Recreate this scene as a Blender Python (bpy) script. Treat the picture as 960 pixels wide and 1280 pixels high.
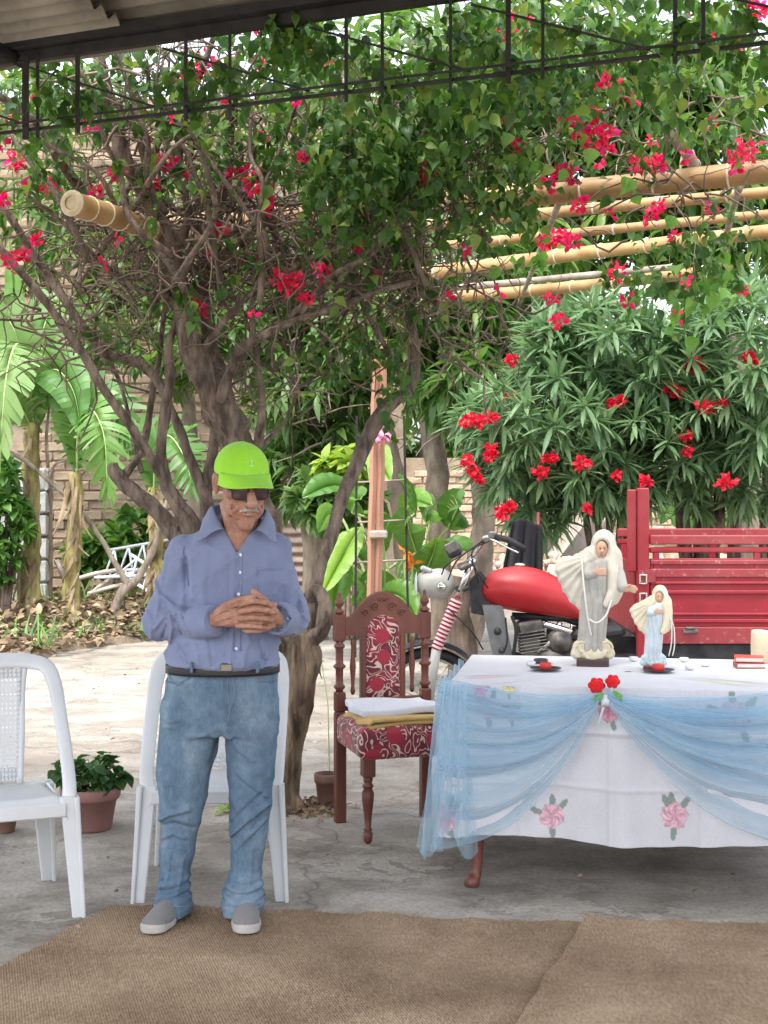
import bpy, math, random
import numpy as np
from mathutils import Vector, Matrix, Euler, noise

for _o in list(bpy.data.objects):
    bpy.data.objects.remove(_o)
scene = bpy.context.scene
COL = scene.collection
R = random.Random(11)
NR = np.random.RandomState(5)
rad = math.radians

# ------------------------------------------------------------------ camera
FPX, CX, HY, EYE = 1800.0, 480.0, 600.0, 1.55        # focal length and horizon measured on the 960x1280 photograph
cd = bpy.data.cameras.new('camera')
cam = bpy.data.objects.new('camera', cd)
COL.objects.link(cam)
cd.sensor_fit = 'VERTICAL'
cd.sensor_height = 36.0
cd.lens = 36.0 * FPX / 1280.0
cd.shift_y = (HY - 640.0) / 1280.0
cd.clip_end = 2000
cam.location = (0, 0, EYE)
cam.rotation_euler = (rad(90), 0, 0)
scene.camera = cam

# ------------------------------------------------------------------ sky, sun, exposure
SUN_EL, SUN_AZ = 66.0, 205.0      # azimuth: compass degrees clockwise from +Y, where the light comes from
world = bpy.data.worlds.new('World')
scene.world = world
world.use_nodes = True
_n, _l = world.node_tree.nodes, world.node_tree.links
_n.clear()
_sky = _n.new('ShaderNodeTexSky')
_sky.sky_type = 'NISHITA'
_sky.sun_disc = False
_sky.sun_elevation = rad(SUN_EL)
_sky.sun_rotation = rad(SUN_AZ)
_sky.air_density = 1.0
_sky.dust_density = 3.5
_sky.ozone_density = 1.0
_hsv = _n.new('ShaderNodeHueSaturation')
_hsv.inputs['Saturation'].default_value = 0.42
_hsv.inputs['Value'].default_value = 1.0
_bg = _n.new('ShaderNodeBackground')
_bg.inputs['Strength'].default_value = 0.15
_wo = _n.new('ShaderNodeOutputWorld')
_l.new(_sky.outputs[0], _hsv.inputs['Color'])
_l.new(_hsv.outputs[0], _bg.inputs['Color'])
_l.new(_bg.outputs[0], _wo.inputs['Surface'])
sd = bpy.data.lights.new('sun', 'SUN')
sd.energy = 0.6
sd.angle = rad(11.0)
sd.color = (1.0, 0.95, 0.87)
sun = bpy.data.objects.new('sun', sd)
COL.objects.link(sun)
sun.location = (-3, -6, 12)
_dir = Vector((math.sin(rad(SUN_AZ)) * math.cos(rad(SUN_EL)), math.cos(rad(SUN_AZ)) * math.cos(rad(SUN_EL)), math.sin(rad(SUN_EL))))
sun.rotation_euler = _dir.to_track_quat('Z', 'Y').to_euler()
vs = scene.view_settings
vs.view_transform = 'Standard'
vs.look = 'None'
vs.gamma = 1.0
vs.use_curve_mapping = False
vs.exposure = 2.06
scene.cycles.max_bounces = 10
scene.cycles.diffuse_bounces = 5
scene.cycles.transparent_max_bounces = 16
scene.cycles.transmission_bounces = 6
scene.cycles.use_denoising = True
scene.cycles.sample_clamp_indirect = 8.0

# ------------------------------------------------------------------ helpers
def at(px, py, d):
    """photo pixel + distance in metres in front of the lens -> point of the place"""
    return Vector(((px - CX) / FPX * d, d, EYE - (py - HY) / FPX * d))

def gd(py, z=0.0):
    """distance at which a point of height z shows at photo row py"""
    return (EYE - z) * FPX / (py - HY)

def on(px, py, z=0.0):
    return at(px, py, gd(py, z))

WL = {}
def wl(o):
    return WL.get(o.name, Vector((0, 0, 0))) if o is not None else Vector((0, 0, 0))

def tag(o, label=None, cat=None, group=None, kind=None):
    if label: o['label'] = label
    if cat: o['category'] = cat
    if group: o['group'] = group
    if kind: o['kind'] = kind
    return o

def thing(name, loc, label, cat, group=None, kind=None):
    o = bpy.data.objects.new(name, None)
    o.empty_display_size = 0.1
    COL.objects.link(o)
    o.location = loc
    WL[o.name] = Vector(loc)
    return tag(o, label, cat, group, kind)

def link(name, me, parent=None, loc=None):
    """mesh in world coordinates -> object whose origin is at loc (or its parent's origin)"""
    o = bpy.data.objects.new(name, me)
    COL.objects.link(o)
    if parent is not None:
        o.parent = parent
        base = wl(parent)
        WL[o.name] = base.copy()
        if base.length > 0:
            me.transform(Matrix.Translation(-base))
    elif loc is not None:
        loc = Vector(loc)
        me.transform(Matrix.Translation(-loc))
        o.location = loc
        WL[o.name] = loc
    return o

def np_mesh(name, V, F, smooth=True):
    """V (n,3) array, F list of index tuples or (m,k) array"""
    me = bpy.data.meshes.new(name)
    V = np.asarray(V, dtype=np.float32)
    if isinstance(F, np.ndarray):
        k = F.shape[1]
        tot = np.full(len(F), k, dtype=np.int32)
        flat = F.astype(np.int32).ravel()
    else:
        tot = np.array([len(f) for f in F], dtype=np.int32)
        flat = np.fromiter((i for f in F for i in f), dtype=np.int32)
    start = np.concatenate([[0], np.cumsum(tot)[:-1]]).astype(np.int32)
    me.vertices.add(len(V))
    me.vertices.foreach_set('co', V.ravel())
    me.loops.add(len(flat))
    me.loops.foreach_set('vertex_index', flat)
    me.polygons.add(len(tot))
    me.polygons.foreach_set('loop_start', start)
    me.polygons.foreach_set('loop_total', tot)
    if smooth:
        me.polygons.foreach_set('use_smooth', np.ones(len(tot), dtype=bool))
    me.update(calc_edges=True)
    me.validate()
    return me

class MB:
    """collects shapes, builds ONE mesh"""
    def __init__(s):
        s.v, s.f, s.m, s.sm = [], [], [], []
    def add(s, vs_, fs_, mi=0, smooth=True):
        b = len(s.v)
        s.v.extend([tuple(p) for p in vs_])
        for f in fs_:
            s.f.append(tuple(i + b for i in f))
            s.m.append(mi)
            s.sm.append(smooth)
        return s
    def box(s, c, size, rot=None, mi=0, bevel=0.0, taper=(1, 1)):
        c = Vector(c); hx, hy, hz = size[0] / 2, size[1] / 2, size[2] / 2
        M = rot if rot is not None else Matrix.Identity(3)
        if bevel <= 0:
            P = []
            for z in (-hz, hz):
                tx, ty = (1, 1) if z < 0 else taper
                P += [(-hx * tx, -hy * ty, z), (hx * tx, -hy * ty, z), (hx * tx, hy * ty, z), (-hx * tx, hy * ty, z)]
            F = [(3, 2, 1, 0), (4, 5, 6, 7), (0, 1, 5, 4), (1, 2, 6, 5), (2, 3, 7, 6), (3, 0, 4, 7)]
            return s.add([c + M @ Vector(p) for p in P], F, mi, False)
        b = min(bevel, hx * .95, hy * .95, hz * .95)
        rings = []
        for z, ins in ((-hz, b), (-hz + b, 0), (hz - b, 0), (hz, b)):
            tx, ty = (1, 1) if z < 0 else taper
            x, y = (hx - ins) * tx, (hy - ins) * ty
            q = max(b - ins, 0) if ins == 0 else 0
            if ins == 0:
                rings.append([(-x + b, -y, z), (x - b, -y, z), (x, -y + b, z), (x, y - b, z), (x - b, y, z), (-x + b, y, z), (-x, y - b, z), (-x, -y + b, z)])
            else:
                rings.append([(-x, -y, z), (x, -y, z), (x, -y, z), (x, y, z), (x, y, z), (-x, y, z), (-x, y, z), (-x, -y, z)])
        P = [p for r in rings for p in r]
        F = [tuple(range(7, -1, -1)), tuple(range(24, 32))]
        for k in range(3):
            for i in range(8):
                j = (i + 1) % 8
                F.append((k * 8 + i, k * 8 + j, k * 8 + 8 + j, k * 8 + 8 + i))
        return s.add([c + M @ Vector(p) for p in P], F, mi, False)
    def tube(s, pts, rad_, n=8, mi=0, cap=True, smooth=True, wob=0.0, squash=None):
        pts = [Vector(p) for p in pts]
        k = len(pts)
        if not hasattr(rad_, '__len__'): rad_ = [rad_] * k
        t0 = (pts[1] - pts[0]).normalized()
        up = Vector((0, 0, 1)) if abs(t0.z) < .9 else Vector((0, 1, 0))
        nrm = t0.cross(up).normalized()
        P = []
        for i in range(k):
            t = (pts[min(i + 1, k - 1)] - pts[max(i - 1, 0)])
            if t.length < 1e-9: t = t0.copy()
            t.normalize()
            nrm = (nrm - t * nrm.dot(t))
            if nrm.length < 1e-6: nrm = t.orthogonal()
            nrm.normalize()
            bi = t.cross(nrm)
            for a in range(n):
                an = 2 * math.pi * a / n
                r = rad_[i]
                if wob:
                    r *= 1 + wob * noise.noise(Vector((pts[i].x * 9 + math.cos(an) * 1.3, pts[i].y * 9 + math.sin(an) * 1.3, pts[i].z * 9)))
                    if n >= 10: r *= 1 + .55 * wob * noise.noise(Vector((pts[i].x * 14 + math.cos(an) * 3.1, pts[i].y * 14 + math.sin(an) * 3.1, pts[i].z * 14 + 7)))
                ca, sa = math.cos(an), math.sin(an)
                if squash: sa *= squash
                P.append(pts[i] + nrm * (r * ca) + bi * (r * sa))
        F = []
        for i in range(k - 1):
            for a in range(n):
                b = (a + 1) % n
                F.append((i * n + a, i * n + b, (i + 1) * n + b, (i + 1) * n + a))
        if cap:
            F.append(tuple(range(n - 1, -1, -1)))
            F.append(tuple(range((k - 1) * n, k * n)))
        return s.add(P, F, mi, smooth)
    def lathe(s, prof, n=16, c=(0, 0, 0), rot=None, mi=0, smooth=True, cap=True, sy=1.0):
        c = Vector(c); M = rot if rot is not None else Matrix.Identity(3)
        P = []
        for r, z in prof:
            for a in range(n):
                an = 2 * math.pi * a / n
                P.append(c + M @ Vector((r * math.cos(an), sy * r * math.sin(an), z)))
        k = len(prof); F = []
        for i in range(k - 1):
            for a in range(n):
                b = (a + 1) % n
                F.append((i * n + a, i * n + b, (i + 1) * n + b, (i + 1) * n + a))
        if cap:
            F.append(tuple(range(n - 1, -1, -1)))
            F.append(tuple(range((k - 1) * n, k * n)))
        return s.add(P, F, mi, smooth)
    def grid(s, fn, nu, nv, mi=0, smooth=True):
        P = [fn(i / nu, j / nv) for j in range(nv + 1) for i in range(nu + 1)]
        w = nu + 1
        F = [(j * w + i, j * w + i + 1, (j + 1) * w + i + 1, (j + 1) * w + i) for j in range(nv) for i in range(nu)]
        return s.add(P, F, mi, smooth)
    def prism(s, poly, ax0, ax1, axn, c, th, mi=0, smooth=False):
        """extruded outline: poly in (ax0,ax1) plane, thickness th along axn (centred)"""
        c, a, b, nn = Vector(c), Vector(ax0), Vector(ax1), Vector(axn)
        k = len(poly)
        P = [c + a * x + b * y - nn * (th / 2) for x, y in poly] + [c + a * x + b * y + nn * (th / 2) for x, y in poly]
        F = [tuple(range(k - 1, -1, -1)), tuple(range(k, 2 * k))] + [(i, (i + 1) % k, k + (i + 1) % k, k + i) for i in range(k)]
        return s.add(P, F, mi, smooth)
    def weld(s, eps=1e-4):
        idx, V, mp_ = {}, [], []
        for p in s.v:
            k = (round(p[0] / eps), round(p[1] / eps), round(p[2] / eps))
            if k not in idx: idx[k] = len(V); V.append(p)
            mp_.append(idx[k])
        keep = []
        for i, f in enumerate(s.f):
            g_ = []
            for a in f:
                if mp_[a] not in g_: g_.append(mp_[a])
            if len(g_) > 2: keep.append((tuple(g_), s.m[i], s.sm[i]))
        s.v = V; s.f = [k[0] for k in keep]; s.m = [k[1] for k in keep]; s.sm = [k[2] for k in keep]
        return s
    def build(s, name, mats, parent=None, loc=None):
        me = bpy.data.meshes.new(name)
        me.from_pydata(s.v, [], s.f)
        if not isinstance(mats, (list, tuple)): mats = [mats]
        for m in mats: me.materials.append(m)
        me.polygons.foreach_set('material_index', s.m)
        me.polygons.foreach_set('use_smooth', s.sm)
        me.update()
        return link(name, me, parent, loc)

def crom(pts, per=6):
    """Catmull-Rom through tuples/vectors (any dimension, as lists)"""
    A = [np.array(p, dtype=float) for p in pts]
    A = [2 * A[0] - A[1]] + A + [2 * A[-1] - A[-2]]
    out = []
    for i in range(1, len(A) - 2):
        for k in range(per):
            t = k / per
            p0, p1, p2, p3 = A[i - 1], A[i], A[i + 1], A[i + 2]
            out.append(.5 * ((2 * p1) + (-p0 + p2) * t + (2 * p0 - 5 * p1 + 4 * p2 - p3) * t * t + (-p0 + 3 * p1 - 3 * p2 + p3) * t ** 3))
    out.append(A[-2])
    return out

def rotz(a): return Matrix.Rotation(a, 3, 'Z')
def rotx(a): return Matrix.Rotation(a, 3, 'X')
def roty(a): return Matrix.Rotation(a, 3, 'Y')

def copy_tree(o, parent=None):
    c = o.copy()
    COL.objects.link(c)
    c.parent = parent
    for ch in [x for x in bpy.data.objects if x.parent == o]:
        copy_tree(ch, c)
    return c

# -------- signed-distance shapes meshed with surface nets (bodies, statues, tank)
class Sdf:
    def __init__(s, lo, hi, h):
        s.lo = np.array(lo, float); s.h = h
        n = np.ceil((np.array(hi, float) - s.lo) / h).astype(int) + 1
        ax = [s.lo[i] + h * np.arange(n[i]) for i in range(3)]
        s.X, s.Y, s.Z = np.meshgrid(*ax, indexing='ij')
        s.X = s.X.astype(np.float32); s.Y = s.Y.astype(np.float32); s.Z = s.Z.astype(np.float32)
        s.F = np.full(s.X.shape, 1e3, np.float32)
    def _cap(s, a, b, r1, r2):
        a = np.array(a, np.float32); b = np.array(b, np.float32); d = b - a
        q = float(d @ d) + 1e-12
        t = np.clip(((s.X - a[0]) * d[0] + (s.Y - a[1]) * d[1] + (s.Z - a[2]) * d[2]) / q, 0, 1)
        return np.sqrt((s.X - a[0] - d[0] * t) ** 2 + (s.Y - a[1] - d[1] * t) ** 2 + (s.Z - a[2] - d[2] * t) ** 2) - (r1 + (r2 - r1) * t)
    def _ell(s, c, r, M=None):
        x, y, z = s.X - c[0], s.Y - c[1], s.Z - c[2]
        if M is not None:
            M = np.array(M, np.float32)          # columns = local axes; local = M^T p
            x, y, z = (M[0, 0] * x + M[1, 0] * y + M[2, 0] * z, M[0, 1] * x + M[1, 1] * y + M[2, 1] * z, M[0, 2] * x + M[1, 2] * y + M[2, 2] * z)
        k0 = np.sqrt((x / r[0]) ** 2 + (y / r[1]) ** 2 + (z / r[2]) ** 2)
        k1 = np.sqrt((x / r[0] ** 2) ** 2 + (y / r[1] ** 2) ** 2 + (z / r[2] ** 2) ** 2) + 1e-9
        return k0 * (k0 - 1) / k1
    def _stack(s, secs, n=2.0):
        """secs: (z, cx, cy, rx, ry) rising in z; elliptic tower"""
        a = np.array(sorted(secs), float)
        z = s.Z
        cx, cy, rx, ry = [np.interp(z, a[:, 0], a[:, i]).astype(np.float32) for i in range(1, 5)]
        k = (np.abs((s.X - cx) / rx) ** n + np.abs((s.Y - cy) / ry) ** n) ** (1 / n)
        d = (k - 1) * np.minimum(rx, ry)
        return np.maximum(d, np.maximum(a[0, 0] - z, z - a[-1, 0]))
    def union(s, d, k=0.0):
        if k <= 0: s.F = np.minimum(s.F, d)
        else:
            h = np.maximum(k - np.abs(s.F - d), 0) / k
            s.F = np.minimum(s.F, d) - h * h * k * .25
        return s
    def cut(s, d, k=0.0):
        d = -d
        if k <= 0: s.F = np.maximum(s.F, d)
        else:
            h = np.maximum(k - np.abs(s.F - d), 0) / k
            s.F = np.maximum(s.F, d) + h * h * k * .25
        return s
    def cap(s, a, b, r1, r2=None, k=0.0): return s.union(s._cap(a, b, r1, r1 if r2 is None else r2), k)
    def ell(s, c, r, k=0.0, M=None): return s.union(s._ell(c, r, M), k)
    def chain(s, pts, rs, k=0.0):
        d = None
        for i in range(len(pts) - 1):
            e = s._cap(pts[i], pts[i + 1], rs[i], rs[i + 1])
            d = e if d is None else np.minimum(d, e)
        return s.union(d, k)
    def mesh(s):
        F, h = s.F, s.h
        S = F < 0
        n = np.array(F.shape)
        c = [S[i:n[0] - 1 + i, j:n[1] - 1 + j, k:n[2] - 1 + k] for i in (0, 1) for j in (0, 1) for k in (0, 1)]
        cnt = sum(x.astype(np.int8) for x in c)
        act = (cnt > 0) & (cnt < 8)
        idx = np.full(act.shape, -1, np.int64)
        ci = np.argwhere(act)
        idx[act] = np.arange(len(ci))
        acc = np.zeros((len(ci), 3)); num = np.zeros(len(ci))
        offs = [(i, j, k) for i in (0, 1) for j in (0, 1) for k in (0, 1)]
        for o in offs:
            for ax in range(3):
                if o[ax]: continue
                o2 = list(o); o2[ax] = 1
                f0 = F[ci[:, 0] + o[0], ci[:, 1] + o[1], ci[:, 2] + o[2]]
                f1 = F[ci[:, 0] + o2[0], ci[:, 1] + o2[1], ci[:, 2] + o2[2]]
                m = (f0 < 0) != (f1 < 0)
                t = np.where(m, f0 / np.where(m, f0 - f1, 1), 0)
                p = np.tile(np.array(o, float), (len(ci), 1)); p[:, ax] += t
                acc[m] += p[m]; num[m] += 1
        V = s.lo + h * (ci + acc / num[:, None])
        quads = []
        for ax in range(3):
            a1, a2 = (ax + 1) % 3, (ax + 2) % 3
            sl0 = [slice(None)] * 3; sl1 = [slice(None)] * 3
            sl0[ax] = slice(0, -1); sl1[ax] = slice(1, None)
            s0, s1 = S[tuple(sl0)], S[tuple(sl1)]
            e = np.argwhere(s0 != s1)
            ok = (e[:, a1] > 0) & (e[:, a2] > 0) & (e[:, a1] < n[a1] - 1) & (e[:, a2] < n[a2] - 1)
            e = e[ok]
            ins = s0[e[:, 0], e[:, 1], e[:, 2]]
            q = []
            for d1, d2 in ((1, 1), (0, 1), (0, 0), (1, 0)):
                g = e.copy(); g[:, a1] -= d1; g[:, a2] -= d2
                q.append(idx[g[:, 0], g[:, 1], g[:, 2]])
            q = np.stack(q, 1)
            q[~ins] = q[~ins][:, ::-1]
            quads.append(q)
        return V, np.concatenate(quads)
    def build(s, name, mats, parent=None, loc=None, fn=None, relax=1):
        V, Q = s.mesh()
        if relax:
            for _ in range(relax):
                A = np.zeros_like(V); N = np.zeros(len(V))
                for i in range(4):
                    j = (i + 1) % 4
                    np.add.at(A, Q[:, i], V[Q[:, j]]); np.add.at(N, Q[:, i], 1)
                    np.add.at(A, Q[:, j], V[Q[:, i]]); np.add.at(N, Q[:, j], 1)
                V = V * .5 + .5 * A / np.maximum(N, 1)[:, None]
        me = np_mesh(name, V, Q)
        if fn is not None: fn(me, V)
        if not isinstance(mats, (list, tuple)): mats = [mats]
        for m in mats: me.materials.append(m)
        return link(name, me, parent, loc)

# -------- leaves and scattering
def leaf_tpl(prof, L=1.0, W=1.0, fold=0.15, droop=0.2, curl=0.0):
    """prof: half widths along the leaf; leaf runs along +Y, faces +Z. Returns verts, quads"""
    k = len(prof); V = []
    for i, w in enumerate(prof):
        t = i / (k - 1)
        y = t * L
        z = -droop * L * t * t + curl * L * math.sin(t * 3.1)
        V += [(-w * W, y, z + fold * w * W), (0, y, z), (w * W, y, z + fold * w * W)]
    F = []
    for i in range(k - 1):
        b = i * 3
        F += [(b, b + 1, b + 4, b + 3), (b + 1, b + 2, b + 5, b + 4)]
    return np.array(V), np.array(F)

def frames(axis, up=None, roll=None):
    """rotation matrices (n,3,3): y = axis, z close to up"""
    y = axis / (np.linalg.norm(axis, axis=1, keepdims=True) + 1e-9)
    u = np.tile([0, 0, 1.0], (len(y), 1)) if up is None else up
    x = np.cross(y, u)
    bad = np.linalg.norm(x, axis=1) < 1e-3
    x[bad] = [1, 0, 0]
    x /= np.linalg.norm(x, axis=1, keepdims=True)
    z = np.cross(x, y)
    if roll is not None:
        c, sn = np.cos(roll)[:, None], np.sin(roll)[:, None]
        x, z = x * c + z * sn, z * c - x * sn
    return np.stack([x, y, z], 2)

def scatter(tpl, P, M, S):
    tv, tf = tpl
    n, k = len(P), len(tv)
    V = np.einsum('nij,kj->nki', M, tv) * S[:, None, None] + P[:, None, :]
    F = (tf[None] + (np.arange(n) * k)[:, None, None]).reshape(-1, tf.shape[1])
    return V.reshape(-1, 3), F

def scatter_obj(name, tpl, P, M, S, mat, parent=None, loc=None, stuff=True):
    V, F = scatter(tpl, P, M, S)
    me = np_mesh(name, V, F)
    me.materials.append(mat)
    o = link(name, me, parent, loc)
    if stuff: o['kind'] = 'stuff'
    return o

def leaf_objs(name, tpl, P, M, S, mat, parent):
    """single leaves as parts that share one mesh"""
    me = np_mesh(name, tpl[0], tpl[1])
    me.materials.append(mat)
    base = wl(parent)
    for i in range(len(P)):
        o = bpy.data.objects.new(name, me)
        COL.objects.link(o)
        o.parent = parent
        m = Matrix([list(r) for r in (M[i] * S[i])]).to_4x4()
        m.translation = Vector(P[i]) - base
        o.matrix_local = m

def rand_in(c, r, n, shell=0.0):
    """n points in an ellipsoid, pushed outwards by shell"""
    d = NR.normal(size=(n, 3)); d /= np.linalg.norm(d, axis=1, keepdims=True)
    t = NR.uniform(size=(n, 1)) ** (1 / 3.0)
    t = t * (1 - shell) + shell * (0.75 + .25 * t)
    return np.array(c) + d * t * np.array(r), d

def blob(px, py, d, rx, ry, rd):
    c = at(px, py, d)
    return (tuple(c), (rx / FPX * d, rd, ry / FPX * d))
# ------------------------------------------------------------------ materials
def nt(name):
    m = bpy.data.materials.new(name)
    m.use_nodes = True
    t = m.node_tree
    b = t.nodes['Principled BSDF']
    return m, t.nodes, t.links, b

def ramp(N, stops):
    r = N.new('ShaderNodeValToRGB')
    e = r.color_ramp.elements
    e[0].position, e[0].color = stops[0][0], (*stops[0][1], 1)
    e[1].position, e[1].color = stops[1][0], (*stops[1][1], 1)
    for p, c in stops[2:]:
        x = e.new(p); x.color = (*c, 1)
    return r

def coords(N, L, scale=(1, 1, 1), kind='Object', rot=(0, 0, 0)):
    tc = N.new('ShaderNodeTexCoord'); mp = N.new('ShaderNodeMapping')
    mp.inputs['Scale'].default_value = scale
    mp.inputs['Rotation'].default_value = rot
    L.new(tc.outputs[kind], mp.inputs['Vector'])
    return mp.outputs[0]

def noise_n(N, L, vec, scale, detail=5, rough=.55, dist=0.0):
    n = N.new('ShaderNodeTexNoise')
    n.inputs['Scale'].default_value = scale
    n.inputs['Detail'].default_value = detail
    n.inputs['Roughness'].default_value = rough
    n.inputs['Distortion'].default_value = dist
    L.new(vec, n.inputs['Vector'])
    return n.outputs['Fac']

def bump_n(N, L, b, h, strength, dist=0.01, prev=None):
    bp = N.new('ShaderNodeBump')
    bp.inputs['Strength'].default_value = strength
    bp.inputs['Distance'].default_value = dist
    L.new(h, bp.inputs['Height'])
    if prev is not None: L.new(prev, bp.inputs['Normal'])
    L.new(bp.outputs[0], b.inputs['Normal'])
    return bp.outputs[0]

def mixc(N, L, fac, a, b, mode='MIX'):
    m = N.new('ShaderNodeMix'); m.data_type = 'RGBA'; m.blend_type = mode
    for k, v in ((0, fac), (6, a), (7, b)):
        if isinstance(v, (int, float)): m.inputs[k].default_value = v
        elif isinstance(v, (tuple, list)): m.inputs[k].default_value = (*v, 1)
        else: L.new(v, m.inputs[k])
    return m.outputs[2]

def mathn(N, L, op, a, b=None, clamp=False):
    m = N.new('ShaderNodeMath'); m.operation = op; m.use_clamp = clamp
    for k, v in ((0, a), (1, b)):
        if v is None: continue
        if isinstance(v, (int, float)): m.inputs[k].default_value = v
        else: L.new(v, m.inputs[k])
    return m.outputs[0]

def rough_mat(name, c1, c2, scale=6, rough=.8, bscale=None, bump=.3, bdist=.01, stretch=(1, 1, 1), detail=6, metal=0.0, spec=.3, lo=.35, hi=.65, rand=0.0, dirt=None):
    """two-tone noise material with noise relief"""
    m, N, L, b = nt(name)
    v = coords(N, L, stretch)
    f = noise_n(N, L, v, scale, detail)
    r = ramp(N, [(lo, c1), (hi, c2)])
    L.new(f, r.inputs[0])
    col = r.outputs[0]
    if dirt:
        f2 = noise_n(N, L, v, scale * .31, 8, .65)
        r2 = ramp(N, [(.5, (0, 0, 0)), (.68, (1, 1, 1))]); L.new(f2, r2.inputs[0])
        col = mixc(N, L, r2.outputs[0], col, dirt)
    if rand:
        oi = N.new('ShaderNodeObjectInfo')
        gm = N.new('ShaderNodeNewGeometry')
        s_ = mathn(N, L, 'FRACT', mathn(N, L, 'ADD', oi.outputs['Random'], gm.outputs['Random Per Island']))
        k = mathn(N, L, 'ADD', mathn(N, L, 'MULTIPLY', s_, 2 * rand), 1 - rand)
        cb = N.new('ShaderNodeCombineColor')
        for i in range(3): L.new(k, cb.inputs[i])
        col = mixc(N, L, 1.0, col, cb.outputs[0], 'MULTIPLY')
    L.new(col, b.inputs['Base Color'])
    b.inputs['Roughness'].default_value = rough
    b.inputs['Metallic'].default_value = metal
    b.inputs['Specular IOR Level'].default_value = spec
    if bump:
        bump_n(N, L, b, noise_n(N, L, v, bscale or scale * 4, 6), bump, bdist)
    return m

def leaf_mat(name, dark, light, trans=.35, rough=.45, tint=None):
    m, N, L, b = nt(name)
    gm = N.new('ShaderNodeNewGeometry'); oi = N.new('ShaderNodeObjectInfo')
    s_ = mathn(N, L, 'FRACT', mathn(N, L, 'ADD', oi.outputs['Random'], gm.outputs['Random Per Island']))
    stops = [(0, dark), (.8, light)]
    if tint: stops.append((1.0, tint))
    r = ramp(N, stops)
    L.new(s_, r.inputs[0])
    v = coords(N, L)
    f = noise_n(N, L, v, 9, 3)
    col = mixc(N, L, mathn(N, L, 'MULTIPLY', f, .35), r.outputs[0], tuple(x * .55 for x in dark))
    L.new(col, b.inputs['Base Color'])
    b.inputs['Roughness'].default_value = rough
    b.inputs['Specular IOR Level'].default_value = .4
    tr = N.new('ShaderNodeBsdfTranslucent')
    hs = N.new('ShaderNodeHueSaturation')
    hs.inputs['Hue'].default_value = .487
    hs.inputs['Saturation'].default_value = 1.1; hs.inputs['Value'].default_value = 1.7
    L.new(col, hs.inputs['Color']); L.new(hs.outputs[0], tr.inputs['Color'])
    mx = N.new('ShaderNodeMixShader'); mx.inputs[0].default_value = trans
    L.new(b.outputs[0], mx.inputs[1]); L.new(tr.outputs[0], mx.inputs[2])
    L.new(mx.outputs[0], N['Material Output'].inputs['Surface'])
    return m

def fabric(name, c, var=.12, wscale=900, bump=.15, rough=.9, fold=0.0, attr=None, wear=None):
    m, N, L, b = nt(name)
    v = coords(N, L)
    f = noise_n(N, L, v, 7, 6)
    dark = tuple(x * (1 - var) for x in c); light = tuple(min(1, x * (1 + var)) for x in c)
    r = ramp(N, [(.3, dark), (.7, light)])
    L.new(f, r.inputs[0])
    col = r.outputs[0]
    if wear:
        f3 = noise_n(N, L, v, 4, 4)
        r3 = ramp(N, [(.45, (0, 0, 0)), (.72, (1, 1, 1))]); L.new(f3, r3.inputs[0])
        col = mixc(N, L, r3.outputs[0], col, wear)
    f2 = noise_n(N, L, v, wscale, 2)
    r2 = ramp(N, [(.3, (.82, .82, .82)), (.7, (1.12, 1.12, 1.12))]); L.new(f2, r2.inputs[0])
    col = mixc(N, L, 1.0, col, r2.outputs[0], 'MULTIPLY')
    if attr:
        a = N.new('ShaderNodeVertexColor'); a.layer_name = attr
        col = mixc(N, L, a.outputs['Alpha'], col, a.outputs['Color'])
    L.new(col, b.inputs['Base Color'])
    b.inputs['Roughness'].default_value = rough
    b.inputs['Specular IOR Level'].default_value = .15
    b.inputs['Sheen Weight'].default_value = .15
    p = bump_n(N, L, b, f2, bump, .001)
    if fold:
        bump_n(N, L, b, noise_n(N, L, coords(N, L, (1, 1, .55)), 16, 4, .5, .6), fold, .02, p)
    return m

def plain(name, c, rough=.5, metal=0.0, spec=.5, coat=0.0, var=.1, scale=20, bump=0.0):
    m, N, L, b = nt(name)
    v = coords(N, L)
    f = noise_n(N, L, v, scale, 5)
    r = ramp(N, [(.3, tuple(x * (1 - var) for x in c)), (.7, tuple(min(1, x * (1 + var)) for x in c))])
    L.new(f, r.inputs[0]); L.new(r.outputs[0], b.inputs['Base Color'])
    r2 = ramp(N, [(.3, (max(0, rough - .08),) * 3), (.7, (min(1, rough + .1),) * 3)])
    L.new(f, r2.inputs[0]); L.new(r2.outputs[0], b.inputs['Roughness'])
    b.inputs['Metallic'].default_value = metal
    b.inputs['Specular IOR Level'].default_value = spec
    b.inputs['Coat Weight'].default_value = coat
    if bump: bump_n(N, L, b, noise_n(N, L, v, scale * 6, 5), bump, .004)
    return m

MT = {}
MT['bark'] = rough_mat('bougainvillea_bark', (.07, .053, .042), (.27, .21, .165), 24, .95, 38, 1.0, .03, (1, 1, .3), detail=9)
MT['bark_trunk'] = rough_mat('fissured_bark', (.05, .035, .025), (.34, .25, .165), 16, .95, 22, 1.0, .05, (1, 1, .22))
MT['twig'] = rough_mat('twig_bark', (.09, .065, .05), (.24, .18, .14), 8, .95, 40, .4, .005, rand=.3)
MT['mango_bark'] = rough_mat('mango_bark', (.14, .11, .085), (.32, .26, .20), 9, .95, 30, .7, .02, (1, 1, .5))
MT['pale_bark'] = rough_mat('pale_dry_bark', (.2, .16, .12), (.45, .38, .3), 12, .95, 40, .5, .01, (1, 1, .4))
MT['leaf_boug'] = leaf_mat('bougainvillea_leaf', (.024, .075, .014), (.085, .19, .032), .36, .45, (.22, .30, .06))
MT['leaf_heart'] = leaf_mat('heart_leaf', (.08, .22, .04), (.19, .37, .08), .45, .5)
MT['leaf_mango'] = leaf_mat('mango_leaf', (.045, .12, .025), (.14, .26, .06), .35, .42, (.24, .36, .08))
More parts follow.
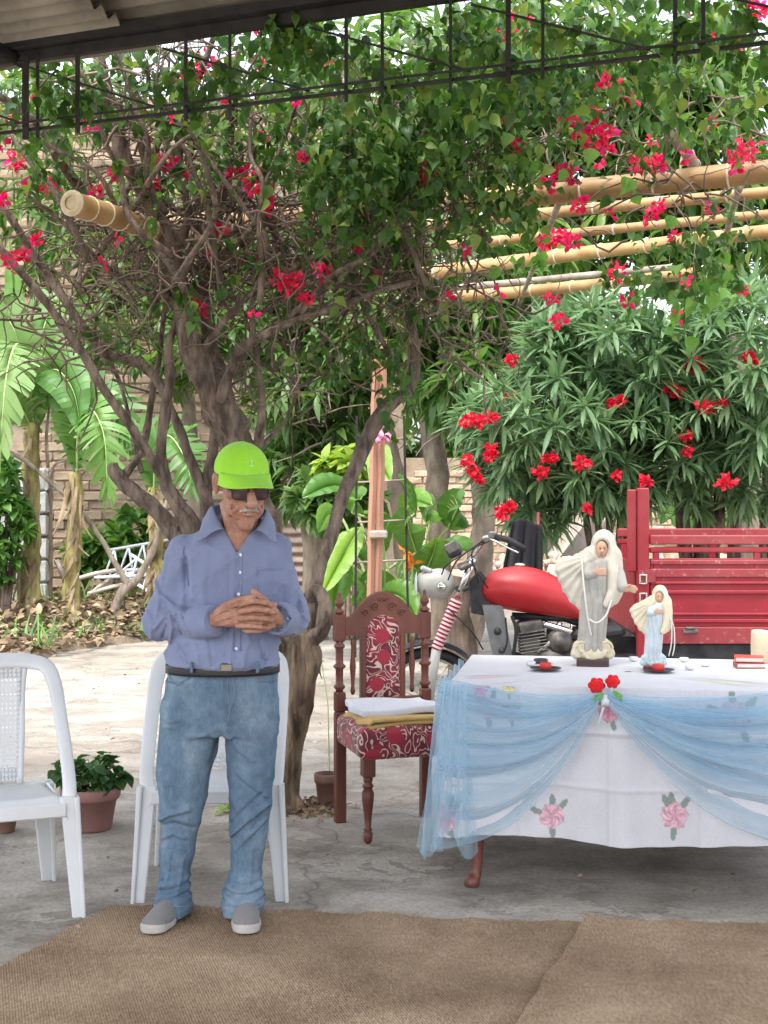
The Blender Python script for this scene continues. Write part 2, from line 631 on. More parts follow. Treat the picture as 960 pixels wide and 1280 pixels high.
MT['leaf_mango_dark'] = leaf_mat('mango_leaf_dark', (.05, .115, .03), (.13, .23, .06), .35, .4)
MT['leaf_young'] = leaf_mat('young_leaf', (.19, .32, .055), (.33, .45, .09), .4, .45)
MT['leaf_ole'] = leaf_mat('oleander_leaf', (.095, .19, .085), (.22, .35, .165), .32, .45)
MT['leaf_banana'] = leaf_mat('banana_leaf', (.07, .19, .035), (.16, .31, .065), .22, .4)
MT['leaf_palm'] = leaf_mat('palm_leaf', (.11, .22, .05), (.22, .35, .11), .22, .45)
MT['leaf_broad'] = leaf_mat('broad_leaf', (.05, .15, .03), (.15, .31, .05), .3, .35, (.26, .42, .06))
MT['leaf_pot'] = leaf_mat('pot_plant_leaf', (.025, .075, .02), (.07, .16, .04), .25, .45)
MT['leaf_citrus'] = leaf_mat('citrus_leaf', (.04, .13, .03), (.16, .32, .06), .3, .4)
MT['leaf_dry'] = rough_mat('dry_leaf', (.13, .085, .05), (.34, .25, .16), 4, .95, 30, .3, .004, rand=.45)
MT['leaf_dry'].name = 'dry_leaf'
MT['bract'] = leaf_mat('bougainvillea_bract', (.58, .018, .05), (.82, .05, .12), .35, .6, (.66, .03, .28))
MT['oleander_petal'] = leaf_mat('oleander_petal', (.56, .008, .022), (.80, .022, .05), .3, .55)
MT['banana_stem'] = rough_mat('banana_stem', (.10, .07, .03), (.52, .46, .16), 7, .8, 30, .5, .01, (1, 1, .3))
MT['dry_sheath'] = rough_mat('dry_sheath', (.12, .085, .05), (.42, .32, .2), 9, .95, 30, .6, .01, (1, 1, .2), rand=.3)

def concrete_mat():
    m, N, L, b = nt('worn_concrete')
    v = coords(N, L)
    big = noise_n(N, L, v, .55, 7, .6, .4)
    mid = noise_n(N, L, coords(N, L, (1, 1.25, 1)), 2.6, 10, .68, .3)
    fine = noise_n(N, L, v, 55, 5, .7)
    r1 = ramp(N, [(.36, (.265, .238, .20)), (.52, (.395, .362, .312)), (.68, (.485, .455, .40))])
    L.new(mid, r1.inputs[0])
    r2 = ramp(N, [(.38, (.74, .72, .70)), (.62, (1.1, 1.1, 1.1))]); L.new(big, r2.inputs[0])
    col = mixc(N, L, 1.0, r1.outputs[0], r2.outputs[0], 'MULTIPLY')
    r3 = ramp(N, [(.32, (.72, .71, .70)), (.6, (1.06, 1.06, 1.06))]); L.new(fine, r3.inputs[0])
    col = mixc(N, L, 1.0, col, r3.outputs[0], 'MULTIPLY')
    # chipped layers: broken edges of a thin screed
    chip = noise_n(N, L, coords(N, L, (1, 1.3, 1)), 1.9, 10, .72, .6)
    rc = ramp(N, [(.492, (0, 0, 0)), (.50, (1, 1, 1)), (.513, (0, 0, 0))]); L.new(chip, rc.inputs[0])
    gate = noise_n(N, L, v, 1.1, 3)
    rg = ramp(N, [(.47, (0, 0, 0)), (.58, (1, 1, 1))]); L.new(gate, rg.inputs[0])
    cf = mathn(N, L, 'MULTIPLY', rc.outputs[0], rg.outputs[0])
    rp = ramp(N, [(.50, (0, 0, 0)), (.515, (.6, .6, .6))]); L.new(chip, rp.inputs[0])
    col = mixc(N, L, mathn(N, L, 'MULTIPLY', rp.outputs[0], rg.outputs[0]), col, (.235, .20, .165))
    # cracks
    wv = N.new('ShaderNodeVectorMath'); wv.operation = 'ADD'
    nz = N.new('ShaderNodeTexNoise'); nz.inputs['Scale'].default_value = 2.3; nz.inputs['Detail'].default_value = 6
    L.new(v, nz.inputs['Vector'])
    sc_ = N.new('ShaderNodeVectorMath'); sc_.operation = 'SCALE'; sc_.inputs['Scale'].default_value = .8
    L.new(nz.outputs['Color'], sc_.inputs[0]); L.new(v, wv.inputs[0]); L.new(sc_.outputs[0], wv.inputs[1])
    vo = N.new('ShaderNodeTexVoronoi'); vo.feature = 'DISTANCE_TO_EDGE'; vo.inputs['Scale'].default_value = .42
    L.new(wv.outputs[0], vo.inputs['Vector'])
    rk = ramp(N, [(.0, (1, 1, 1)), (.006, (0, 0, 0))]); L.new(vo.outputs['Distance'], rk.inputs[0])
    crack = mathn(N, L, 'MAXIMUM', mathn(N, L, 'MULTIPLY', rk.outputs[0], .5), mathn(N, L, 'MULTIPLY', cf, .6))
    col = mixc(N, L, crack, col, (.10, .09, .08))
    L.new(col, b.inputs['Base Color'])
    b.inputs['Roughness'].default_value = .93
    b.inputs['Specular IOR Level'].default_value = .25
    hgt = mathn(N, L, 'ADD', mathn(N, L, 'MULTIPLY', mid, .7), mathn(N, L, 'MULTIPLY', fine, .35))
    hgt = mathn(N, L, 'SUBTRACT', hgt, mathn(N, L, 'MULTIPLY', crack, .8))
    bump_n(N, L, b, hgt, .55, .02)
    return m
MT['concrete'] = concrete_mat()
MT['dirt'] = rough_mat('dry_ground', (.30, .25, .19), (.46, .40, .32), 1.4, 1.0, 14, .6, .03, dirt=(.24, .19, .14))
MT['soil'] = rough_mat('bed_soil', (.07, .055, .04), (.22, .17, .12), 5, 1.0, 22, .9, .04)
MT['adobe'] = rough_mat('pale_adobe_brick', (.25, .185, .125), (.39, .30, .21), 5, 1.0, 26, .6, .02, rand=.22, dirt=(.34, .275, .21))
MT['mortar'] = rough_mat('mud_mortar', (.25, .19, .135), (.36, .29, .215), 4, 1.0, 20, .6, .02)
MT['plaster'] = rough_mat('cream_plaster', (.60, .53, .42), (.74, .68, .57), 2, .95, 18, .4, .02, dirt=(.52, .45, .36))
MT['block'] = rough_mat('grey_block', (.30, .30, .285), (.42, .42, .40), 5, 1.0, 40, .4, .01, rand=.12)
MT['block_joint'] = rough_mat('brown_joint', (.24, .17, .12), (.36, .28, .2), 8, 1.0, 30, .5, .01)
MT['tan_brick'] = rough_mat('tan_brick', (.36, .26, .18), (.54, .42, .30), 6, 1.0, 30, .5, .02, rand=.2)
MT['grey_panel'] = rough_mat('weathered_grey_board', (.12, .105, .095), (.21, .19, .175), 3, .9, 20, .4, .01, (1, 1, .4))
MT['roof_sheet'] = rough_mat('fibre_cement_sheet', (.15, .135, .11), (.31, .28, .235), 3, .95, 60, .4, .006, (1, 1, 1), dirt=(.36, .33, .28))
MT['black_steel'] = rough_mat('black_painted_steel', (.010, .010, .011), (.028, .026, .025), 12, .55, 60, .3, .003, spec=.4)
MT['bamboo'] = rough_mat('bamboo_cane', (.31, .17, .06), (.48, .31, .135), 5, .5, 40, .15, .003, (1, 1, 1), rand=.22, dirt=(.25, .15, .06), spec=.45)
MT['bamboo_node'] = rough_mat('bamboo_node', (.55, .47, .33), (.72, .63, .47), 12, .7, 40, .2, .003)
MT['bamboo_cut'] = rough_mat('bamboo_cut_end', (.58, .47, .29), (.72, .61, .42), 20, .8, 60, .3, .003)
MT['old_reed'] = rough_mat('old_grey_cane', (.22, .18, .14), (.42, .36, .29), 8, .9, 40, .3, .004, rand=.2)
MT['post'] = rough_mat('reddish_wood', (.34, .17, .11), (.52, .30, .21), 5, .8, 40, .4, .005, (1, 1, .12))
MT['rust_sheet'] = rough_mat('rusty_sheet', (.19, .14, .11), (.36, .29, .24), 3, .8, 30, .3, .01, metal=.2)
MT['white_metal'] = rough_mat('white_painted_bar', (.50, .53, .57), (.72, .75, .78), 8, .6, 40, .2, .004)
MT['grey_wood'] = rough_mat('grey_board', (.34, .29, .24), (.56, .50, .43), 6, .95, 40, .5, .006, (1, 1, .3), rand=.25)
MT['rubble'] = rough_mat('rubble_stone', (.30, .22, .16), (.55, .45, .36), 6, 1.0, 30, .6, .01, rand=.35)
# ------------------------------------------------------------------ ground
def nz(x, y, z=0.0, s=1.0):
    return noise.noise(Vector((x * s, y * s, z * s)))

mb = MB()
mb.grid(lambda u, v: ((u - .5) * 700, -200 + v * 700, -.06), 24, 24)
tag(mb.build('ground', MT['dirt']), kind='structure')

def yard_edge(x):       # far edge of the concrete
    return 15.2 + .25 * nz(x, 3.1, 0, .9) + .1 * nz(x, 8.1, 0, 4)
mb = MB()
def yard(u, v):
    x = -9 + 19 * u
    y = -4 + v * (yard_edge(x) + 4)
    z = .004 * nz(x, y, 0, 3) + .006 * nz(x, y, 4, .8) + .0025 * nz(x, y, 9, 14)
    if v > .9999 or u < .0001 or u > .9999: z = -.08
    return (x, y, z)
mb.grid(yard, 300, 300)
tag(mb.build('yard_pavement', MT['concrete']), kind='structure')

# planted bed beside the yard
BED = [(-3.35, 11.6), (-2.7, 12.9), (-2.05, 14.4), (-1.2, 15.6), (.3, 16.4), (.3, 19.6), (-9, 19.6), (-9, 11.2)]
def in_poly(x, y, poly):
    c = False; n = len(poly)
    for i in range(n):
        (x1, y1), (x2, y2) = poly[i], poly[(i + 1) % n]
        if (y1 > y) != (y2 > y) and x < (x2 - x1) * (y - y1) / (y2 - y1) + x1: c = not c
    return c
mb = MB()
V, F, idx = [], [], {}
st = .12
for i in range(int(9.6 / st)):
    for j in range(int(8.8 / st)):
        x, y = -9 + i * st, 11 + j * st
        if in_poly(x + .3 * nz(x, y, 2, 1.5), y + .3 * nz(x, y, 7, 1.5), BED):
            q = []
            for a, b in ((0, 0), (1, 0), (1, 1), (0, 1)):
                k = (i + a, j + b)
                if k not in idx:
                    xx, yy = x + a * st, y + b * st
                    idx[k] = len(V)
                    V.append((xx, yy, .035 + .05 * abs(nz(xx, yy, 1, 2.2)) + .03 * nz(xx, yy, 3, 7)))
                q.append(idx[k])
            F.append(tuple(q))
cnt = {}
for f in F:
    for a in f: cnt[a] = cnt.get(a, 0) + 1
V = [(v[0], v[1], -.03 if cnt[i] < 4 else v[2]) for i, v in enumerate(V)]
mb.add(V, F)
tag(mb.build('planting_bed_ground', MT['soil']), kind='structure')

# ------------------------------------------------------------------ walls
def jit(a): return R.uniform(-a, a)
def brick_mesh(name, w, h, t, mat, seed):
    rr = random.Random(seed)
    m_ = MB(); m_.box((0, 0, 0), (w, t, h), bevel=min(h, w) * .12)
    m_.v = [(x + rr.uniform(-.05, .05) * h, y + rr.uniform(-.06, .06) * h, z + rr.uniform(-.05, .05) * h) for x, y, z in m_.v]
    me = bpy.data.meshes.new(name)
    me.from_pydata(m_.v, [], m_.f); me.materials.append(mat); me.update()
    return me
def brick_wall(root, x0, x1, y, z0, z1, bw, bh, joint, mat, t=.1, skip=None, maxn=300, name='brick', rest_rows=None):
    """bricks proud of the wall face at depth y; first maxn as parts, the rest joined"""
    base = wl(root)
    meshes = [brick_mesh(name, bw - joint, bh - joint, t, mat, k) for k in range(5)]
    n = 0; extra = MB()
    r = 0; z = z0
    while z + bh * .5 < z1:
        x = x0 + (bw * .5 if r % 2 else 0)
        while x < x1:
            px = CX + x / y * FPX; py = HY - (z - EYE) / y * FPX
            c = Vector((x + bw / 2 + jit(.012), y + .01 + jit(.02), z + bh / 2 + jit(.006)))
            if skip is None or not skip(c.x, c.z):
                me = meshes[R.randrange(5)]
                if n < maxn:
                    o = bpy.data.objects.new(name, me); COL.objects.link(o); o.parent = root
                    o.location = c - base
                    o.rotation_euler = (jit(.02), jit(.012), jit(.03))
                    n += 1
                else:
                    extra.add([Vector(v.co) + c for v in me.vertices], [tuple(p.vertices) for p in me.polygons], 0, False)
            x += bw
        z += bh; r += 1
    if extra.v:
        o = extra.build(name + '_courses', mat, root); o['kind'] = 'stuff'

AW = 20.0
w = thing('adobe_wall', (-3.0, AW, 0), 'tall pale adobe brick house wall behind the banana plants', 'wall')
mb = MB(); mb.box((-4.25, AW + .195, 3.4), (9.1, .4, 6.9)); mb.build('wall_core', MT['mortar'], w)
def win(x, z): return -3.98 < x < -3.76 and 1.72 < z < 2.10
brick_wall(w, -5.1, -.6, AW, .05, 2.27, .34, .135, .013, MT['adobe'], .08, win, 300)
brick_wall(w, -6.6, 0.0, AW, .05 + .135 * 17, 6.75, .34, .135, .013, MT['adobe'], .08, None, 0, 'upper_brick')
mb = MB()
mb.box((-3.87, AW - .03, 1.91), (.24, .06, .40)); mb.build('vent_opening', rough_mat('dark_vent', (.10, .07, .05), (.22, .16, .11), 8, 1), w)

BW = 17.6
w = thing('block_wall', (-4.7, BW, 0), 'low grey concrete block wall end behind the banana trunk', 'wall')
mb = MB(); mb.box((-5.4, BW + .14, .84), (2.6, .16, 1.68)); mb.build('wall_core', MT['block_joint'], w)
k_ = 0
me_b = [brick_mesh('block', .185, .265, .12, MT['block'], 40 + i) for i in range(3)]
for r in range(6):
    for c in range(13):
        o = bpy.data.objects.new('block', me_b[R.randrange(3)]); COL.objects.link(o); o.parent = w
        o.location = Vector((-6.6 + c * .2, BW + jit(.006), .155 + r * .28)) - wl(w)
        o.rotation_euler = (0, jit(.01), jit(.015))

RW = 26.0
w = thing('tan_brick_wall', (4.0, RW, 0), 'low tan brick yard wall beyond the oleander and cargo trike', 'wall')
mb = MB(); mb.box((4.6, RW + .145, .95), (8.8, .3, 2.0)); mb.build('wall_core', MT['mortar'], w)
brick_wall(w, .4, 8.2, RW, -.02, 1.75, .30, .125, .02, MT['tan_brick'], .08, lambda x, z: 2.95 < x < 4.05, 300)
mb = MB(); mb.box((3.5, RW - .12, .80), (1.1, .05, 1.7), bevel=.01)
sh = mb.build('board_shed_panel', MT['grey_panel'], None, (3.5, RW - .12, 0))
tag(sh, 'dark grey weathered board panel standing against the tan brick wall', 'panel')
mb = MB()
mb.box(at(712, 668, 25.0), (.20, .03, 1.05), rot=roty(rad(38)) @ rotx(rad(-8)))
tag(mb.build('plank', MT['grey_wood'], None, at(705, 690, 25)), 'pale short plank leaning on the dark board panel', 'plank')
for i, (a, b, rr_) in enumerate([((668, 700), (690, 610), .05), ((700, 690), (716, 605), .045), ((735, 692), (772, 604), .04)]):
    mb = MB(); mb.tube([at(a[0], a[1], 25.4), at((a[0] + b[0]) / 2 + 2, (a[1] + b[1]) / 2, 25.5), at(b[0], b[1], 25.65)], [rr_ * 1.2, rr_, rr_ * .8], 7, wob=.3)
    tag(mb.build('leaning_stick', MT['pale_bark'], None, at(a[0], a[1], 25.4)), ('bare pale stick leaning just outside the dark board panel', 'bare pale stick leaning across the middle of the dark board panel', 'thin pale stick leaning past the far side of the board panel')[i], 'stick', 'sticks leaning on the brick wall')
# rubble heap line at the foot of the wall: stones one cannot count
V, F = [], []
for i in range(900):
    px = R.uniform(610, 980); d = R.uniform(22.5, 25.4)
    s_ = R.uniform(.03, .11)
    hgt = max(0, 1 - abs(d - 24.3) / 1.4) * .22 * (1 + .6 * nz(px, 0, 0, .05))
    c = Vector(((px - CX) / FPX * d, d, R.uniform(-.05, hgt)))
    M = Euler((R.random() * 6, R.random() * 6, R.random() * 6)).to_matrix()
    b = len(V)
    for x, y, z in ((-1, -1, -1), (1, -1, -1), (1, 1, -1), (-1, 1, -1), (-.8, -.8, 1), (.8, -.8, 1), (.8, .8, 1), (-.8, .8, 1)):
        V.append(c + M @ Vector((x * s_ * R.uniform(.6, 1.2), y * s_ * R.uniform(.5, 1), z * s_ * R.uniform(.3, .7))))
    F += [tuple(b + k for k in f) for f in ((3, 2, 1, 0), (4, 5, 6, 7), (0, 1, 5, 4), (1, 2, 6, 5), (2, 3, 7, 6), (3, 0, 4, 7))]
me = np_mesh('rubble', np.array(V), F, False); me.materials.append(MT['rubble'])
tag(link('rubble', me), 'loose brick rubble along the foot of the tan wall', 'rubble', kind='stuff')

# rusty corrugated sheet leaning behind the broad-leaved plant
mb = MB()
c0 = at(400, 700, 17.5)
def cs(u, v):
    x = c0.x - .55 + 1.1 * u
    z = .0 + 1.05 * v
    return (x, c0.y + .02 * math.sin(v * 2 * math.pi * 9) + .25 * v, z)
mb.grid(cs, 4, 90)
tag(mb.build('corrugated_sheet', MT['rust_sheet'], None, (c0.x, c0.y, 0)), 'rusty corrugated metal sheet leaning beyond the bougainvillea trunk', 'metal sheet')

# ------------------------------------------------------------------ roof over the terrace
UX = Vector((.9154, -.4025, 0)); UN = Vector((-.4025, -.9154, 0))       # along the eaves, inwards over the camera
def tr(s, t, z):          # s along the eaves from x=0, t inwards
    return Vector((0, 5.10, 0)) + UX * s + UN * t + Vector((0, 0, z))
roof = thing('porch_roof', tr(0, 0, 3.0), 'fibre cement corrugated porch roof over a black steel truss', 'roof')
def sheet(s0, s1, t0, t1, z0, name):
    m_ = MB()
    nseg = int((t1 - t0) / .088 * 9)
    def fn(u, v):
        t = t0 + (t1 - t0) * v
        return tr(s0 + (s1 - s0) * u, t, z0 + .10 * t + .016 * math.sin(2 * math.pi * t / .088))
    m_.grid(fn, 2, nseg)
    def fn2(u, v):
        p = Vector(fn(1 - u, v)); p.z += .009
        return p
    m_.grid(fn2, 2, nseg)
    o = m_.build(name, MT['roof_sheet'], roof)
    return o
sb = [-4.2, -1.56, .1, 1.75, 3.4, 5.0]
for i in range(len(sb) - 1):
    for t0, t1, dz in ((-.18, 2.15, 0), (2.0, 4.2, -.05)):  # unseen inner reach of the roof cut short to let more sky light in
        sheet(sb[i] - (.07 if i else 0), sb[i + 1] + (.5 if i == 0 else 0), t0, t1, 3.335 + dz + (-.058 if i == 0 else 0) + .012 * (i % 2), 'corrugated_sheet')
for t in (0.02, 2.05, 4.0):
    m_ = MB(); m_.box(tr(.4, t + .03, 3.265 + .10 * t), (9.2, .05, .035), rot=rotz(math.atan2(UX.y, UX.x))); m_.build('purlin', MT['black_steel'], roof)
def steel(name, a, b, w_, par, h_=None):
    m_ = MB(); a, b = Vector(a), Vector(b); d = (b - a)
    q = d.to_track_quat('Z', 'Y').to_matrix()
    m_.box((a + b) / 2, (w_, h_ or w_, d.length), rot=q)
    return m_.build(name, MT['black_steel'], par)
for s in (-1.60, 1.7, 4.9):
    m_ = MB(); a, b = tr(s, -.05, 3.225), tr(s, 4.1, 3.64)
    m_.tube([a, b], .028, 4); m_.build('rafter', MT['black_steel'], roof)
top = steel('top_chord', tr(-4.2, .0, 3.235), tr(5.0, .0, 3.235), .032, roof, .05)
steel('bottom_chord', tr(-4.2, .0, 2.945), tr(5.0, .0, 2.93), .012, roof)
steel('bottom_chord', tr(-4.2, .06, 2.96), tr(5.0, .06, 2.94), .008, roof)
i = 0
for px, wd in ((35, .042), (50, .02), (100, .028), (235, .022), (290, .018), (435, .022), (480, .02), (565, .018), (637, .03), (680, .018), (845, .022), (880, .02)):
    # s where the truss line shows at this column
    k = (px - CX) / FPX
    s = k * 5.10 / (.9154 + .4025 * k)
    steel('web_bar', tr(s, .015, 2.90), tr(s, .015, 3.23), wd * .6, roof, .012)
for s in np.arange(-4.0, 4.9, .62):
    steel('diagonal_rod', tr(s, .03, 3.18), tr(s + .62, .03, 2.95), .008, roof)
for s, t in ((-4.1, .0), (4.9, .0), (-4.1, 4.0), (4.9, 4.0)):
    steel('column', tr(s, t, 0), tr(s, t, 3.19 + .1 * t), .09, roof)

# ------------------------------------------------------------------ bamboo pergola
def up(px, py, z): return at(px, py, (z - EYE) * FPX / (HY - py))
def bamboo(a, b, r, label, mat='bamboo', cut0=False, gap=.34, grp='bamboo poles of the pergola', name='bamboo_pole'):
    a, b = Vector(a), Vector(b)
    n = max(3, int((b - a).length / gap))
    m_ = MB(); d = (b - a).normalized()
    pts, rs = [], []
    nodes = []
    sag = Vector((jit(.02), jit(.02), jit(.02)))
    for i in range(n * 4 + 1):
        t = i / (n * 4)
        p = a.lerp(b, t) + sag * math.sin(math.pi * t)
        pts.append(p)
        rs.append(r * (1.0 - .12 * t) * (1.0 if i % 4 else 1.05) * (1 + .02 * jit(1)))
        if i % 4 == 0: nodes.append(p)
    m_.tube(pts, rs, 14)
    for p in nodes:
        m_.tube([p - d * .006, p - d * .002, p + d * .002, p + d * .006], [r * .98, r * 1.09, r * 1.09, r * .98], 14, mi=1, cap=False)
    o = m_.build(name, [MT[mat], MT['bamboo_node' if mat == 'bamboo' else mat]], None, a)
    tag(o, label, 'pole', grp)
    if cut0:
        c = MB(); q = d.to_track_quat('Z', 'Y').to_matrix()
        c.lathe([(r * .55, -.01), (r * .6, -.014), (r * .93, -.014), (r * .98, -.006)], 18, a, q, cap=False)
        c.lathe([(.0005, -.005), (r * .56, -.004)], 18, a, q, cap=False)
        c.build('cut_end', MT['bamboo_cut'], o)
    return o
bamboo(up(90, 254, 2.72), up(300, 322, 2.72), .052, 'thick bamboo rafter with a sawn open end jutting out past the bougainvillea stems', cut0=True, gap=.13)
bamboo(up(190, 284, 2.99), up(1010, 209, 2.99), .060, 'thickest long bamboo beam of the pergola, with red blooms along its top')
bamboo(up(520, 284, 3.03), up(1000, 237, 3.03), .034, 'slim bamboo pole just behind the thickest pergola beam')
bamboo(up(560, 307, 3.03), up(1000, 264, 3.03), .029, 'thinnest pale bamboo pole in the middle of the pergola')
bamboo(up(500, 346, 3.03), up(1000, 285, 3.03), .048, 'stout pale bamboo pole with clear rings behind the thin ones')
bamboo(up(530, 374, 3.03), up(880, 340, 3.03), .048, 'short stout bamboo pole with a dark cane lashed above it')
bamboo(up(545, 362, 3.06), up(840, 334, 3.06), .026, 'dark old cane lashed over the short bamboo pole', 'old_reed')
bamboo(up(560, 391, 3.03), up(800, 377, 3.03), .026, 'upper grey cane of the weathered pair at the far edge of the pergola', 'old_reed')
bamboo(up(568, 400, 3.03), up(800, 386, 3.03), .026, 'lower grey cane of the weathered pair at the far edge of the pergola', 'old_reed')
bamboo(up(512, 378, 2.96), up(600, 413, 2.96), .06, 'thick pale rafter stub under the weathered canes', 'old_reed')
bamboo(up(838, 168, 3.12), up(868, 206, 3.12), .03, 'short pale stick poking up through the leaves above the beam', 'old_reed')
bamboo(up(925, 232, 3.02), up(905, 330, 3.02), .02, 'thin cross cane tied under the pale bamboo poles', 'old_reed', gap=.5)
bamboo(up(700, 250, 3.01), up(640, 400, 3.01), .018, 'thin cross cane near the leaf curtain end of the pergola', 'old_reed', gap=.5)

# far support posts of the pergola
pd = 9.1
pb = at(470, 445, pd)
post = thing('wooden_post', (pb.x, pd, 0), 'reddish split wooden post bound with tape behind the carved chair', 'post')
for dx0, dx1, wd, dy in ((-5.5, 2, .036, 0), (5, 11, .040, .01)):
    m_ = MB()
    a, b = Vector((at(463 + 6 + dx0 - 5, 0, pd).x, pd + dy, 0)), Vector((at(470 + dx1 - 2, 0, pd).x, pd + dy, 2.36 + dy * 8))
    n = 14
    P, Q = [], []
    m_.tube([a.lerp(b, i / n) + Vector((.004 * jit(1), 0, 0)) for i in range(n + 1)], [wd * .5 * (1.25 + .08 * jit(1)) for i in range(n + 1)], 4, smooth=False)
    m_.build('slat', MT['post'], post)
m_ = MB(); c = at(473, 668, pd); m_.box((c.x, pd, c.z), (.115, .08, .05), bevel=.01); m_.build('tape_binding', rough_mat('grey_tape', (.38, .30, .25), (.5, .42, .36), 9, .6), post)
m_ = MB(); c = at(480, 547, pd)
for k in range(9): m_.lathe([(.004, -.02), (.022, -.005), (.018, .012), (.003, .02)], 6, (c.x + jit(.05), pd - .07 + jit(.02), c.z + jit(.03)), Euler((jit(2), jit(2), 0)).to_matrix())
m_.build('pink_ribbon', plain('pink_ribbon', (.75, .25, .42), .7), post)
# dark steel ladder frame behind it
lad = thing('steel_ladder', (at(508, 0, 10.2).x, 10.2, 0), 'thin dark steel ladder standing behind the reddish post', 'ladder')
for pxa, pxb in ((446, 444), (505, 511)):
    steel('rail', at(pxb, 760, 10.2) + Vector((0, 0, -.35)), at(pxa, 520, 10.2), .017, lad)
for py in (548, 600, 650, 700):
    m_ = MB(); m_.tube([at(445, py + 3, 10.2), at(507, py, 10.2)], .008, 6); m_.build('rung', MT['old_reed'], lad)
# ------------------------------------------------------------------ vegetation
HEART = leaf_tpl([.03, .30, .42, .38, .22, .07, .004], 1.0, .82, .45, .38, .05)
HEARTB = leaf_tpl([.12, .46, .52, .40, .20, .06, .004], 1.0, .85, .3, .3, .03)
MANGO = leaf_tpl([.02, .11, .13, .08, .005], 1.0, 1.0, .5, .35)
OLE = leaf_tpl([.02, .075, .07, .005], 1.0, 1.0, .4, .18)
OVAL = leaf_tpl([.04, .26, .30, .2, .01], 1.0, 1.0, .35, .25)
BRACT = leaf_tpl([.03, .34, .40, .22, .01], 1.0, 1.0, .6, -.2)

def limb(mb_, pts, per=7, n=10, wob=.25, mi=0, cap=True):
    """pts: (px, py, d, r)"""
    A = [(*at(p[0], p[1], p[2]), p[3]) for p in pts]
    C = crom(A, per)
    P = [Vector(c[:3]) + Vector((nz(c[0], c[1], c[2], 4.0), nz(c[1], c[2], c[0], 4.0), nz(c[2], c[0], c[1], 4.0))) * min(.03, float(c[3]) * .6) for c in C]
    mb_.tube(P, [max(.002, float(c[3])) for c in C], n, mi, cap, True, wob)
    return P

def whorls(P, axis, n_leaf, spread, L, Ls, droop=.0):
    """rosettes of leaves at P around axis; returns leaf positions, frames, sizes"""
    pos, ax = [], []
    for p, a in zip(P, axis):
        a = a / (np.linalg.norm(a) + 1e-9)
        e1 = np.cross(a, [.3, .1, .9]); e1 /= np.linalg.norm(e1) + 1e-9
        e2 = np.cross(a, e1)
        m = n_leaf + NR.randint(-2, 3)
        for k in range(m):
            an = 2 * math.pi * k / m * 1.0 + NR.uniform(-.35, .35)
            el = spread + NR.uniform(-.35, .35)
            v = a * math.cos(el) + (e1 * math.cos(an) + e2 * math.sin(an)) * math.sin(el)
            v[2] -= droop * NR.uniform(.3, 1.2)
            pos.append(p - a * NR.uniform(0, .06)); ax.append(v)
    pos, ax = np.array(pos), np.array(ax)
    return pos, frames(ax, None, NR.uniform(-.5, .5, len(ax))), NR.uniform(L - Ls, L + Ls, len(ax))

def twigs(mb_, c, r, n, length, rad_, curl=1.25, down=0.0, seg=6, sides=4):
    for k in range(n):
        p = Vector(rand_in(c, r, 1)[0][0])
        d = Vector((R.gauss(0, 1), R.gauss(0, .7), R.gauss(0, .8) - down)).normalized()
        L = length * R.uniform(.4, 1.3); pts = [p]
        for i in range(seg):
            d = (d + Vector((R.gauss(0, curl), R.gauss(0, curl), R.gauss(0, curl) - down * .3)) * .35).normalized()
            pts.append(pts[-1] + d * (L / seg))
        r0 = rad_ * R.uniform(.5, 1.3)
        mb_.tube(pts, [r0 * (1 - .75 * i / seg) for i in range(seg + 1)], sides, 0, False)

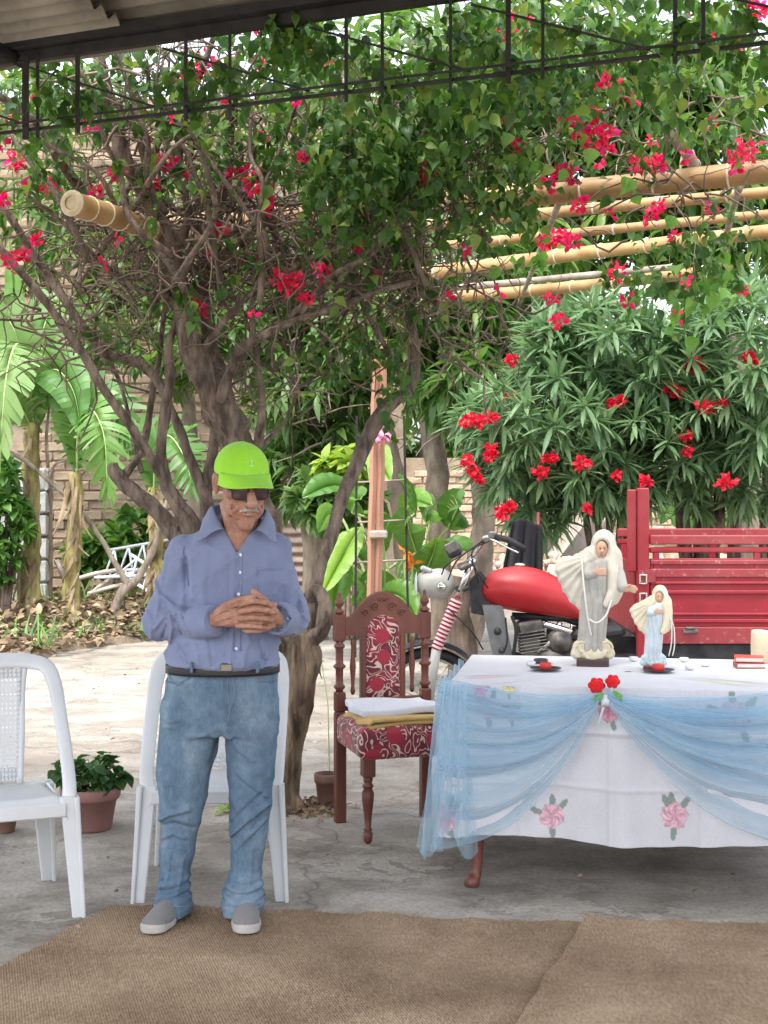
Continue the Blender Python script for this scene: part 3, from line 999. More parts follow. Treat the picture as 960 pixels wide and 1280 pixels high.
# ---------------- the bougainvillea over the terrace
bg_root = thing('bougainvillea', (on(372, 1012).x, on(372, 1012).y, 0), 'old bougainvillea with many twisting stems and red blooms behind the man', 'tree')
mb = MB()
limb(mb, [(366, 1016, 6.80, .075), (363, 985, 6.80, .058), (368, 930, 6.80, .060), (374, 870, 6.8, .070), (378, 830, 6.8, .078), (372, 800, 6.82, .075), (352, 765, 6.86, .07)], 8, 16, .3)
limb(mb, [(352, 905, 6.88, .04), (356, 860, 6.88, .05), (360, 815, 6.88, .06), (352, 770, 6.9, .07)], 8, 12, .3)
mb.build('trunk', MT['bark_trunk'], bg_root)
LIMBS = [
    [(368, 790, 6.85, .10), (340, 720, 6.9, .11), (318, 640, 6.9, .115), (302, 555, 6.9, .115), (262, 480, 6.85, .095), (238, 420, 6.8, .08), (222, 350, 6.8, .07), (200, 275, 6.75, .06), (165, 215, 6.7, .05), (140, 140, 6.6, .045), (120, 60, 6.5, .035)],
    [(300, 550, 6.9, .09), (285, 500, 6.95, .07), (262, 430, 7.0, .055), (255, 360, 7.0, .05), (268, 290, 6.9, .042), (285, 220, 6.8, .038), (290, 120, 6.6, .03), (300, 60, 6.5, .02)],
    [(380, 800, 6.8, .06), (398, 790, 6.75, .042), (406, 770, 6.75, .038), (402, 748, 6.78, .036), (390, 738, 6.8, .04), (378, 760, 6.84, .04)],
    [(382, 800, 6.82, .05), (384, 765, 6.82, .05), (392, 730, 6.85, .045), (415, 665, 6.9, .048), (438, 600, 6.95, .05), (458, 550, 7.0, .06), (485, 515, 7.0, .055), (510, 488, 7.05, .045), (517, 455, 7.1, .04), (512, 400, 7.1, .04), (520, 330, 7.1, .03), (500, 260, 7.0, .025)],
    [(510, 488, 7.05, .03), (495, 460, 7.0, .022), (475, 420, 6.9, .022), (450, 370, 6.9, .02), (440, 300, 6.8, .018)],
    [(345, 700, 6.9, .07), (270, 690, 6.95, .08), (225, 672, 7.0, .075), (190, 635, 7.0, .068), (158, 605, 7.0, .06), (145, 588, 7.0, .055), (143, 578, 7.0, .035)],
    [(152, 596, 7.0, .045), (166, 580, 7.05, .032), (180, 555, 7.1, .030), (188, 515, 7.1, .028), (195, 470, 7.1, .026), (205, 400, 7.0, .022), (215, 330, 6.9, .02)],
    [(270, 690, 6.95, .06), (235, 660, 6.9, .06), (212, 610, 6.85, .05), (200, 560, 6.8, .042), (208, 520, 6.8, .042), (213, 470, 6.8, .04), (212, 430, 6.8, .03), (225, 380, 6.8, .026), (235, 300, 6.7, .02)],
    [(260, 680, 6.95, .055), (220, 620, 6.85, .042), (180, 560, 6.75, .038), (140, 500, 6.7, .036), (95, 430, 6.65, .036), (55, 375, 6.6, .034), (0, 310, 6.5, .03), (-40, 280, 6.5, .03)],
    [(290, 680, 6.95, .06), (265, 640, 6.95, .05), (240, 580, 7.0, .042), (205, 490, 7.0, .04), (175, 455, 7.0, .042), (135, 445, 6.95, .04), (105, 410, 6.9, .036), (60, 345, 6.9, .035), (20, 280, 6.8, .03), (-20, 230, 6.8, .03)],
    [(255, 660, 7.0, .05), (258, 600, 7.0, .045), (268, 540, 7.0, .04), (262, 490, 7.0, .034), (245, 440, 7.0, .03), (225, 400, 7.0, .028), (215, 330, 7.0, .02)],
    [(275, 500, 6.8, .05), (285, 470, 6.75, .042), (300, 440, 6.7, .038), (330, 420, 6.65, .036), (370, 400, 6.6, .032), (415, 385, 6.6, .03), (450, 372, 6.6, .026), (520, 350, 6.6, .02)],
    [(325, 560, 6.9, .04), (327, 500, 6.8, .03), (322, 450, 6.8, .024), (316, 390, 6.8, .022), (325, 300, 6.7, .02), (350, 200, 6.6, .016)],
    [(120, 290, 6.9, .05), (100, 240, 6.8, .045), (70, 190, 6.6, .04), (40, 150, 6.5, .035), (0, 120, 6.4, .03)],
    [(230, 370, 6.9, .05), (205, 310, 6.9, .05), (185, 250, 6.8, .045), (180, 180, 6.7, .045), (165, 110, 6.6, .04), (150, 50, 6.5, .03)],
    [(215, 330, 6.8, .04), (235, 260, 6.7, .035), (225, 190, 6.7, .03), (240, 120, 6.6, .028), (270, 40, 6.4, .02)],
    [(130, 445, 7.1, .022), (150, 480, 7.1, .018), (165, 540, 7.1, .02), (178, 590, 7.05, .022)],
    [(340, 640, 6.9, .05), (352, 700, 6.9, .04), (362, 740, 6.88, .04)],
    [(222, 345, 6.8, .03), (190, 370, 6.75, .022), (130, 330, 6.7, .02), (80, 280, 6.6, .018), (30, 240, 6.5, .015)],
    [(250, 440, 6.8, .03), (300, 380, 6.7, .025), (360, 340, 6.6, .022), (420, 300, 6.6, .02), (470, 230, 6.5, .016)],
    [(325, 560, 6.95, .02), (360, 520, 7.0, .016), (372, 470, 7.0, .013), (355, 420, 7.0, .013), (380, 350, 6.9, .012)],
]
for i_, li in enumerate(LIMBS):
    k_ = (.72, .66, .8, .66)[i_] if i_ < 4 else .58
    mb = MB(); limb(mb, [(a, b_, c, r_ * k_) for a, b_, c, r_ in li], 12, 14, .3); mb.build('branch', MT['bark'], bg_root)
# stems running into the leafy top, each a branch of its own
for k in range(46):
    x0, y0 = R.uniform(90, 620), R.uniform(260, 400)
    d0 = R.uniform(6.4, 7.3)
    x, y, d = x0, y0, d0
    pts = [(x, y, d, .016)]
    dx = R.gauss(0, 22)
    for i in range(5):
        x += dx + R.gauss(0, 16); y -= R.uniform(25, 68); d += R.gauss(-.06, .1)
        pts.append((x, y, d, .015 * (1 - .14 * i)))
    mb = MB(); limb(mb, pts, 5, 6, .2); mb.build('branch', MT['bark'], bg_root)
mb = MB()
for (b_, n, L) in ((blob(330, 320, 6.9, 210, 85, .55), 420, .55), (blob(480, 320, 6.9, 120, 70, .5), 170, .5), (blob(180, 300, 6.9, 130, 90, .5), 150, .5),
                   (blob(230, 130, 6.6, 150, 100, .5), 220, .5), (blob(520, 180, 6.5, 160, 100, .5), 170, .5), (blob(100, 400, 6.9, 110, 80, .5), 90, .5), (blob(560, 400, 7.0, 90, 70, .4), 60, .5),
                   (blob(350, 460, 7.0, 90, 60, .4), 50, .5), (blob(800, 180, 6.8, 170, 120, .5), 90, .5)):
    twigs(mb, b_[0], b_[1], n, L, .0065)
o = mb.build('twig_tangle', MT['twig'], bg_root); o['kind'] = 'stuff'

# leaves: sprays hanging from the stems
def sprays(blobs, per, L0, hang=.5):
    """blobs: (blob, n sprays). leaves along short drooping shoots"""
    P, A, S = [], [], []
    for (c, r), n in blobs:
        C, _ = rand_in(c, r, n)
        for p in C:
            d = NR.normal(size=3); d[2] -= hang; d /= np.linalg.norm(d)
            m = max(2, per + NR.randint(-3, 4)); ln = NR.uniform(.10, .30)
            for k in range(m):
                t = k / m
                q = p + d * ln * t + np.array([0, 0, -.10 * hang * t * t])
                a = NR.normal(size=3) * .75 + d * .35; a[2] -= .75 * hang + .1
                P.append(q); A.append(a); S.append(L0 * NR.uniform(.6, 1.25))
    P, A, S = np.array(P), np.array(A), np.array(S)
    # leaves look outwards / upwards
    upv = NR.normal(size=(len(P), 3)) * .6 + np.array([0, -.35, .9])
    return P, frames(A, upv), S

CURT = [(blob(520, 130, 6.2, 130, 95, .5), 210), (blob(440, 200, 6.2, 90, 75, .45), 110), (blob(570, 190, 6.25, 90, 85, .45), 150), (blob(620, 60, 5.9, 120, 60, .5), 130),
        (blob(330, 90, 6.3, 110, 70, .5), 60), (blob(120, 90, 6.4, 130, 60, .5), 55), (blob(40, 150, 6.4, 70, 70, .4), 26), (blob(250, 190, 6.5, 120, 80, .5), 36),
        (blob(760, 50, 6.1, 130, 60, .6), 110), (blob(900, 40, 6.0, 110, 60, .6), 70), (blob(720, 160, 6.6, 110, 70, .5), 50), (blob(860, 330, 6.9, 110, 50, .5), 58), (blob(640, 250, 6.5, 45, 35, .3), 34),
        (blob(380, 300, 6.6, 120, 60, .4), 30), (blob(940, 230, 6.6, 70, 90, .5), 30), (blob(780, 110, 6.3, 110, 60, .5), 50),
        (blob(410, 430, 6.8, 40, 30, .3), 7), (blob(480, 440, 6.9, 50, 60, .3), 12), (blob(200, 380, 6.8, 120, 50, .4), 10), (blob(530, 350, 6.9, 30, 60, .3), 10),
        (blob(360, 20, 5.75, 60, 25, .2), 30)]
CURT = [(b_, max(3, int(n_ * k_))) for (b_, n_), k_ in zip(CURT, [.8, .8, .75, .55, .6, .6, .6, .6, .35, .3, .35, .45, .7, .5, .35, .35, 1, 1, 1, 1, 1])]
CURT = [(b_, int(n_ * 1.35)) for b_, n_ in CURT]
CURT[0] = (CURT[0][0], int(CURT[0][1] * .62)); CURT[1] = (CURT[1][0], int(CURT[1][1] * .8)); CURT[2] = (CURT[2][0], int(CURT[2][1] * .55)); CURT[12] = (CURT[12][0], int(CURT[12][1] * .5))
P, M, S = sprays(CURT, 9, .056, .8)
S = np.clip(S * np.exp(NR.normal(size=len(S)) * .25), .02, .085)
Pt, Mt, St = sprays([(blob(430, 55, 5.25, 60, 22, .12), 9), (blob(560, 45, 5.1, 60, 25, .12), 13), (blob(650, 70, 5.0, 50, 28, .12), 13), (blob(770, 45, 4.85, 60, 28, .12), 14), (blob(900, 35, 4.7, 60, 28, .12), 13), (blob(250, 95, 5.45, 60, 22, .12), 8), (blob(345, 20, 5.3, 40, 26, .1), 12), (blob(90, 120, 5.6, 60, 26, .12), 7), (blob(500, 90, 5.2, 50, 20, .12), 9)], 7, .062, .9)
P, M, S = np.concatenate([P, Pt]), np.concatenate([M, Mt]), np.concatenate([S, St])
sel = np.zeros(len(P), bool)
order = np.argsort(P[:, 1] - .2 * NR.uniform(size=len(P)))
big = [i for i in order if abs(P[i, 0] / P[i, 1] * FPX) < 470 and 10 < HY - (P[i, 2] - EYE) / P[i, 1] * FPX < 430][:230]
sel[big] = True
leaf_objs('leaf', HEART, P[sel], M[sel], S[sel], MT['leaf_boug'], bg_root)
scatter_obj('foliage', HEART, P[~sel], M[~sel], S[~sel], MT['leaf_boug'], bg_root)
# the lighter vine with bigger heart leaves trailing over the far poles
P, M, S = sprays([(blob(880, 345, 6.6, 40, 45, .15), 9), (blob(800, 250, 6.5, 60, 40, .2), 2), (blob(690, 195, 6.3, 60, 40, .2), 3), (blob(560, 100, 6.0, 60, 40, .2), 4), (blob(650, 350, 6.9, 60, 30, .2), 3)], 4, .095, 1.0)
leaf_objs('heart_leaf', HEARTB, P, M, S * .85, MT['leaf_heart'], bg_root)

def blossom(c, r, n, L, mat, name, par, flat=1.0):
    D = NR.normal(size=(n, 3)); D /= np.linalg.norm(D, axis=1, keepdims=True)
    PP = np.array(c) + D * r * NR.uniform(.2, 1.0, (n, 1)) * np.array([1, 1, flat])
    A = D + NR.normal(size=(n, 3)) * .5
    return scatter_obj(name, BRACT, PP, frames(A, NR.normal(size=(n, 3))), NR.uniform(L * .7, L * 1.2, n), mat, par, stuff=False)
BF = [(22, 200, 6.6, .05), (60, 236, 6.6, .04), (240, 90, 6.5, .06), (258, 78, 6.6, .05), (228, 100, 6.5, .03), (324, 80, 6.5, .03), (411, 72, 6.4, .035), (543, 78, 6.2, .035), (318, 232, 6.5, .055), (333, 244, 6.5, .04), (312, 218, 6.6, .04),
      (208, 200, 6.6, .05), (225, 215, 6.7, .05), (147, 215, 6.6, .03), (248, 386, 6.7, .035), (352, 350, 6.5, .04), (368, 352, 6.5, .045), (382, 374, 6.5, .025), (358, 362, 6.5, .03), (408, 345, 6.6, .025), (450, 305, 6.6, .025), (275, 286, 6.6, .025),
      (531, 218, 6.1, .04), (646, 28, 6.0, .055), (632, 40, 6.0, .04), (748, 74, 6.3, .035), (759, 106, 6.3, .05), (742, 172, 6.3, .07), (728, 160, 6.3, .05), (755, 182, 6.3, .05), (715, 220, 6.4, .035), (700, 216, 6.4, .03), (686, 230, 6.6, .04), (638, 150, 6.2, .025), (648, 180, 6.2, .025),
      (932, 190, 6.6, .075), (918, 203, 6.6, .05), (948, 10, 6.1, .05), (932, 5, 6.1, .03), (690, 300, 7.4, .05), (705, 296, 7.4, .05), (716, 303, 7.4, .045), (680, 305, 7.4, .03), (812, 268, 7.2, .04), (825, 258, 7.2, .035), (890, 262, 7.0, .03), (800, 205, 6.7, .04), (823, 205, 6.7, .04), (772, 340, 7.3, .065), (784, 376, 7.3, .04), (697, 400, 7.4, .05), (690, 372, 7.4, .03),
      (742, 143, 6.3, .03), (706, 155, 6.3, .02), (725, 255, 6.7, .04), (930, 365, 7.0, .03), (15, 322, 6.6, .035), (30, 320, 6.6, .03), (48, 300, 6.6, .02), (240, 410, 6.8, .02), (3, 250, 6.5, .03), (192, 228, 6.7, .03), (330, 262, 6.6, .03), (290, 215, 6.6, .02), (120, 240, 6.6, .02), (468, 345, 6.7, .02)]
for x, y, d, r in BF:
    blossom(at(x, y, d), r * .85, int(8 + r * 420), .036, MT['bract'], 'blossom', bg_root)

for k in range(70):
    x, y = R.uniform(0, 960), R.uniform(20, 400)
    if (x > 560 or x < 430) and not (350 < y and x < 300):
        blossom(at(x, y, R.uniform(6.0, 6.9)), R.uniform(.012, .028), R.randint(3, 9), .034, MT['bract'], 'blossom', bg_root)

# ---------------- mango trees behind
def mango(name, label, base, trunk_pts, blobs, n_scale=1.0, mat='leaf_mango', L=.24, parts=90, group=None):
    t = thing(name, (base.x, base.y, 0), label, 'tree', group)
    for i, tp in enumerate(trunk_pts):
        mb_ = MB(); limb(mb_, tp, 6, 12, .2); mb_.build('trunk' if i == 0 else 'branch', MT['mango_bark'], t)
    Pc, Ax = [], []
    for (c, r), n in blobs:
        p, dirs = rand_in(c, r, int(n * n_scale), .35)
        Pc.append(p); Ax.append(dirs + NR.normal(size=dirs.shape) * .5 + np.array([0, -.2, .35]))
    Pc, Ax = np.concatenate(Pc), np.concatenate(Ax)
    P_, M_, S_ = whorls(Pc, Ax, 10, 1.15, L, L * .25, .45)
    o_ = np.argsort(P_[:, 1])
    k_ = o_[:parts]; r_ = o_[parts:]
    leaf_objs('leaf', MANGO, P_[k_], M_[k_], S_[k_], MT[mat], t)
    scatter_obj('crown', MANGO, P_[r_], M_[r_], S_[r_], MT[mat], t)
    # inner twigs
    mb_ = MB()
    for (c, r), n in blobs: twigs(mb_, c, r, max(3, int(n * .18)), max(r) * .8, .012, .4)
    o2 = mb_.build('twigs', MT['mango_bark'], t); o2['kind'] = 'stuff'
    return t
mango('mango_tree', 'mango tree with several grey trunks behind the cargo trike', at(552, 800, 12.6),
      [[(556, 835, 12.6, .13), (552, 760, 12.6, .11), (548, 660, 12.6, .10), (545, 580, 12.6, .10), (536, 500, 12.7, .09), (545, 420, 12.7, .07)],
       [(580, 830, 12.5, .12), (598, 700, 12.4, .11), (605, 640, 12.4, .10), (598, 560, 12.4, .09), (585, 480, 12.4, .07)],
       [(520, 800, 12.9, .10), (500, 640, 12.9, .09), (486, 560, 12.9, .08), (470, 480, 12.9, .05)]],
      [(blob(580, 470, 12.2, 60, 55, .8), 70), (blob(520, 400, 12.5, 90, 60, .9), 85), (blob(640, 400, 12.5, 80, 60, 1.0), 70), (blob(600, 320, 12.8, 130, 70, 1.2), 100)], parts=90)
mango('mango_tree', 'dense dark green mango tree filling the gap between bougainvillea stems and reddish post', at(400, 790, 14.0),
      [[(395, 800, 14, .13), (392, 700, 14, .11), (385, 600, 14, .1), (390, 480, 14, .08)]],
      [(blob(400, 500, 13.6, 75, 60, .9), 105), (blob(440, 430, 13.7, 80, 60, 1.0), 85), (blob(350, 430, 13.9, 80, 60, 1.0), 75), (blob(390, 590, 13.8, 75, 50, .8), 95), (blob(300, 400, 14.2, 90, 60, 1), 70), (blob(400, 330, 14.2, 150, 60, 1.0), 90)], mat='leaf_mango_dark', parts=90)
mango('mango_tree', 'tall yellow-green mango tree rising above the bamboo pergola', at(930, 760, 14.5),
      [[(935, 800, 14.5, .2), (930, 600, 14.5, .18), (900, 400, 14.4, .16), (870, 250, 14.2, .12), (850, 150, 14, .08)], [(905, 420, 14.4, .1), (800, 300, 14, .09), (740, 180, 13.8, .06)]],
      [(blob(850, 180, 13.2, 110, 90, 1.3), 170), (blob(760, 120, 13.5, 110, 100, 1.2), 140), (blob(690, 210, 13.8, 90, 80, 1.0), 80), (blob(880, 90, 13.4, 70, 70, 1.0), 70), (blob(905, 250, 13.2, 60, 50, .8), 45),
       (blob(700, 50, 13.6, 120, 80, 1.2), 80), (blob(760, 290, 13.6, 110, 45, 1.0), 90), (blob(900, 310, 13.6, 80, 50, 1.0), 60), (blob(640, 150, 14, 100, 100, 1.2), 70), (blob(500, 130, 14.5, 160, 130, 1.2), 110)], mat='leaf_mango', L=.27, parts=120)
mango('mango_tree', 'bright leafy tree in front of the adobe wall behind the banana plants', at(240, 740, 18.0),
      [[(250, 760, 18, .12), (245, 620, 18, .1), (235, 500, 18, .08), (220, 400, 18, .06)]],
      [(blob(230, 430, 17.6, 80, 60, .9), 70), (blob(160, 390, 17.8, 80, 50, .9), 50), (blob(110, 420, 17.8, 50, 40, .8), 22), (blob(320, 540, 17.6, 40, 60, .6), 30), (blob(200, 270, 18, 120, 70, 1), 70), (blob(330, 200, 18, 120, 110, 1), 80), (blob(70, 130, 18, 110, 60, 1), 60), (blob(50, 250, 18, 90, 50, 1), 55), (blob(130, 320, 18, 90, 45, 1), 45), (blob(20, 340, 18, 60, 40, .8), 18)], mat='leaf_mango', parts=60)
# young shoots on the dark mango
tt = thing('leafy_shrub', (at(455, 780, 12.2).x, 12.2, 0), 'shrub with pale yellow-green shoots behind the long leaning limb', 'shrub')
mb = MB()
for k in range(6): limb(mb, [(430 + k * 5, 800, 12.2, .02), (425 + k * 8, 700, 12.2, .016), (400 + k * 12, 610, 12.2, .01)], 5, 6)
mb.build('stems', MT['twig'], tt)
C, D = rand_in(*blob(432, 585, 12.0, 32, 28, .3), 26)
P, M, S = whorls(C, D + np.array([0, -.3, .6]), 7, 1.0, .16, .04, .2)
scatter_obj('foliage', OVAL, P, M, S, MT['leaf_young'], tt)
C, D = rand_in(*blob(420, 625, 12.3, 60, 40, .4), 60)
P, M, S = whorls(C, D + np.array([0, -.3, .3]), 8, 1.0, .17, .04, .3)
scatter_obj('lower_foliage', OVAL, P, M, S, MT['leaf_mango_dark'], tt)

# far tree belt behind the yard walls
for i, (px, py, d, rx, ry, lab) in enumerate([(700, 470, 30, 130, 150, 'far tree with a broad crown behind the tan brick wall'), (900, 520, 31, 130, 130, 'far tree seen through the oleander stems beyond the tan wall'),
                                     (540, 480, 29, 110, 150, 'far tree between the adobe house and the tan brick wall')]):
    mango('far_tree', lab, at(px, 700, d), [[(px, 700, d, .25), (px - 4, 560, d, .2), (px, py, d, .1)]], [(blob(px, py, d, rx, ry, 1.5), 190)], mat='leaf_mango', L=.55, parts=0)

# ---------------- oleanders with red flowers
def oleander(label, base, stems, blobs, flowers):
    t = thing('oleander', (base.x, base.y, 0), label, 'shrub')
    for s_ in stems:
        mb_ = MB(); limb(mb_, s_, 6, 7, .15); mb_.build('stem', MT['bark'], t)
    Pc, Ax = [], []
    for (c, r), n in blobs:
        p, dirs = rand_in(c, tuple(x * 1.1 for x in r), int(n * .85), .3)
        Pc.append(p); Ax.append(dirs + NR.normal(size=dirs.shape) * .35 + np.array([0, -.55, .45]))
    Pc, Ax = np.concatenate(Pc), np.concatenate(Ax)
    P_, M_, S_ = whorls(Pc, Ax, 15, .95, .20, .05, .2)
    o_ = np.argsort(P_[:, 1]); k_, r_ = o_[:200], o_[200:]
    leaf_objs('leaf', OLE, P_[k_], M_[k_], S_[k_], MT['leaf_ole'], t)
    scatter_obj('foliage', OLE, P_[r_], M_[r_], S_[r_], MT['leaf_ole'], t)
    for x, y, d, r in flowers:
        blossom(at(x, y, d), r * .85, int(16 + r * 500), .036, MT['oleander_petal'], 'flower_cluster', t, .8)
    return t
OD = 9.9
oleander('red flowering oleander overhanging the trike fuel tank', at(760, 800, OD),
         [[(760 + dx, 850, OD + .2, .03), (756 + dx * 1.2, 700, OD + .2, .026), (745 + dx * 1.6, 600, OD + .1, .022), (700 + dx * 3, 480, OD, .015)] for dx in (-14, -4, 6, 16, 24)],
         [(blob(690, 520, OD, 90, 80, .7), 120), (blob(750, 450, OD, 90, 70, .7), 90), (blob(650, 580, OD, 65, 42, .5), 62), (blob(740, 590, OD, 80, 40, .6), 80), (blob(790, 540, OD, 70, 80, .6), 75), (blob(668, 640, OD, 34, 26, .3), 22), (blob(700, 430, OD, 50, 40, .4), 30), (blob(610, 520, OD, 40, 30, .4), 22), (blob(780, 615, OD, 40, 30, .4), 22)],
         [(585, 526, 9.3, .055), (600, 526, 9.3, .05), (615, 522, 9.35, .04), (583, 575, 9.3, .04), (592, 588, 9.3, .04), (599, 598, 9.3, .025), (615, 560, 9.3, .045), (612, 570, 9.3, .04), (628, 641, 9.3, .05), (637, 634, 9.35, .045), (676, 590, 9.2, .045), (690, 573, 9.2, .03), (683, 572, 9.2, .03), (728, 578, 9.1, .07), (763, 505, 9.3, .03), (776, 500, 9.3, .035), (640, 450, 9.6, .04), (638, 495, 9.6, .035), (735, 636, 9.2, .025), (772, 595, 9.2, .025), (806, 602, 9.2, .04)])
oleander('red flowering oleander with thick dark stems behind the red cargo bed', at(880, 800, OD + .3),
         [[(x0, 850, OD + .4, r_), (x0 + s_, 700, OD + .4, r_ * .9), (x0 + s_ * 2.2, 600, OD + .3, r_ * .8), (x0 + s_ * 4, 470, OD + .2, r_ * .5)] for x0, s_, r_ in ((862, -4, .06), (874, 3, .065), (884, 8, .05), (893, -6, .06), (905, 10, .04), (948, 4, .035), (958, 6, .04), (930, -8, .03))],
         [(blob(860, 540, OD, 80, 70, .6), 100), (blob(900, 460, OD, 90, 80, .7), 110), (blob(940, 560, OD, 60, 70, .6), 70), (blob(830, 450, OD, 70, 60, .6), 60), (blob(955, 400, OD, 60, 60, .6), 45), (blob(880, 610, OD, 60, 30, .4), 32)],
         [(872, 456, 9.4, .06), (862, 458, 9.4, .04), (838, 488, 9.4, .05), (846, 489, 9.4, .035), (882, 510, 9.3, .07), (900, 505, 9.3, .05), (858, 545, 9.3, .045), (860, 563, 9.3, .03), (908, 602, 9.2, .07), (937, 447, 9.4, .045), (945, 455, 9.4, .03), (952, 480, 9.4, .05), (955, 488, 9.4, .04)])

# ---------------- banana plants, broad-leaved plant
def big_leaf(par, pts, width, mat, name='leaf', torn=0, fold=.25, prof=None, rib=True):
    """blade along a midrib given as world points; torn: number of splits each side (0 = whole blade)"""
    C = [Vector(c) for c in crom([tuple(p) for p in pts], 16 if torn else 8)]
    n = len(C); mb_ = MB()
    prof = prof or (lambda t: min(1, 3.2 * t + .12) * (1 - max(0, t - .55) ** 1.6 * 3.4))
    viewn = Vector((jit(.4), -1, .5 + jit(.3))).normalized()
    L_, R_ = [], []
    for i in range(n):
        t = i / (n - 1)
        tg = (C[min(i + 1, n - 1)] - C[max(i - 1, 0)]).normalized()
        sd = tg.cross(viewn)
        if sd.length < .05: sd = tg.orthogonal()
        sd.normalize()
        nn = sd.cross(tg).normalized()
        w_ = max(.004, width * prof(t))
        wave = .05 * width * math.sin(t * 23 + len(L_))
        L_.append((C[i], C[i] + sd * w_ + nn * (w_ * fold + wave), tg)); R_.append((C[i], C[i] - sd * w_ + nn * (w_ * fold - wave), tg))
    for side in (L_, R_):
        if not torn:
            K = 4
            for i in range(n - 1):
                a, b_ = side[i], side[i + 1]
                nrm_ = (a[1] - a[0]).cross(b_[0] - a[0])
                nrm_ = nrm_.normalized() if nrm_.length > 1e-9 else Vector((0, 0, 1))
                if nrm_.z < 0: nrm_ = -nrm_
                row = []
                for e in (a, b_):
                    w_ = (e[1] - e[0]).length
                    row.append([e[0].lerp(e[1], k / K) + nrm_ * (w_ * .22 * math.sin(math.pi * k / K * .9)) for k in range(K + 1)])
                for k in range(K): mb_.add((row[0][k], row[0][k + 1], row[1][k + 1], row[1][k]), [(0, 1, 2, 3)])
        else:
            i = 0
            while i < n - 1:
                j = min(n - 1, i + R.choice((1, 1, 2, 3)))
                dro = Vector((jit(.12), jit(.12), -R.uniform(.05, .45))) * width
                a, b_ = side[i], side[j]
                sw = a[2] * width * R.uniform(.2, .5)
                prev = (a[0], b_[0])
                for k in range(1, 5):
                    t = k / 4; nar = 1 - .55 * max(0, t - .5) * 2
                    ca_ = a[0].lerp(a[1], t) + dro * t * t + sw * t; cb_ = b_[0].lerp(b_[1], t) + dro * t * t + sw * t
                    mid_ = (ca_ + cb_) / 2
                    cur = (mid_.lerp(ca_, nar), mid_.lerp(cb_, nar))
                    mb_.add((prev[0], cur[0], cur[1], prev[1]), [(0, 1, 2, 3)])
                    prev = cur
                i = j
    o_ = mb_.weld().build(name, MT[mat], par)
    if rib:
        rb = MB(); rb.tube([c - viewn * .004 for c in C], [max(.002, width * .055 * (1 - .8 * i / n)) for i in range(n)], 6)
        rb.build('midrib', leaf_rib, o_)
    return o_
leaf_rib = plain('leaf_midrib', (.42, .52, .22), .5)

def banana(label, base_px, top_px, d, leaves, r=.1):
    b = on(*base_px); b = at(base_px[0], base_px[1], d)
    t = thing('banana_plant', (b.x, d, 0), label, 'plant', None)
    mb_ = MB()
    limb(mb_, [(base_px[0], base_px[1] + 12, d, r * 1.5), (base_px[0] + 1, base_px[1] - 40, d, r * 1.15), ((base_px[0] + top_px[0]) / 2, (base_px[1] + top_px[1]) / 2, d, r), (top_px[0], top_px[1], d, r * .7)], 8, 12, .35)
    mb_.build('pseudostem', MT['banana_stem'], t)
    for k in range(34):
        tt_ = R.random() ** 1.3
        x = base_px[0] + (top_px[0] - base_px[0]) * tt_ ; y = base_px[1] + (top_px[1] - base_px[1]) * tt_
        a = at(x, y, d) + Vector((jit(r), -r * R.uniform(.3, 1.05), 0))
        ln = R.uniform(.2, .5)
        s_ = MB(); w_ = R.uniform(.012, .035); dx = jit(.15)
        s_.grid(lambda u, v: a + Vector(((u - .5) * w_ * 2 * (1 - .6 * v) + dx * v * v, -.04 * math.sin(v * 3) - .05 * v - .01 * math.sin(u * 3.1), -ln * v)), 2, 5)
        s_.build('dry_sheath', MT['dry_sheath'], t)
    for pts, w_, mat, torn in leaves:
        big_leaf(t, [at(*p) for p in pts], w_, mat, torn=torn)
    return t
banana('banana plant with a drooping feathery leaf and a yellow stained stem', (36, 775), (42, 530), 15.4,
       [([(42, 540, 15.4), (36, 470, 15.2), (22, 430, 14.9), (8, 470, 14.6), (0, 560, 14.5)], .36, 'leaf_palm', 1),
        ([(42, 540, 15.4), (30, 460, 15.3), (10, 400, 15.3), (-40, 400, 15.2)], .30, 'leaf_palm', 1),
        ([(44, 540, 15.4), (50, 480, 15.3), (70, 462, 15.0), (92, 490, 14.7), (102, 545, 14.6)], .28, 'leaf_banana', 0),
        ([(42, 540, 15.4), (20, 500, 15.2), (0, 500, 15.1), (-30, 540, 15)], .25, 'leaf_palm', 1),
        ([(44, 540, 15.4), (28, 440, 15.4), (18, 360, 15.4), (12, 300, 15.4)], .12, 'leaf_banana', 0),
        ([(44, 530, 15.4), (48, 440, 15.5), (70, 380, 15.7), (110, 400, 15.8)], .26, 'leaf_banana', 1)])
banana('slimmer banana plant with torn hanging leaves beside the forked sapling', (88, 782), (96, 590), 15.0,
       [([(96, 590, 15.0), (98, 540, 14.9), (112, 510, 14.7), (130, 545, 14.5), (134, 620, 14.5)], .30, 'leaf_banana', 1),
        ([(96, 590, 15.0), (100, 530, 15.0), (120, 490, 14.9), (150, 505, 14.8), (158, 545, 14.8)], .26, 'leaf_banana', 1),
        ([(96, 590, 15.1), (92, 520, 15.2), (80, 480, 15.3), (60, 500, 15.3)], .22, 'leaf_banana', 0)], .085)
b3 = banana('banana plant hidden behind the bougainvillea stems with broad torn leaves', (196, 760), (192, 610), 17.0,
       [([(192, 620, 17.0), (196, 560, 16.8), (212, 545, 16.5), (232, 575, 16.2), (240, 610, 16.1)], .30, 'leaf_banana', 1),
        ([(192, 620, 17.0), (186, 560, 17.0), (170, 540, 17.0), (150, 560, 17.0)], .26, 'leaf_banana', 1)], .08)
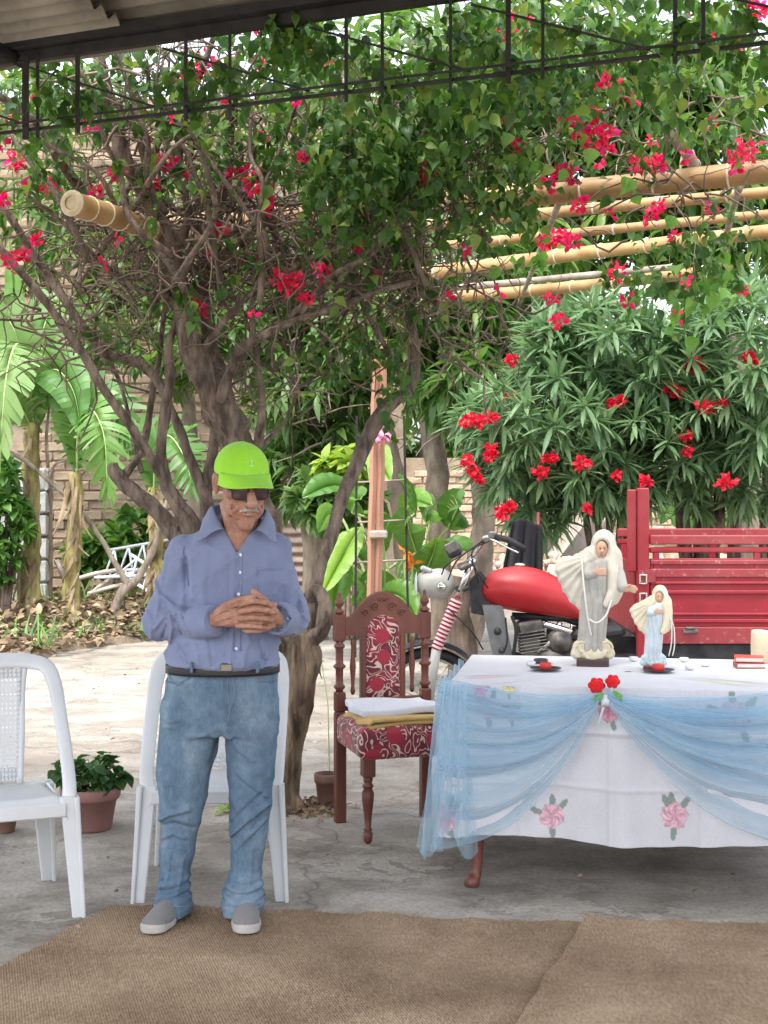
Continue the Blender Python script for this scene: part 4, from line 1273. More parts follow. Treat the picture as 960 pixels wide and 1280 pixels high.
banana('young banana plant glowing in the sun beyond the red cargo bed', (930, 760), (928, 650), 16.0,
       [([(928, 660, 16), (926, 620, 15.9), (918, 580, 15.8), (905, 570, 15.6)], .26, 'leaf_palm', 1), ([(928, 660, 16), (926, 640, 15.9), (920, 605, 15.7), (918, 575, 15.5)], .3, 'leaf_palm', 1),
        ([(928, 660, 16), (950, 620, 15.9), (970, 610, 15.8)], .26, 'leaf_palm', 1), ([(928, 660, 16), (890, 650, 15.8), (845, 672, 15.6)], .2, 'leaf_banana', 0), ([(928, 680, 16), (880, 660, 15.8), (835, 640, 15.6), (825, 655, 15.5)], .16, 'leaf_banana', 0)], .08)

bl = thing('bird_of_paradise', (at(500, 800, 10.9).x, 10.9, 0), 'broad-leaved bird of paradise plant with orange blooms behind the carved chair', 'plant')
bx, by, bd = 492, 800, 10.9
def oval(t): return max(.02, math.sin(math.pi * min(1, t * .96 + .03)) ** .75)
BLV = [((440, 610), (378, 622), .11), ((470, 560), (488, 602), .11), ((520, 640), (500, 600), .10), ((420, 640), (398, 665), .09), ((450, 660), (402, 745), .13), ((455, 720), (418, 740), .13), ((430, 700), (415, 775), .12), ((500, 700), (548, 742), .16), ((520, 690), (512, 640), .12),
       ((560, 660), (578, 630), .15), ((545, 640), (532, 655), .13), ((530, 720), (545, 672), .14), ((480, 690), (470, 640), .12), ((500, 720), (560, 705), .14), ((470, 730), (440, 690), .13), ((520, 740), (575, 745), .14), ((460, 760), (425, 720), .12), ((505, 640), (540, 632), .11), ((475, 740), (520, 770), .13), ((550, 700), (585, 690), .12), ((440, 640), (450, 625), .1), ((490, 770), (470, 720), .12)]
for i, (a, b_, w_) in enumerate(BLV):
    ax = a[0] * .5 + bx * .5 + R.uniform(-20, 20)
    d1 = bd - R.uniform(-.3, .5)
    stem = MB()
    p0, p1, p2 = at(bx + R.uniform(-25, 25), by + 25, bd), at(ax, a[1] + 30, (bd + d1) / 2), at(a[0], a[1], d1)
    stem.tube([Vector(c) for c in crom([tuple(p0), tuple(p1), tuple(p2)], 5)], .010, 6)
    lf = big_leaf(bl, [at(a[0], a[1], d1), at((a[0] + b_[0]) / 2 + jit(6), (a[1] + b_[1]) / 2 - 8, d1 - .15), at(b_[0], b_[1], d1 - .35)], w_, 'leaf_broad', prof=oval, fold=.3)
    stem.build('leaf_stalk', leaf_rib, bl)
orange = leaf_mat('orange_petal', (.75, .18, .02), (.9, .35, .03), .3)
for x, y in ((514, 664), (508, 690), (516, 705), (820, 612)):
    if x > 700: continue
    blossom(at(x, y, 10.5), .03, 7, .065, orange, 'flower', bl)
    mb = MB(); mb.tube([at(x, y, 10.5), at(x - 3, y + 50, 10.6), at(x - 12, 800, 10.9)], .008, 5); mb.build('flower_stalk', leaf_rib, bl)

# forked sapling, citrus shrub
t = thing('forked_sapling', (on(140, 783).x, on(140, 783).y, 0), 'bare forked grey sapling beside the white truss heap', 'tree')
d = gd(783)
mb = MB(); limb(mb, [(139, 786, d, .075), (142, 765, d, .06), (152, 745, d, .05), (160, 730, d, .048)], 6, 10, .2); mb.build('trunk', MT['pale_bark'], t)
for li in ([(160, 732, d, .04), (145, 705, d, .03), (120, 665, d, .028), (95, 632, d, .028), (60, 600, d, .026), (30, 575, d, .024), (-10, 555, d, .02)], [(158, 735, d, .045), (172, 722, d, .04), (188, 695, d, .035), (200, 660, d - .1, .03), (212, 620, d - .2, .022)],
           [(60, 600, d, .018), (70, 580, d, .014), (88, 575, d, .012)], [(95, 632, d, .016), (98, 600, d, .012), (112, 585, d, .01)], [(60, 585, d + .2, .02), (58, 545, d + .2, .018), (62, 500, d + .2, .014)]):
    mb = MB(); limb(mb, li, 6, 8, .2); mb.build('branch', MT['pale_bark'], t)
t = thing('citrus_shrub', (at(0, 780, 15.0).x, 15.0, 0), 'small glossy citrus shrub in front of the grey block wall', 'shrub')
mb = MB()
for k in range(5): limb(mb, [(-5 + k * 3, 790, 15, .03), (-5 + k * 6, 700, 15, .02), (-20 + k * 14, 600, 15, .01)], 5, 6)
mb.build('stems', MT['twig'], t)
C, D = [], []
for b_, n in ((blob(8, 650, 14.9, 34, 40, .4), 60), (blob(0, 590, 14.9, 26, 30, .3), 26), (blob(-10, 700, 14.9, 34, 30, .4), 34)):
    c_, d_ = rand_in(*b_, n); C.append(c_); D.append(d_)
P, M, S = whorls(np.concatenate(C), np.concatenate(D) + np.array([0, -.4, .4]), 9, 1.0, .13, .03, .3)
scatter_obj('foliage', OVAL, P, M, S, MT['leaf_citrus'], t)

# dry leaves on the bed, ground cover
n = 9500
X = NR.uniform(-6.5, .2, n); Y = NR.uniform(11.4, 19.4, n)
ok = np.array([in_poly(x, y, BED) for x, y in zip(X, Y)])
X, Y = X[ok], Y[ok]
P = np.stack([X, Y, .06 + .05 * NR.uniform(size=len(X))], 1)
P[:, 2] += .22 * np.exp(-((P[:, 0] + 3.7) ** 2 / .5 + (P[:, 1] - 15.2) ** 2 / .8)) * NR.uniform(size=len(X)) + .16 * np.exp(-((P[:, 0] + 3.0) ** 2 / .3 + (P[:, 1] - 14.9) ** 2 / .5)) * NR.uniform(size=len(X))
A = NR.normal(size=(len(X), 3)); A[:, 2] *= .25
tag(scatter_obj('dry_leaf_litter', OVAL, P, frames(A, NR.normal(size=(len(X), 3)) * .5 + np.array([0, 0, 1])), NR.uniform(.04, .13, len(X)), MT['leaf_dry']), 'brown dry leaf litter under the banana plants', 'leaf litter', kind='stuff')
GR = leaf_tpl([.03, .035, .025, .004], 1, 1, .3, .35)
n = 380
X = NR.uniform(-5, 1.5, n); Y = NR.uniform(12.5, 19.3, n)
ok = np.array([in_poly(x, y, BED) and nz(x, y, 0, .9) > -.05 for x, y in zip(X, Y)])
X, Y = X[ok], Y[ok]
P = np.repeat(np.stack([X, Y, np.full(len(X), .03)], 1), 6, 0) + NR.normal(size=(len(X) * 6, 3)) * np.array([.05, .05, 0])
A = NR.normal(size=(len(P), 3)) * .5 + np.array([0, 0, 1.0])
tag(scatter_obj('weeds', GR, P, frames(A), NR.uniform(.12, .36, len(P)), MT['leaf_citrus']), 'green weeds among the dry leaves of the bed', 'weeds', kind='stuff')
C, D = rand_in(*blob(130, 690, 19, 60, 30, .4), 50)
C2, D2 = rand_in(*blob(165, 660, 19.3, 30, 30, .3), 18)
P, M, S = whorls(np.concatenate([C, C2]), np.concatenate([D, D2]), 9, 1.0, .2, .05, .2)
tag(scatter_obj('wall_weeds', OVAL, P, M, S, MT['leaf_citrus'], None, (at(130, 690, 19).x, 19, 0)), 'weeds growing along the foot of the adobe wall', 'weeds', kind='stuff')
# ------------------------------------------------------------------ mats
def mat_coir():
    m, N, L, b = nt('coir_mat')
    v = coords(N, L)
    n1 = noise_n(N, L, v, 2.2, 6)
    n2 = noise_n(N, L, coords(N, L, (1, .25, 1)), 160, 4, .7)
    n3 = noise_n(N, L, v, 420, 2, .6)
    r = ramp(N, [(.32, (.29, .205, .135)), (.68, (.43, .32, .22))]); L.new(n1, r.inputs[0])
    r2 = ramp(N, [(.28, (.55, .53, .5)), (.72, (1.32, 1.32, 1.32))]); L.new(n2, r2.inputs[0])
    r3 = ramp(N, [(.3, (.72, .72, .7)), (.7, (1.2, 1.2, 1.2))]); L.new(n3, r3.inputs[0])
    wv = N.new('ShaderNodeTexWave'); wv.wave_type = 'BANDS'; wv.bands_direction = 'X'
    wv.inputs['Scale'].default_value = 38; wv.inputs['Distortion'].default_value = 1.2; wv.inputs['Detail'].default_value = 3; wv.inputs['Detail Scale'].default_value = 2.5
    L.new(coords(N, L, (1, 1, 1), 'Object', (0, 0, -.28)), wv.inputs['Vector'])
    wy = N.new('ShaderNodeTexWave'); wy.wave_type = 'BANDS'; wy.bands_direction = 'Y'
    wy.inputs['Scale'].default_value = 22; wy.inputs['Distortion'].default_value = 1.0
    L.new(v, wy.inputs['Vector'])
    c = mixc(N, L, 1.0, r.outputs[0], r2.outputs[0], 'MULTIPLY')
    c = mixc(N, L, 1.0, c, r3.outputs[0], 'MULTIPLY')
    r4 = ramp(N, [(.0, (.86, .855, .85)), (.6, (1.06, 1.06, 1.06))]); L.new(wv.outputs['Fac'], r4.inputs[0])
    c = mixc(N, L, 1.0, c, r4.outputs[0], 'MULTIPLY')
    st_ = noise_n(N, L, v, 1.3, 9, .7)
    rs_ = ramp(N, [(.36, (.72, .70, .68)), (.6, (1.08, 1.08, 1.08))]); L.new(st_, rs_.inputs[0])
    c = mixc(N, L, 1.0, c, rs_.outputs[0], 'MULTIPLY')
    dust = noise_n(N, L, v, 9, 8, .75)
    rd_ = ramp(N, [(.6, (0, 0, 0)), (.78, (.5, .5, .5))]); L.new(dust, rd_.inputs[0])
    c = mixc(N, L, rd_.outputs[0], c, (.42, .36, .29))
    L.new(c, b.inputs['Base Color'])
    b.inputs['Roughness'].default_value = 1.0; b.inputs['Specular IOR Level'].default_value = .05
    h = mathn(N, L, 'ADD', mathn(N, L, 'MULTIPLY', wv.outputs['Fac'], .5), mathn(N, L, 'ADD', mathn(N, L, 'MULTIPLY', wy.outputs['Fac'], .2), mathn(N, L, 'MULTIPLY', n2, .7)))
    bump_n(N, L, b, h, .7, .005)
    return m
MT['coir'] = mat_coir()
def floor_mat(name, bl, br, fl, fr, label, z0, seed, lift=0.0):
    m_ = MB(); nu, nv = 120, 90
    def fn(u, v, off):
        a, b_, c, d_ = Vector(bl), Vector(br), Vector(fl), Vector(fr)
        p = a.lerp(b_, u).lerp(c.lerp(d_, u), v)
        e = (1 - min(1, v * 22)) * .022 * nz(u * 9, seed, 0, 1.3)
        p.y += e
        p.x += (1 - min(1, u * 40)) * .02 * nz(v * 12, seed, 3)
        z = z0 + .006 * nz(p.x, p.y, seed, 1.8) + .003 * nz(p.x, p.y, seed, 7) + lift * max(0, 1 - u * 40) * .5
        z += .018 * max(0, 1 - v * 30) * max(0, nz(u * 7, seed, 5, 1.4))
        ridge = abs((p.y - 4.62) - .10 * nz(p.x, seed, 0, 1.1))
        z += .010 * max(0, 1 - ridge * 22) * (.5 + .5 * nz(p.x, 5, 0, 1.3))
        return (p.x, p.y, max(z, .012) - off)
    m_.grid(lambda u, v: fn(u, v, 0), nu, nv)
    m_.grid(lambda u, v: fn(1 - u, v, .008), nu, nv)
    # edge
    E = [(i / nu, 0) for i in range(nu + 1)]
    for u0, u1 in zip(E[:-1], E[1:]): m_.add([fn(u1[0], 0, 0), fn(u0[0], 0, 0), fn(u0[0], 0, .008), fn(u1[0], 0, .008)], [(0, 1, 2, 3)], 0, False)
    for k in range(nv):
        m_.add([fn(0, k / nv, 0), fn(0, (k + 1) / nv, 0), fn(0, (k + 1) / nv, .008), fn(0, k / nv, .008)], [(0, 1, 2, 3)], 0, False)
    o = m_.build(name, MT['coir'], None, Vector((0, 4.2, 0)))
    fz = MB()
    for k in range(420):
        on_side = k % 4 == 0
        u_, v_ = (0.0, R.random()) if on_side else (R.random(), 0.0)
        p = Vector(fn(u_, v_, .004)); dr = Vector((-1 if on_side else jit(.8), jit(.6) if on_side else 1, jit(.4))).normalized()
        ln = R.uniform(.006, .028)
        fz.tube([p - dr * .004, p + dr * ln * .5 + Vector((jit(.004), 0, .002)), p + dr * ln + Vector((jit(.008), 0, -.003))], [.0011, .0009, .0006], 3, cap=False)
    fz.build("frayed_edge", MT['coir'], o)['kind'] = 'stuff'
    return tag(o, label, 'mat')
p1, p2, p3, p0 = on(138, 1138), on(733, 1160), on(655, 1280), on(0, 1216)
p3e = p2 + (p3 - p2) * 2.3; p0e = p1 + (p0 - p1) * 3.0
p4 = on(975, 1167); p5 = p4 + Vector((-.1, -2.4, 0))
floor_mat('coir_mat', p1, p2 + Vector((.04, 0, 0)), p0e, p3e + Vector((.04, 0, 0)), 'brown ribbed coir mat under the man\'s shoes', .018, 2)
floor_mat('coir_mat', p2, p4 + Vector((.8, -.1, 0)), p3e, p5 + Vector((.8, 0, 0)), 'second brown coir mat overlapping the first in front of the draped table', .030, 9, .02)

# ------------------------------------------------------------------ white plastic armchairs
MT['white_plastic'] = plain('white_plastic', (.62, .63, .635), .40, 0, .5, var=.06, scale=5)
def monobloc():
    root = thing('plastic_chair', (0, 0, 0), 'x', 'chair', 'white plastic armchairs')
    W = .225
    # seat
    m_ = MB()
    def seat(u, v, off=0.0):
        x = (u - .5) * 2 * (W + .005 - .02 * v)
        y = -.235 + .44 * v
        z = .425 - .03 * v - .012 * math.cos((u - .5) * math.pi) * math.sin(math.pi * min(1, v * 1.1))
        if v < .12: z -= .05 * ((.12 - v) / .12) ** 1.6; y += .004
        e = max(0, abs(u - .5) - .43) / .07
        z -= .03 * e * e
        return (x, y, z - off)
    m_.grid(lambda u, v: seat(u, v), 28, 26)
    m_.grid(lambda u, v: seat(1 - u, v, .006), 28, 26)
    m_.build('seat', MT['white_plastic'], root)
    m_ = MB(); m_.box((0, -.232, .378), (.44, .012, .05), bevel=.005); m_.box((W - .01, -.02, .378), (.012, .40, .045), bevel=.005); m_.box((-W + .01, -.02, .378), (.012, .40, .045), bevel=.005)
    m_.build('seat_apron', MT['white_plastic'], root)
    # perforated back panel
    m_ = MB()
    def bp(x, t):
        return Vector((x, .185 + .085 * t + .012 * math.cos(x / .14 * 1.5), .405 + .42 * t))
    nx, nzr = 14, 24
    def half(t): return .105 + .018 * t
    for j in range(nzr):
        for i in range(nx):
            t0, t1 = j / nzr, (j + 1) / nzr
            u0, u1 = i / nx * 2 - 1, (i + 1) / nx * 2 - 1
            solid = j < 3 or j > nzr - 3 or i in (0, nx - 1)
            def q(uu, tt): return bp(uu * half(tt), tt)
            cs_ = [q(u0, t0), q((u0 + u1) / 2, t0), q(u1, t0), q(u1, (t0 + t1) / 2), q(u1, t1), q((u0 + u1) / 2, t1), q(u0, t1), q(u0, (t0 + t1) / 2)]
            if solid: m_.add([cs_[0], cs_[2], cs_[4], cs_[6]], [(0, 1, 2, 3)]); continue
            cc = sum(cs_, Vector()) / 8
            off = .5 if True else 0
            inn = []
            for k, c in enumerate(cs_):
                f = .25 if k % 2 == 0 else .35
                inn.append(cc.lerp(c, f))
            m_.add(cs_ + inn, [(k, (k + 1) % 8, 8 + (k + 1) % 8, 8 + k) for k in range(8)], 0, False)
    o = m_.build('back_panel', MT['white_plastic'], root)
    md = o.modifiers.new('thick', 'SOLIDIFY'); md.thickness = .006; md.offset = 0
    # top rail sweeping into the arms
    path = [(.235, -.205, .40, .030), (.243, -.17, .46, .027), (.247, -.07, .56, .027), (.249, .06, .665, .028), (.247, .17, .765, .030), (.224, .25, .828, .033), (.15, .285, .850, .034), (.05, .292, .855, .035)]
    full = path + [(-x, y, z, r) for x, y, z, r in reversed(path)]
    m_ = MB(); C = crom(full, 6)
    m_.tube([Vector(c[:3]) for c in C], [float(c[3]) for c in C], 12, squash=.45)
    m_.build('arm_rail', MT['white_plastic'], root)
    for s in (-1, 1):
        m_ = MB(); C = crom([(s * .105, .185, .40), (s * .115, .215, .55), (s * .125, .262, .74), (s * .14, .28, .84)], 5)
        m_.tube([Vector(c) for c in C], .013, 8, squash=.6); m_.build('back_stile', MT['white_plastic'], root)
        def leg(x0, y0, x1, y1, z0, w0, w1, nm):
            l_ = MB()
            for k, (dx, dy, ww, wd) in enumerate(((0, 0, 1, .35), (-.42 * s, 0.0, .3, 1.0))):
                c0, c1 = Vector((x0 + dx * w0 * -1, y0, z0)), Vector((x1 + dx * w1 * -1, y1, 0))
                P = []
                for (c, w_) in ((c1, w1), (c0.lerp(c1, .5) + Vector((0, 0, 0)), (w0 + w1) / 2), (c0, w0)):
                    hx, hy = w_ * ww / 2, w_ * wd / 2
                    b_ = min(hx, hy) * .5
                    P += [c + Vector(v_) for v_ in ((-hx + b_, -hy, 0), (hx - b_, -hy, 0), (hx, -hy + b_, 0), (hx, hy - b_, 0), (hx - b_, hy, 0), (-hx + b_, hy, 0), (-hx, hy - b_, 0), (-hx, -hy + b_, 0))]
                F = [tuple(range(7, -1, -1)), tuple(range(16, 24))] + [(r_ * 8 + i, r_ * 8 + (i + 1) % 8, r_ * 8 + 8 + (i + 1) % 8, r_ * 8 + 8 + i) for r_ in range(2) for i in range(8)]
                l_.add(P, F, 0, False)
            return l_.build(nm, MT['white_plastic'], root)
        leg(s * .232, -.21, s * .262, -.255, .42, .068, .046, 'leg')
        leg(s * .19, .18, s * .235, .265, .40, .085, .055, 'leg')
    return root
pc = monobloc()
pc.location = on(98, 1146) + Vector((-.236 * math.cos(rad(22)) - .255 * math.sin(rad(22)) + .0, -.236 * math.sin(rad(22)) + .255 * math.cos(rad(22)), 0))
pc.location.z = 0
pc.rotation_euler = (0, 0, rad(22))
pc.scale = (.9, 1, 1)
pc['label'] = 'white plastic armchair with perforated back next to the potted plant'
pc2 = copy_tree(pc)
pc2.rotation_euler = (0, 0, rad(2))
_f = on(350, 1127)
pc2.scale = (1, 1, 1)
pc2.location = (_f.x - .266, _f.y + .255, 0)
pc2['label'] = 'white plastic armchair directly behind the standing man'

# ------------------------------------------------------------------ carved chair
MT['carved'] = rough_mat('dark_red_wood', (.085, .024, .015), (.17, .052, .032), 6, .42, 40, .25, .003, (1, 1, .15), spec=.5)
def damask():
    m, N, L, b = nt('red_damask')
    v = coords(N, L)
    n = noise_n(N, L, v, 9.5, 1.5, .4, 1.6)
    f = mathn(N, L, 'FRACT', mathn(N, L, 'MULTIPLY', n, 7.0))
    a = mathn(N, L, 'ABSOLUTE', mathn(N, L, 'SUBTRACT', f, .5))
    r = ramp(N, [(.09, (1, 1, 1)), (.15, (0, 0, 0))]); L.new(a, r.inputs[0])
    n2 = noise_n(N, L, v, 14, 3)
    r2 = ramp(N, [(.4, (.11, .008, .016)), (.6, (.23, .012, .03))]); L.new(n2, r2.inputs[0])
    # bigger plain red blossoms
    vo = N.new('ShaderNodeTexVoronoi'); vo.inputs['Scale'].default_value = 8.5; L.new(v, vo.inputs['Vector'])
    rb_ = ramp(N, [(.30, (1, 1, 1)), (.34, (0, 0, 0))]); L.new(vo.outputs['Distance'], rb_.inputs[0])
    g = mathn(N, L, 'MULTIPLY', r.outputs[0], mathn(N, L, 'SUBTRACT', 1.0, rb_.outputs[0]))
    c = mixc(N, L, rb_.outputs[0], r2.outputs[0], (.32, .014, .035))
    c = mixc(N, L, g, c, (.58, .44, .36))
    L.new(c, b.inputs['Base Color']); b.inputs['Roughness'].default_value = .75; b.inputs['Sheen Weight'].default_value = .2
    bump_n(N, L, b, mathn(N, L, 'ADD', g, mathn(N, L, 'MULTIPLY', noise_n(N, L, v, 500, 2), .4)), .35, .003)
    return m
MT['damask'] = damask()
wc = thing('carved_chair', (0, 0, 0), 'carved dark wooden chair with red patterned upholstery and cloths on its seat', 'chair')
def turned(z0, z1, r, seed=0, beads=((.1, 1.25), (.28, .8), (.5, 1.35), (.7, .85), (.9, 1.2))):
    pr = [(r * .8, z0)]
    for t, k in beads:
        z = z0 + (z1 - z0) * t
        pr += [(r * .85, z - .012), (r * k, z - .004), (r * k, z + .004), (r * .85, z + .012)]
    pr.append((r * .8, z1))
    return pr
for s in (-1, 1):
    m_ = MB(); m_.box((s * .205, .2, .25), (.05, .045, .5), bevel=.005); m_.build('leg', MT['carved'], wc)
    m_ = MB()
    m_.box((s * .205, .205, .545), (.048, .045, .09), bevel=.005)
    m_.lathe(turned(.59, .82, .021), 14, (s * .205, .21, 0))
    m_.box((s * .205, .215, .88), (.052, .045, .125), bevel=.006)
    m_.lathe([(.012, .942), (.024, .948), (.024, .956), (.013, .964), (.011, .972), (.021, .985), (.022, .996), (.014, 1.012), (.007, 1.02), (.010, 1.028), (.006, 1.04), (.001, 1.045)], 14, (s * .205, .215, 0))
    m_.build('back_post', MT['carved'], wc)
    m_ = MB(); m_.lathe([(.007, .575), (.012, .59), (.008, .61), (.010, .65), (.015, .70), (.010, .75), (.008, .79), (.012, .81), (.007, .83)], 12, (s * .142, .21, 0)); m_.build('spindle', MT['carved'], wc)
    m_ = MB(); m_.box((s * .094, .212, .70), (.026, .032, .36), bevel=.004); m_.build('splat_frame', MT['carved'], wc)
    m_ = MB()
    m_.lathe([(.010, 0), (.018, .012), (.021, .045), (.014, .052), (.02, .06), (.014, .068), (.017, .12), (.025, .18), (.027, .215), (.018, .235), (.024, .242), (.024, .25), (.016, .258), (.021, .27), (.021, .29)], 16, (s * .195, -.2, 0))
    m_.box((s * .195, -.2, .345), (.055, .055, .12), bevel=.005)
    m_.build('leg', MT['carved'], wc)
# arched crest rail
out = [(-.18, .845)]
out += [(-.068, .845), (-.066, .87)]
for k in range(9):
    a = math.pi * (1 - k / 8); out.append((.064 * math.cos(a), .885 + .05 * math.sin(a)))
out += [(.066, .87), (.068, .845), (.18, .845), (.18, .925), (.15, .93)]
for k in range(13):
    a = k / 12; x = .135 - .27 * a
    out.append((x, .945 + .095 * math.cos(x / .135 * math.pi / 2) ** .8))
out += [(-.15, .93), (-.18, .925)]
m_ = MB(); m_.prism(out, (1, 0, 0), (0, 0, 1), (0, 1, 0), (0, .215, 0), .034)
crest = m_.build('crest_rail', MT['carved'], wc)
for s in (-1, 1):
    for (cx_, cz_, r0, turns) in ((.04, .972, .022, 1.6), (.085, .945, .018, 1.5), (.012, 1.005, .012, 1.3)):
        m_ = MB(); pts = []
        for k in range(26):
            a = k / 25 * turns * 2 * math.pi; rr_ = r0 * (1 - .85 * k / 25)
            pts.append((s * (cx_ + rr_ * math.cos(a)), .196, cz_ + rr_ * math.sin(a)))
        m_.tube(pts, .0042, 6); m_.build('carved_scroll', MT['carved'], crest)
m_ = MB(); m_.box((0, .21, .53), (.36, .034, .055), bevel=.005); m_.build('lower_rail', MT['carved'], wc)
m_ = MB()
def pad(u, v):
    x = (u - .5) * .165; z = .555 + v * .375
    zz = z if v < .86 else z
    if v > .86: x *= math.sqrt(max(0.02, 1 - ((v - .86) / .155) ** 2))
    return (x, .205 - .022 * (math.sin(math.pi * u) * math.sin(math.pi * min(1, v * .98 + .01))) ** .4, z)
m_.grid(pad, 14, 26); m_.build('back_upholstery', MT['damask'], wc)
m_ = MB()
def cush(u, v):
    # closed cushion: v around the section
    a = v * 2 * math.pi
    ca, sa = math.cos(a), math.sin(a)
    ex = lambda c, p: math.copysign(abs(c) ** p, c)
    w_ = .238 - .02 * (1 if ca > 0 else 0) * ca
    return None
g = Sdf((-.29, -.29, .33), (.29, .24, .54), .008)
q = np.maximum(np.maximum(np.abs(g.X) - (.222 - .03 * (g.Y + .2)), np.abs(g.Y + .015) - .2), np.abs(g.Z - .425) - .05)
dx_ = np.maximum(np.abs(g.X) - (.205 - .035 * (g.Y + .2)), 0); dy_ = np.maximum(np.abs(g.Y + .02) - .19, 0); dz_ = np.maximum(np.abs(g.Z - .425 - .012 * np.cos(g.X * 6) * np.cos(g.Y * 6)) - .035, 0)
g.F = np.sqrt(dx_ ** 2 + dy_ ** 2 + dz_ ** 2) - .035
g.build('seat_cushion', MT['damask'], wc)
m_ = MB(); m_.box((0, .0, .372), (.40, .38, .035)); m_.build('seat_frame', MT['carved'], wc)
_bl, _br = on(425, 1028), on(532, 1020)
ang = math.atan2(_br.y - _bl.y, _br.x - _bl.x)
mid = (_bl + _br) / 2
wc.rotation_euler = (0, 0, ang)
wc.location = mid + rotz(ang) @ Vector((0, -.2, 0))
wc.location.z = 0
CH = Matrix.Translation(wc.location) @ rotz(ang).to_4x4()

MT['ochre_cloth'] = fabric('ochre_cloth', (.56, .37, .13), .12, 700, .2, fold=.25)
MT['white_cloth'] = fabric('white_cloth', (.66, .68, .74), .05, 700, .1, fold=.2)
def folded(name, label, mat, c, size, th, layers, seed, sag=.0):
    t = thing(name, CH @ Vector(c), label, 'cloth')
    for k in range(layers):
        g_ = Sdf((-size[0] / 2 - .05, -size[1] / 2 - .05, -.07), (size[0] / 2 + .05, size[1] / 2 + .05, th + .05), .006)
        rr = random.Random(seed + k)
        ox, oy, sx, sy = rr.uniform(-.012, .012), rr.uniform(-.012, .012), 1 - .04 * k, 1 - .03 * k
        x, y = g_.X - ox, g_.Y - oy
        wav = .006 * np.sin(x * 22 + seed) * np.sin(y * 17 + k) + .010 * np.sin(x * 9 + y * 12 + seed + k)
        hx, hy = size[0] / 2 * sx + .01 * np.sin(y * 25 + seed), size[1] / 2 * sy + .01 * np.sin(x * 23 + seed * 2)
        drop = sag * (np.maximum(0, np.abs(x) - .19) * 1.5 + np.maximum(0, -y - .19) * 1.6)
        z0 = th / layers * (k + .5) + wav * .6 - drop
        ddx = np.maximum(np.abs(x) - hx + .01, 0); ddy = np.maximum(np.abs(y) - hy + .01, 0); ddz = np.maximum(np.abs(g_.Z - z0) - th / layers * .5 + .009, 0)
        g_.F = np.sqrt(ddx ** 2 + ddy ** 2 + ddz ** 2) - .0092
        V_, Q_ = g_.mesh()
        me_ = np_mesh('fold', V_, Q_); me_.materials.append(mat)
        o_ = bpy.data.objects.new('fold', me_); COL.objects.link(o_); o_.parent = t
    t.rotation_euler = (0, 0, ang + jit(.05))
    return t
folded('folded_cloth', 'folded ochre cloth lying on the red chair seat', MT['ochre_cloth'], (.02, -.045, .494), (.46, .36), .036, 2, 3, .5)
folded('folded_cloth', 'folded white cloth lying on the ochre cloth of the chair', MT['white_cloth'], (-.015, -.015, .530), (.38, .31), .035, 1, 8, .25)

# ------------------------------------------------------------------ draped table
TW, TD, TH = 1.34, .92, .775
TA = rad(-9)
fl_ = on(562, 856, TH)
TC = fl_ + rotz(TA) @ Vector((TW / 2, TD / 2, 0))
TM = Matrix.Translation((TC.x, TC.y, 0)) @ rotz(TA).to_4x4()
TMI = TM.inverted()
def tl(px, py, y=-TD / 2):
    """photo pixel -> table-local point on the front plane"""
    o = TMI @ Vector((0, 0, EYE)); d = (TMI.to_3x3() @ Vector(((px - CX) / FPX, 1, -(py - HY) / FPX)))
    t = (y - o.y) / d.y
    return o + d * t
tb = thing('dining_table', (TC.x, TC.y, 0), 'dark wooden table hidden under a white cloth and blue tulle', 'table')
tb.rotation_euler = (0, 0, TA)
WL[tb.name] = Vector((0, 0, 0))
m_ = MB(); m_.box((0, 0, TH - .022), (TW - .01, TD - .01, .03), bevel=.008); m_.build('table_top', MT['carved'], tb)
m_ = MB(); m_.box((0, 0, TH - .085), (TW - .16, TD - .16, .09), bevel=.005); m_.build('apron', MT['carved'], tb)
for sx in (-1, 1):
    for sy in (-1, 1):
        m_ = MB()
        C = crom([(sx * (TW / 2 - .10), sy * (TD / 2 - .07), TH - .04, .04), (sx * (TW / 2 - .085), sy * (TD / 2 - .06), .55, .042), (sx * (TW / 2 - .10), sy * (TD / 2 - .075), .25, .026), (sx * (TW / 2 - .095), sy * (TD / 2 - .07), .07, .022), (sx * (TW / 2 - .08), sy * (TD / 2 - .055), .02, .03), (sx * (TW / 2 - .078), sy * (TD / 2 - .05), 0, .026)], 5)
        m_.tube([Vector(c[:3]) for c in C], [float(c[3]) for c in C], 10); m_.build('leg', MT['carved'], tb)

# tablecloth: one sheet, rings from the middle over the edge and down
MT['tablecloth'] = fabric('white_tablecloth', (.58, .57, .595), .05, 600, .1, fold=.12, attr='print')
PER = []
nF, nS = 300, 70
PER += [(-TW / 2 + TW * i / nF, -TD / 2) for i in range(nF)]
PER += [(TW / 2, -TD / 2 + TD * i / nS) for i in range(nS)]
PER += [(TW / 2 - TW * i / 90, TD / 2) for i in range(90)]
PER += [(-TW / 2, TD / 2 - TD * i / nS) for i in range(nS)]
PER = np.array(PER); npn = len(PER)
nrm = PER / np.maximum(np.abs(PER) / np.array([TW / 2, TD / 2]), .0).max(1, keepdims=True)
outd = np.zeros_like(PER)
outd[np.abs(PER[:, 0]) >= TW / 2 - 1e-6, 0] = np.sign(PER[np.abs(PER[:, 0]) >= TW / 2 - 1e-6, 0])
outd[np.abs(PER[:, 1]) >= TD / 2 - 1e-6, 1] = np.sign(PER[np.abs(PER[:, 1]) >= TD / 2 - 1e-6, 1])
for _ in range(6): outd = (np.roll(outd, 1, 0) + outd * 2 + np.roll(outd, -1, 0)) / 4
arc = np.arange(npn)
ulen = np.cumsum(np.linalg.norm(np.roll(PER, -1, 0) - PER, axis=1))
rings = [PER * f for f in (.02, .3, .6, .85, .95, .985, .997)]
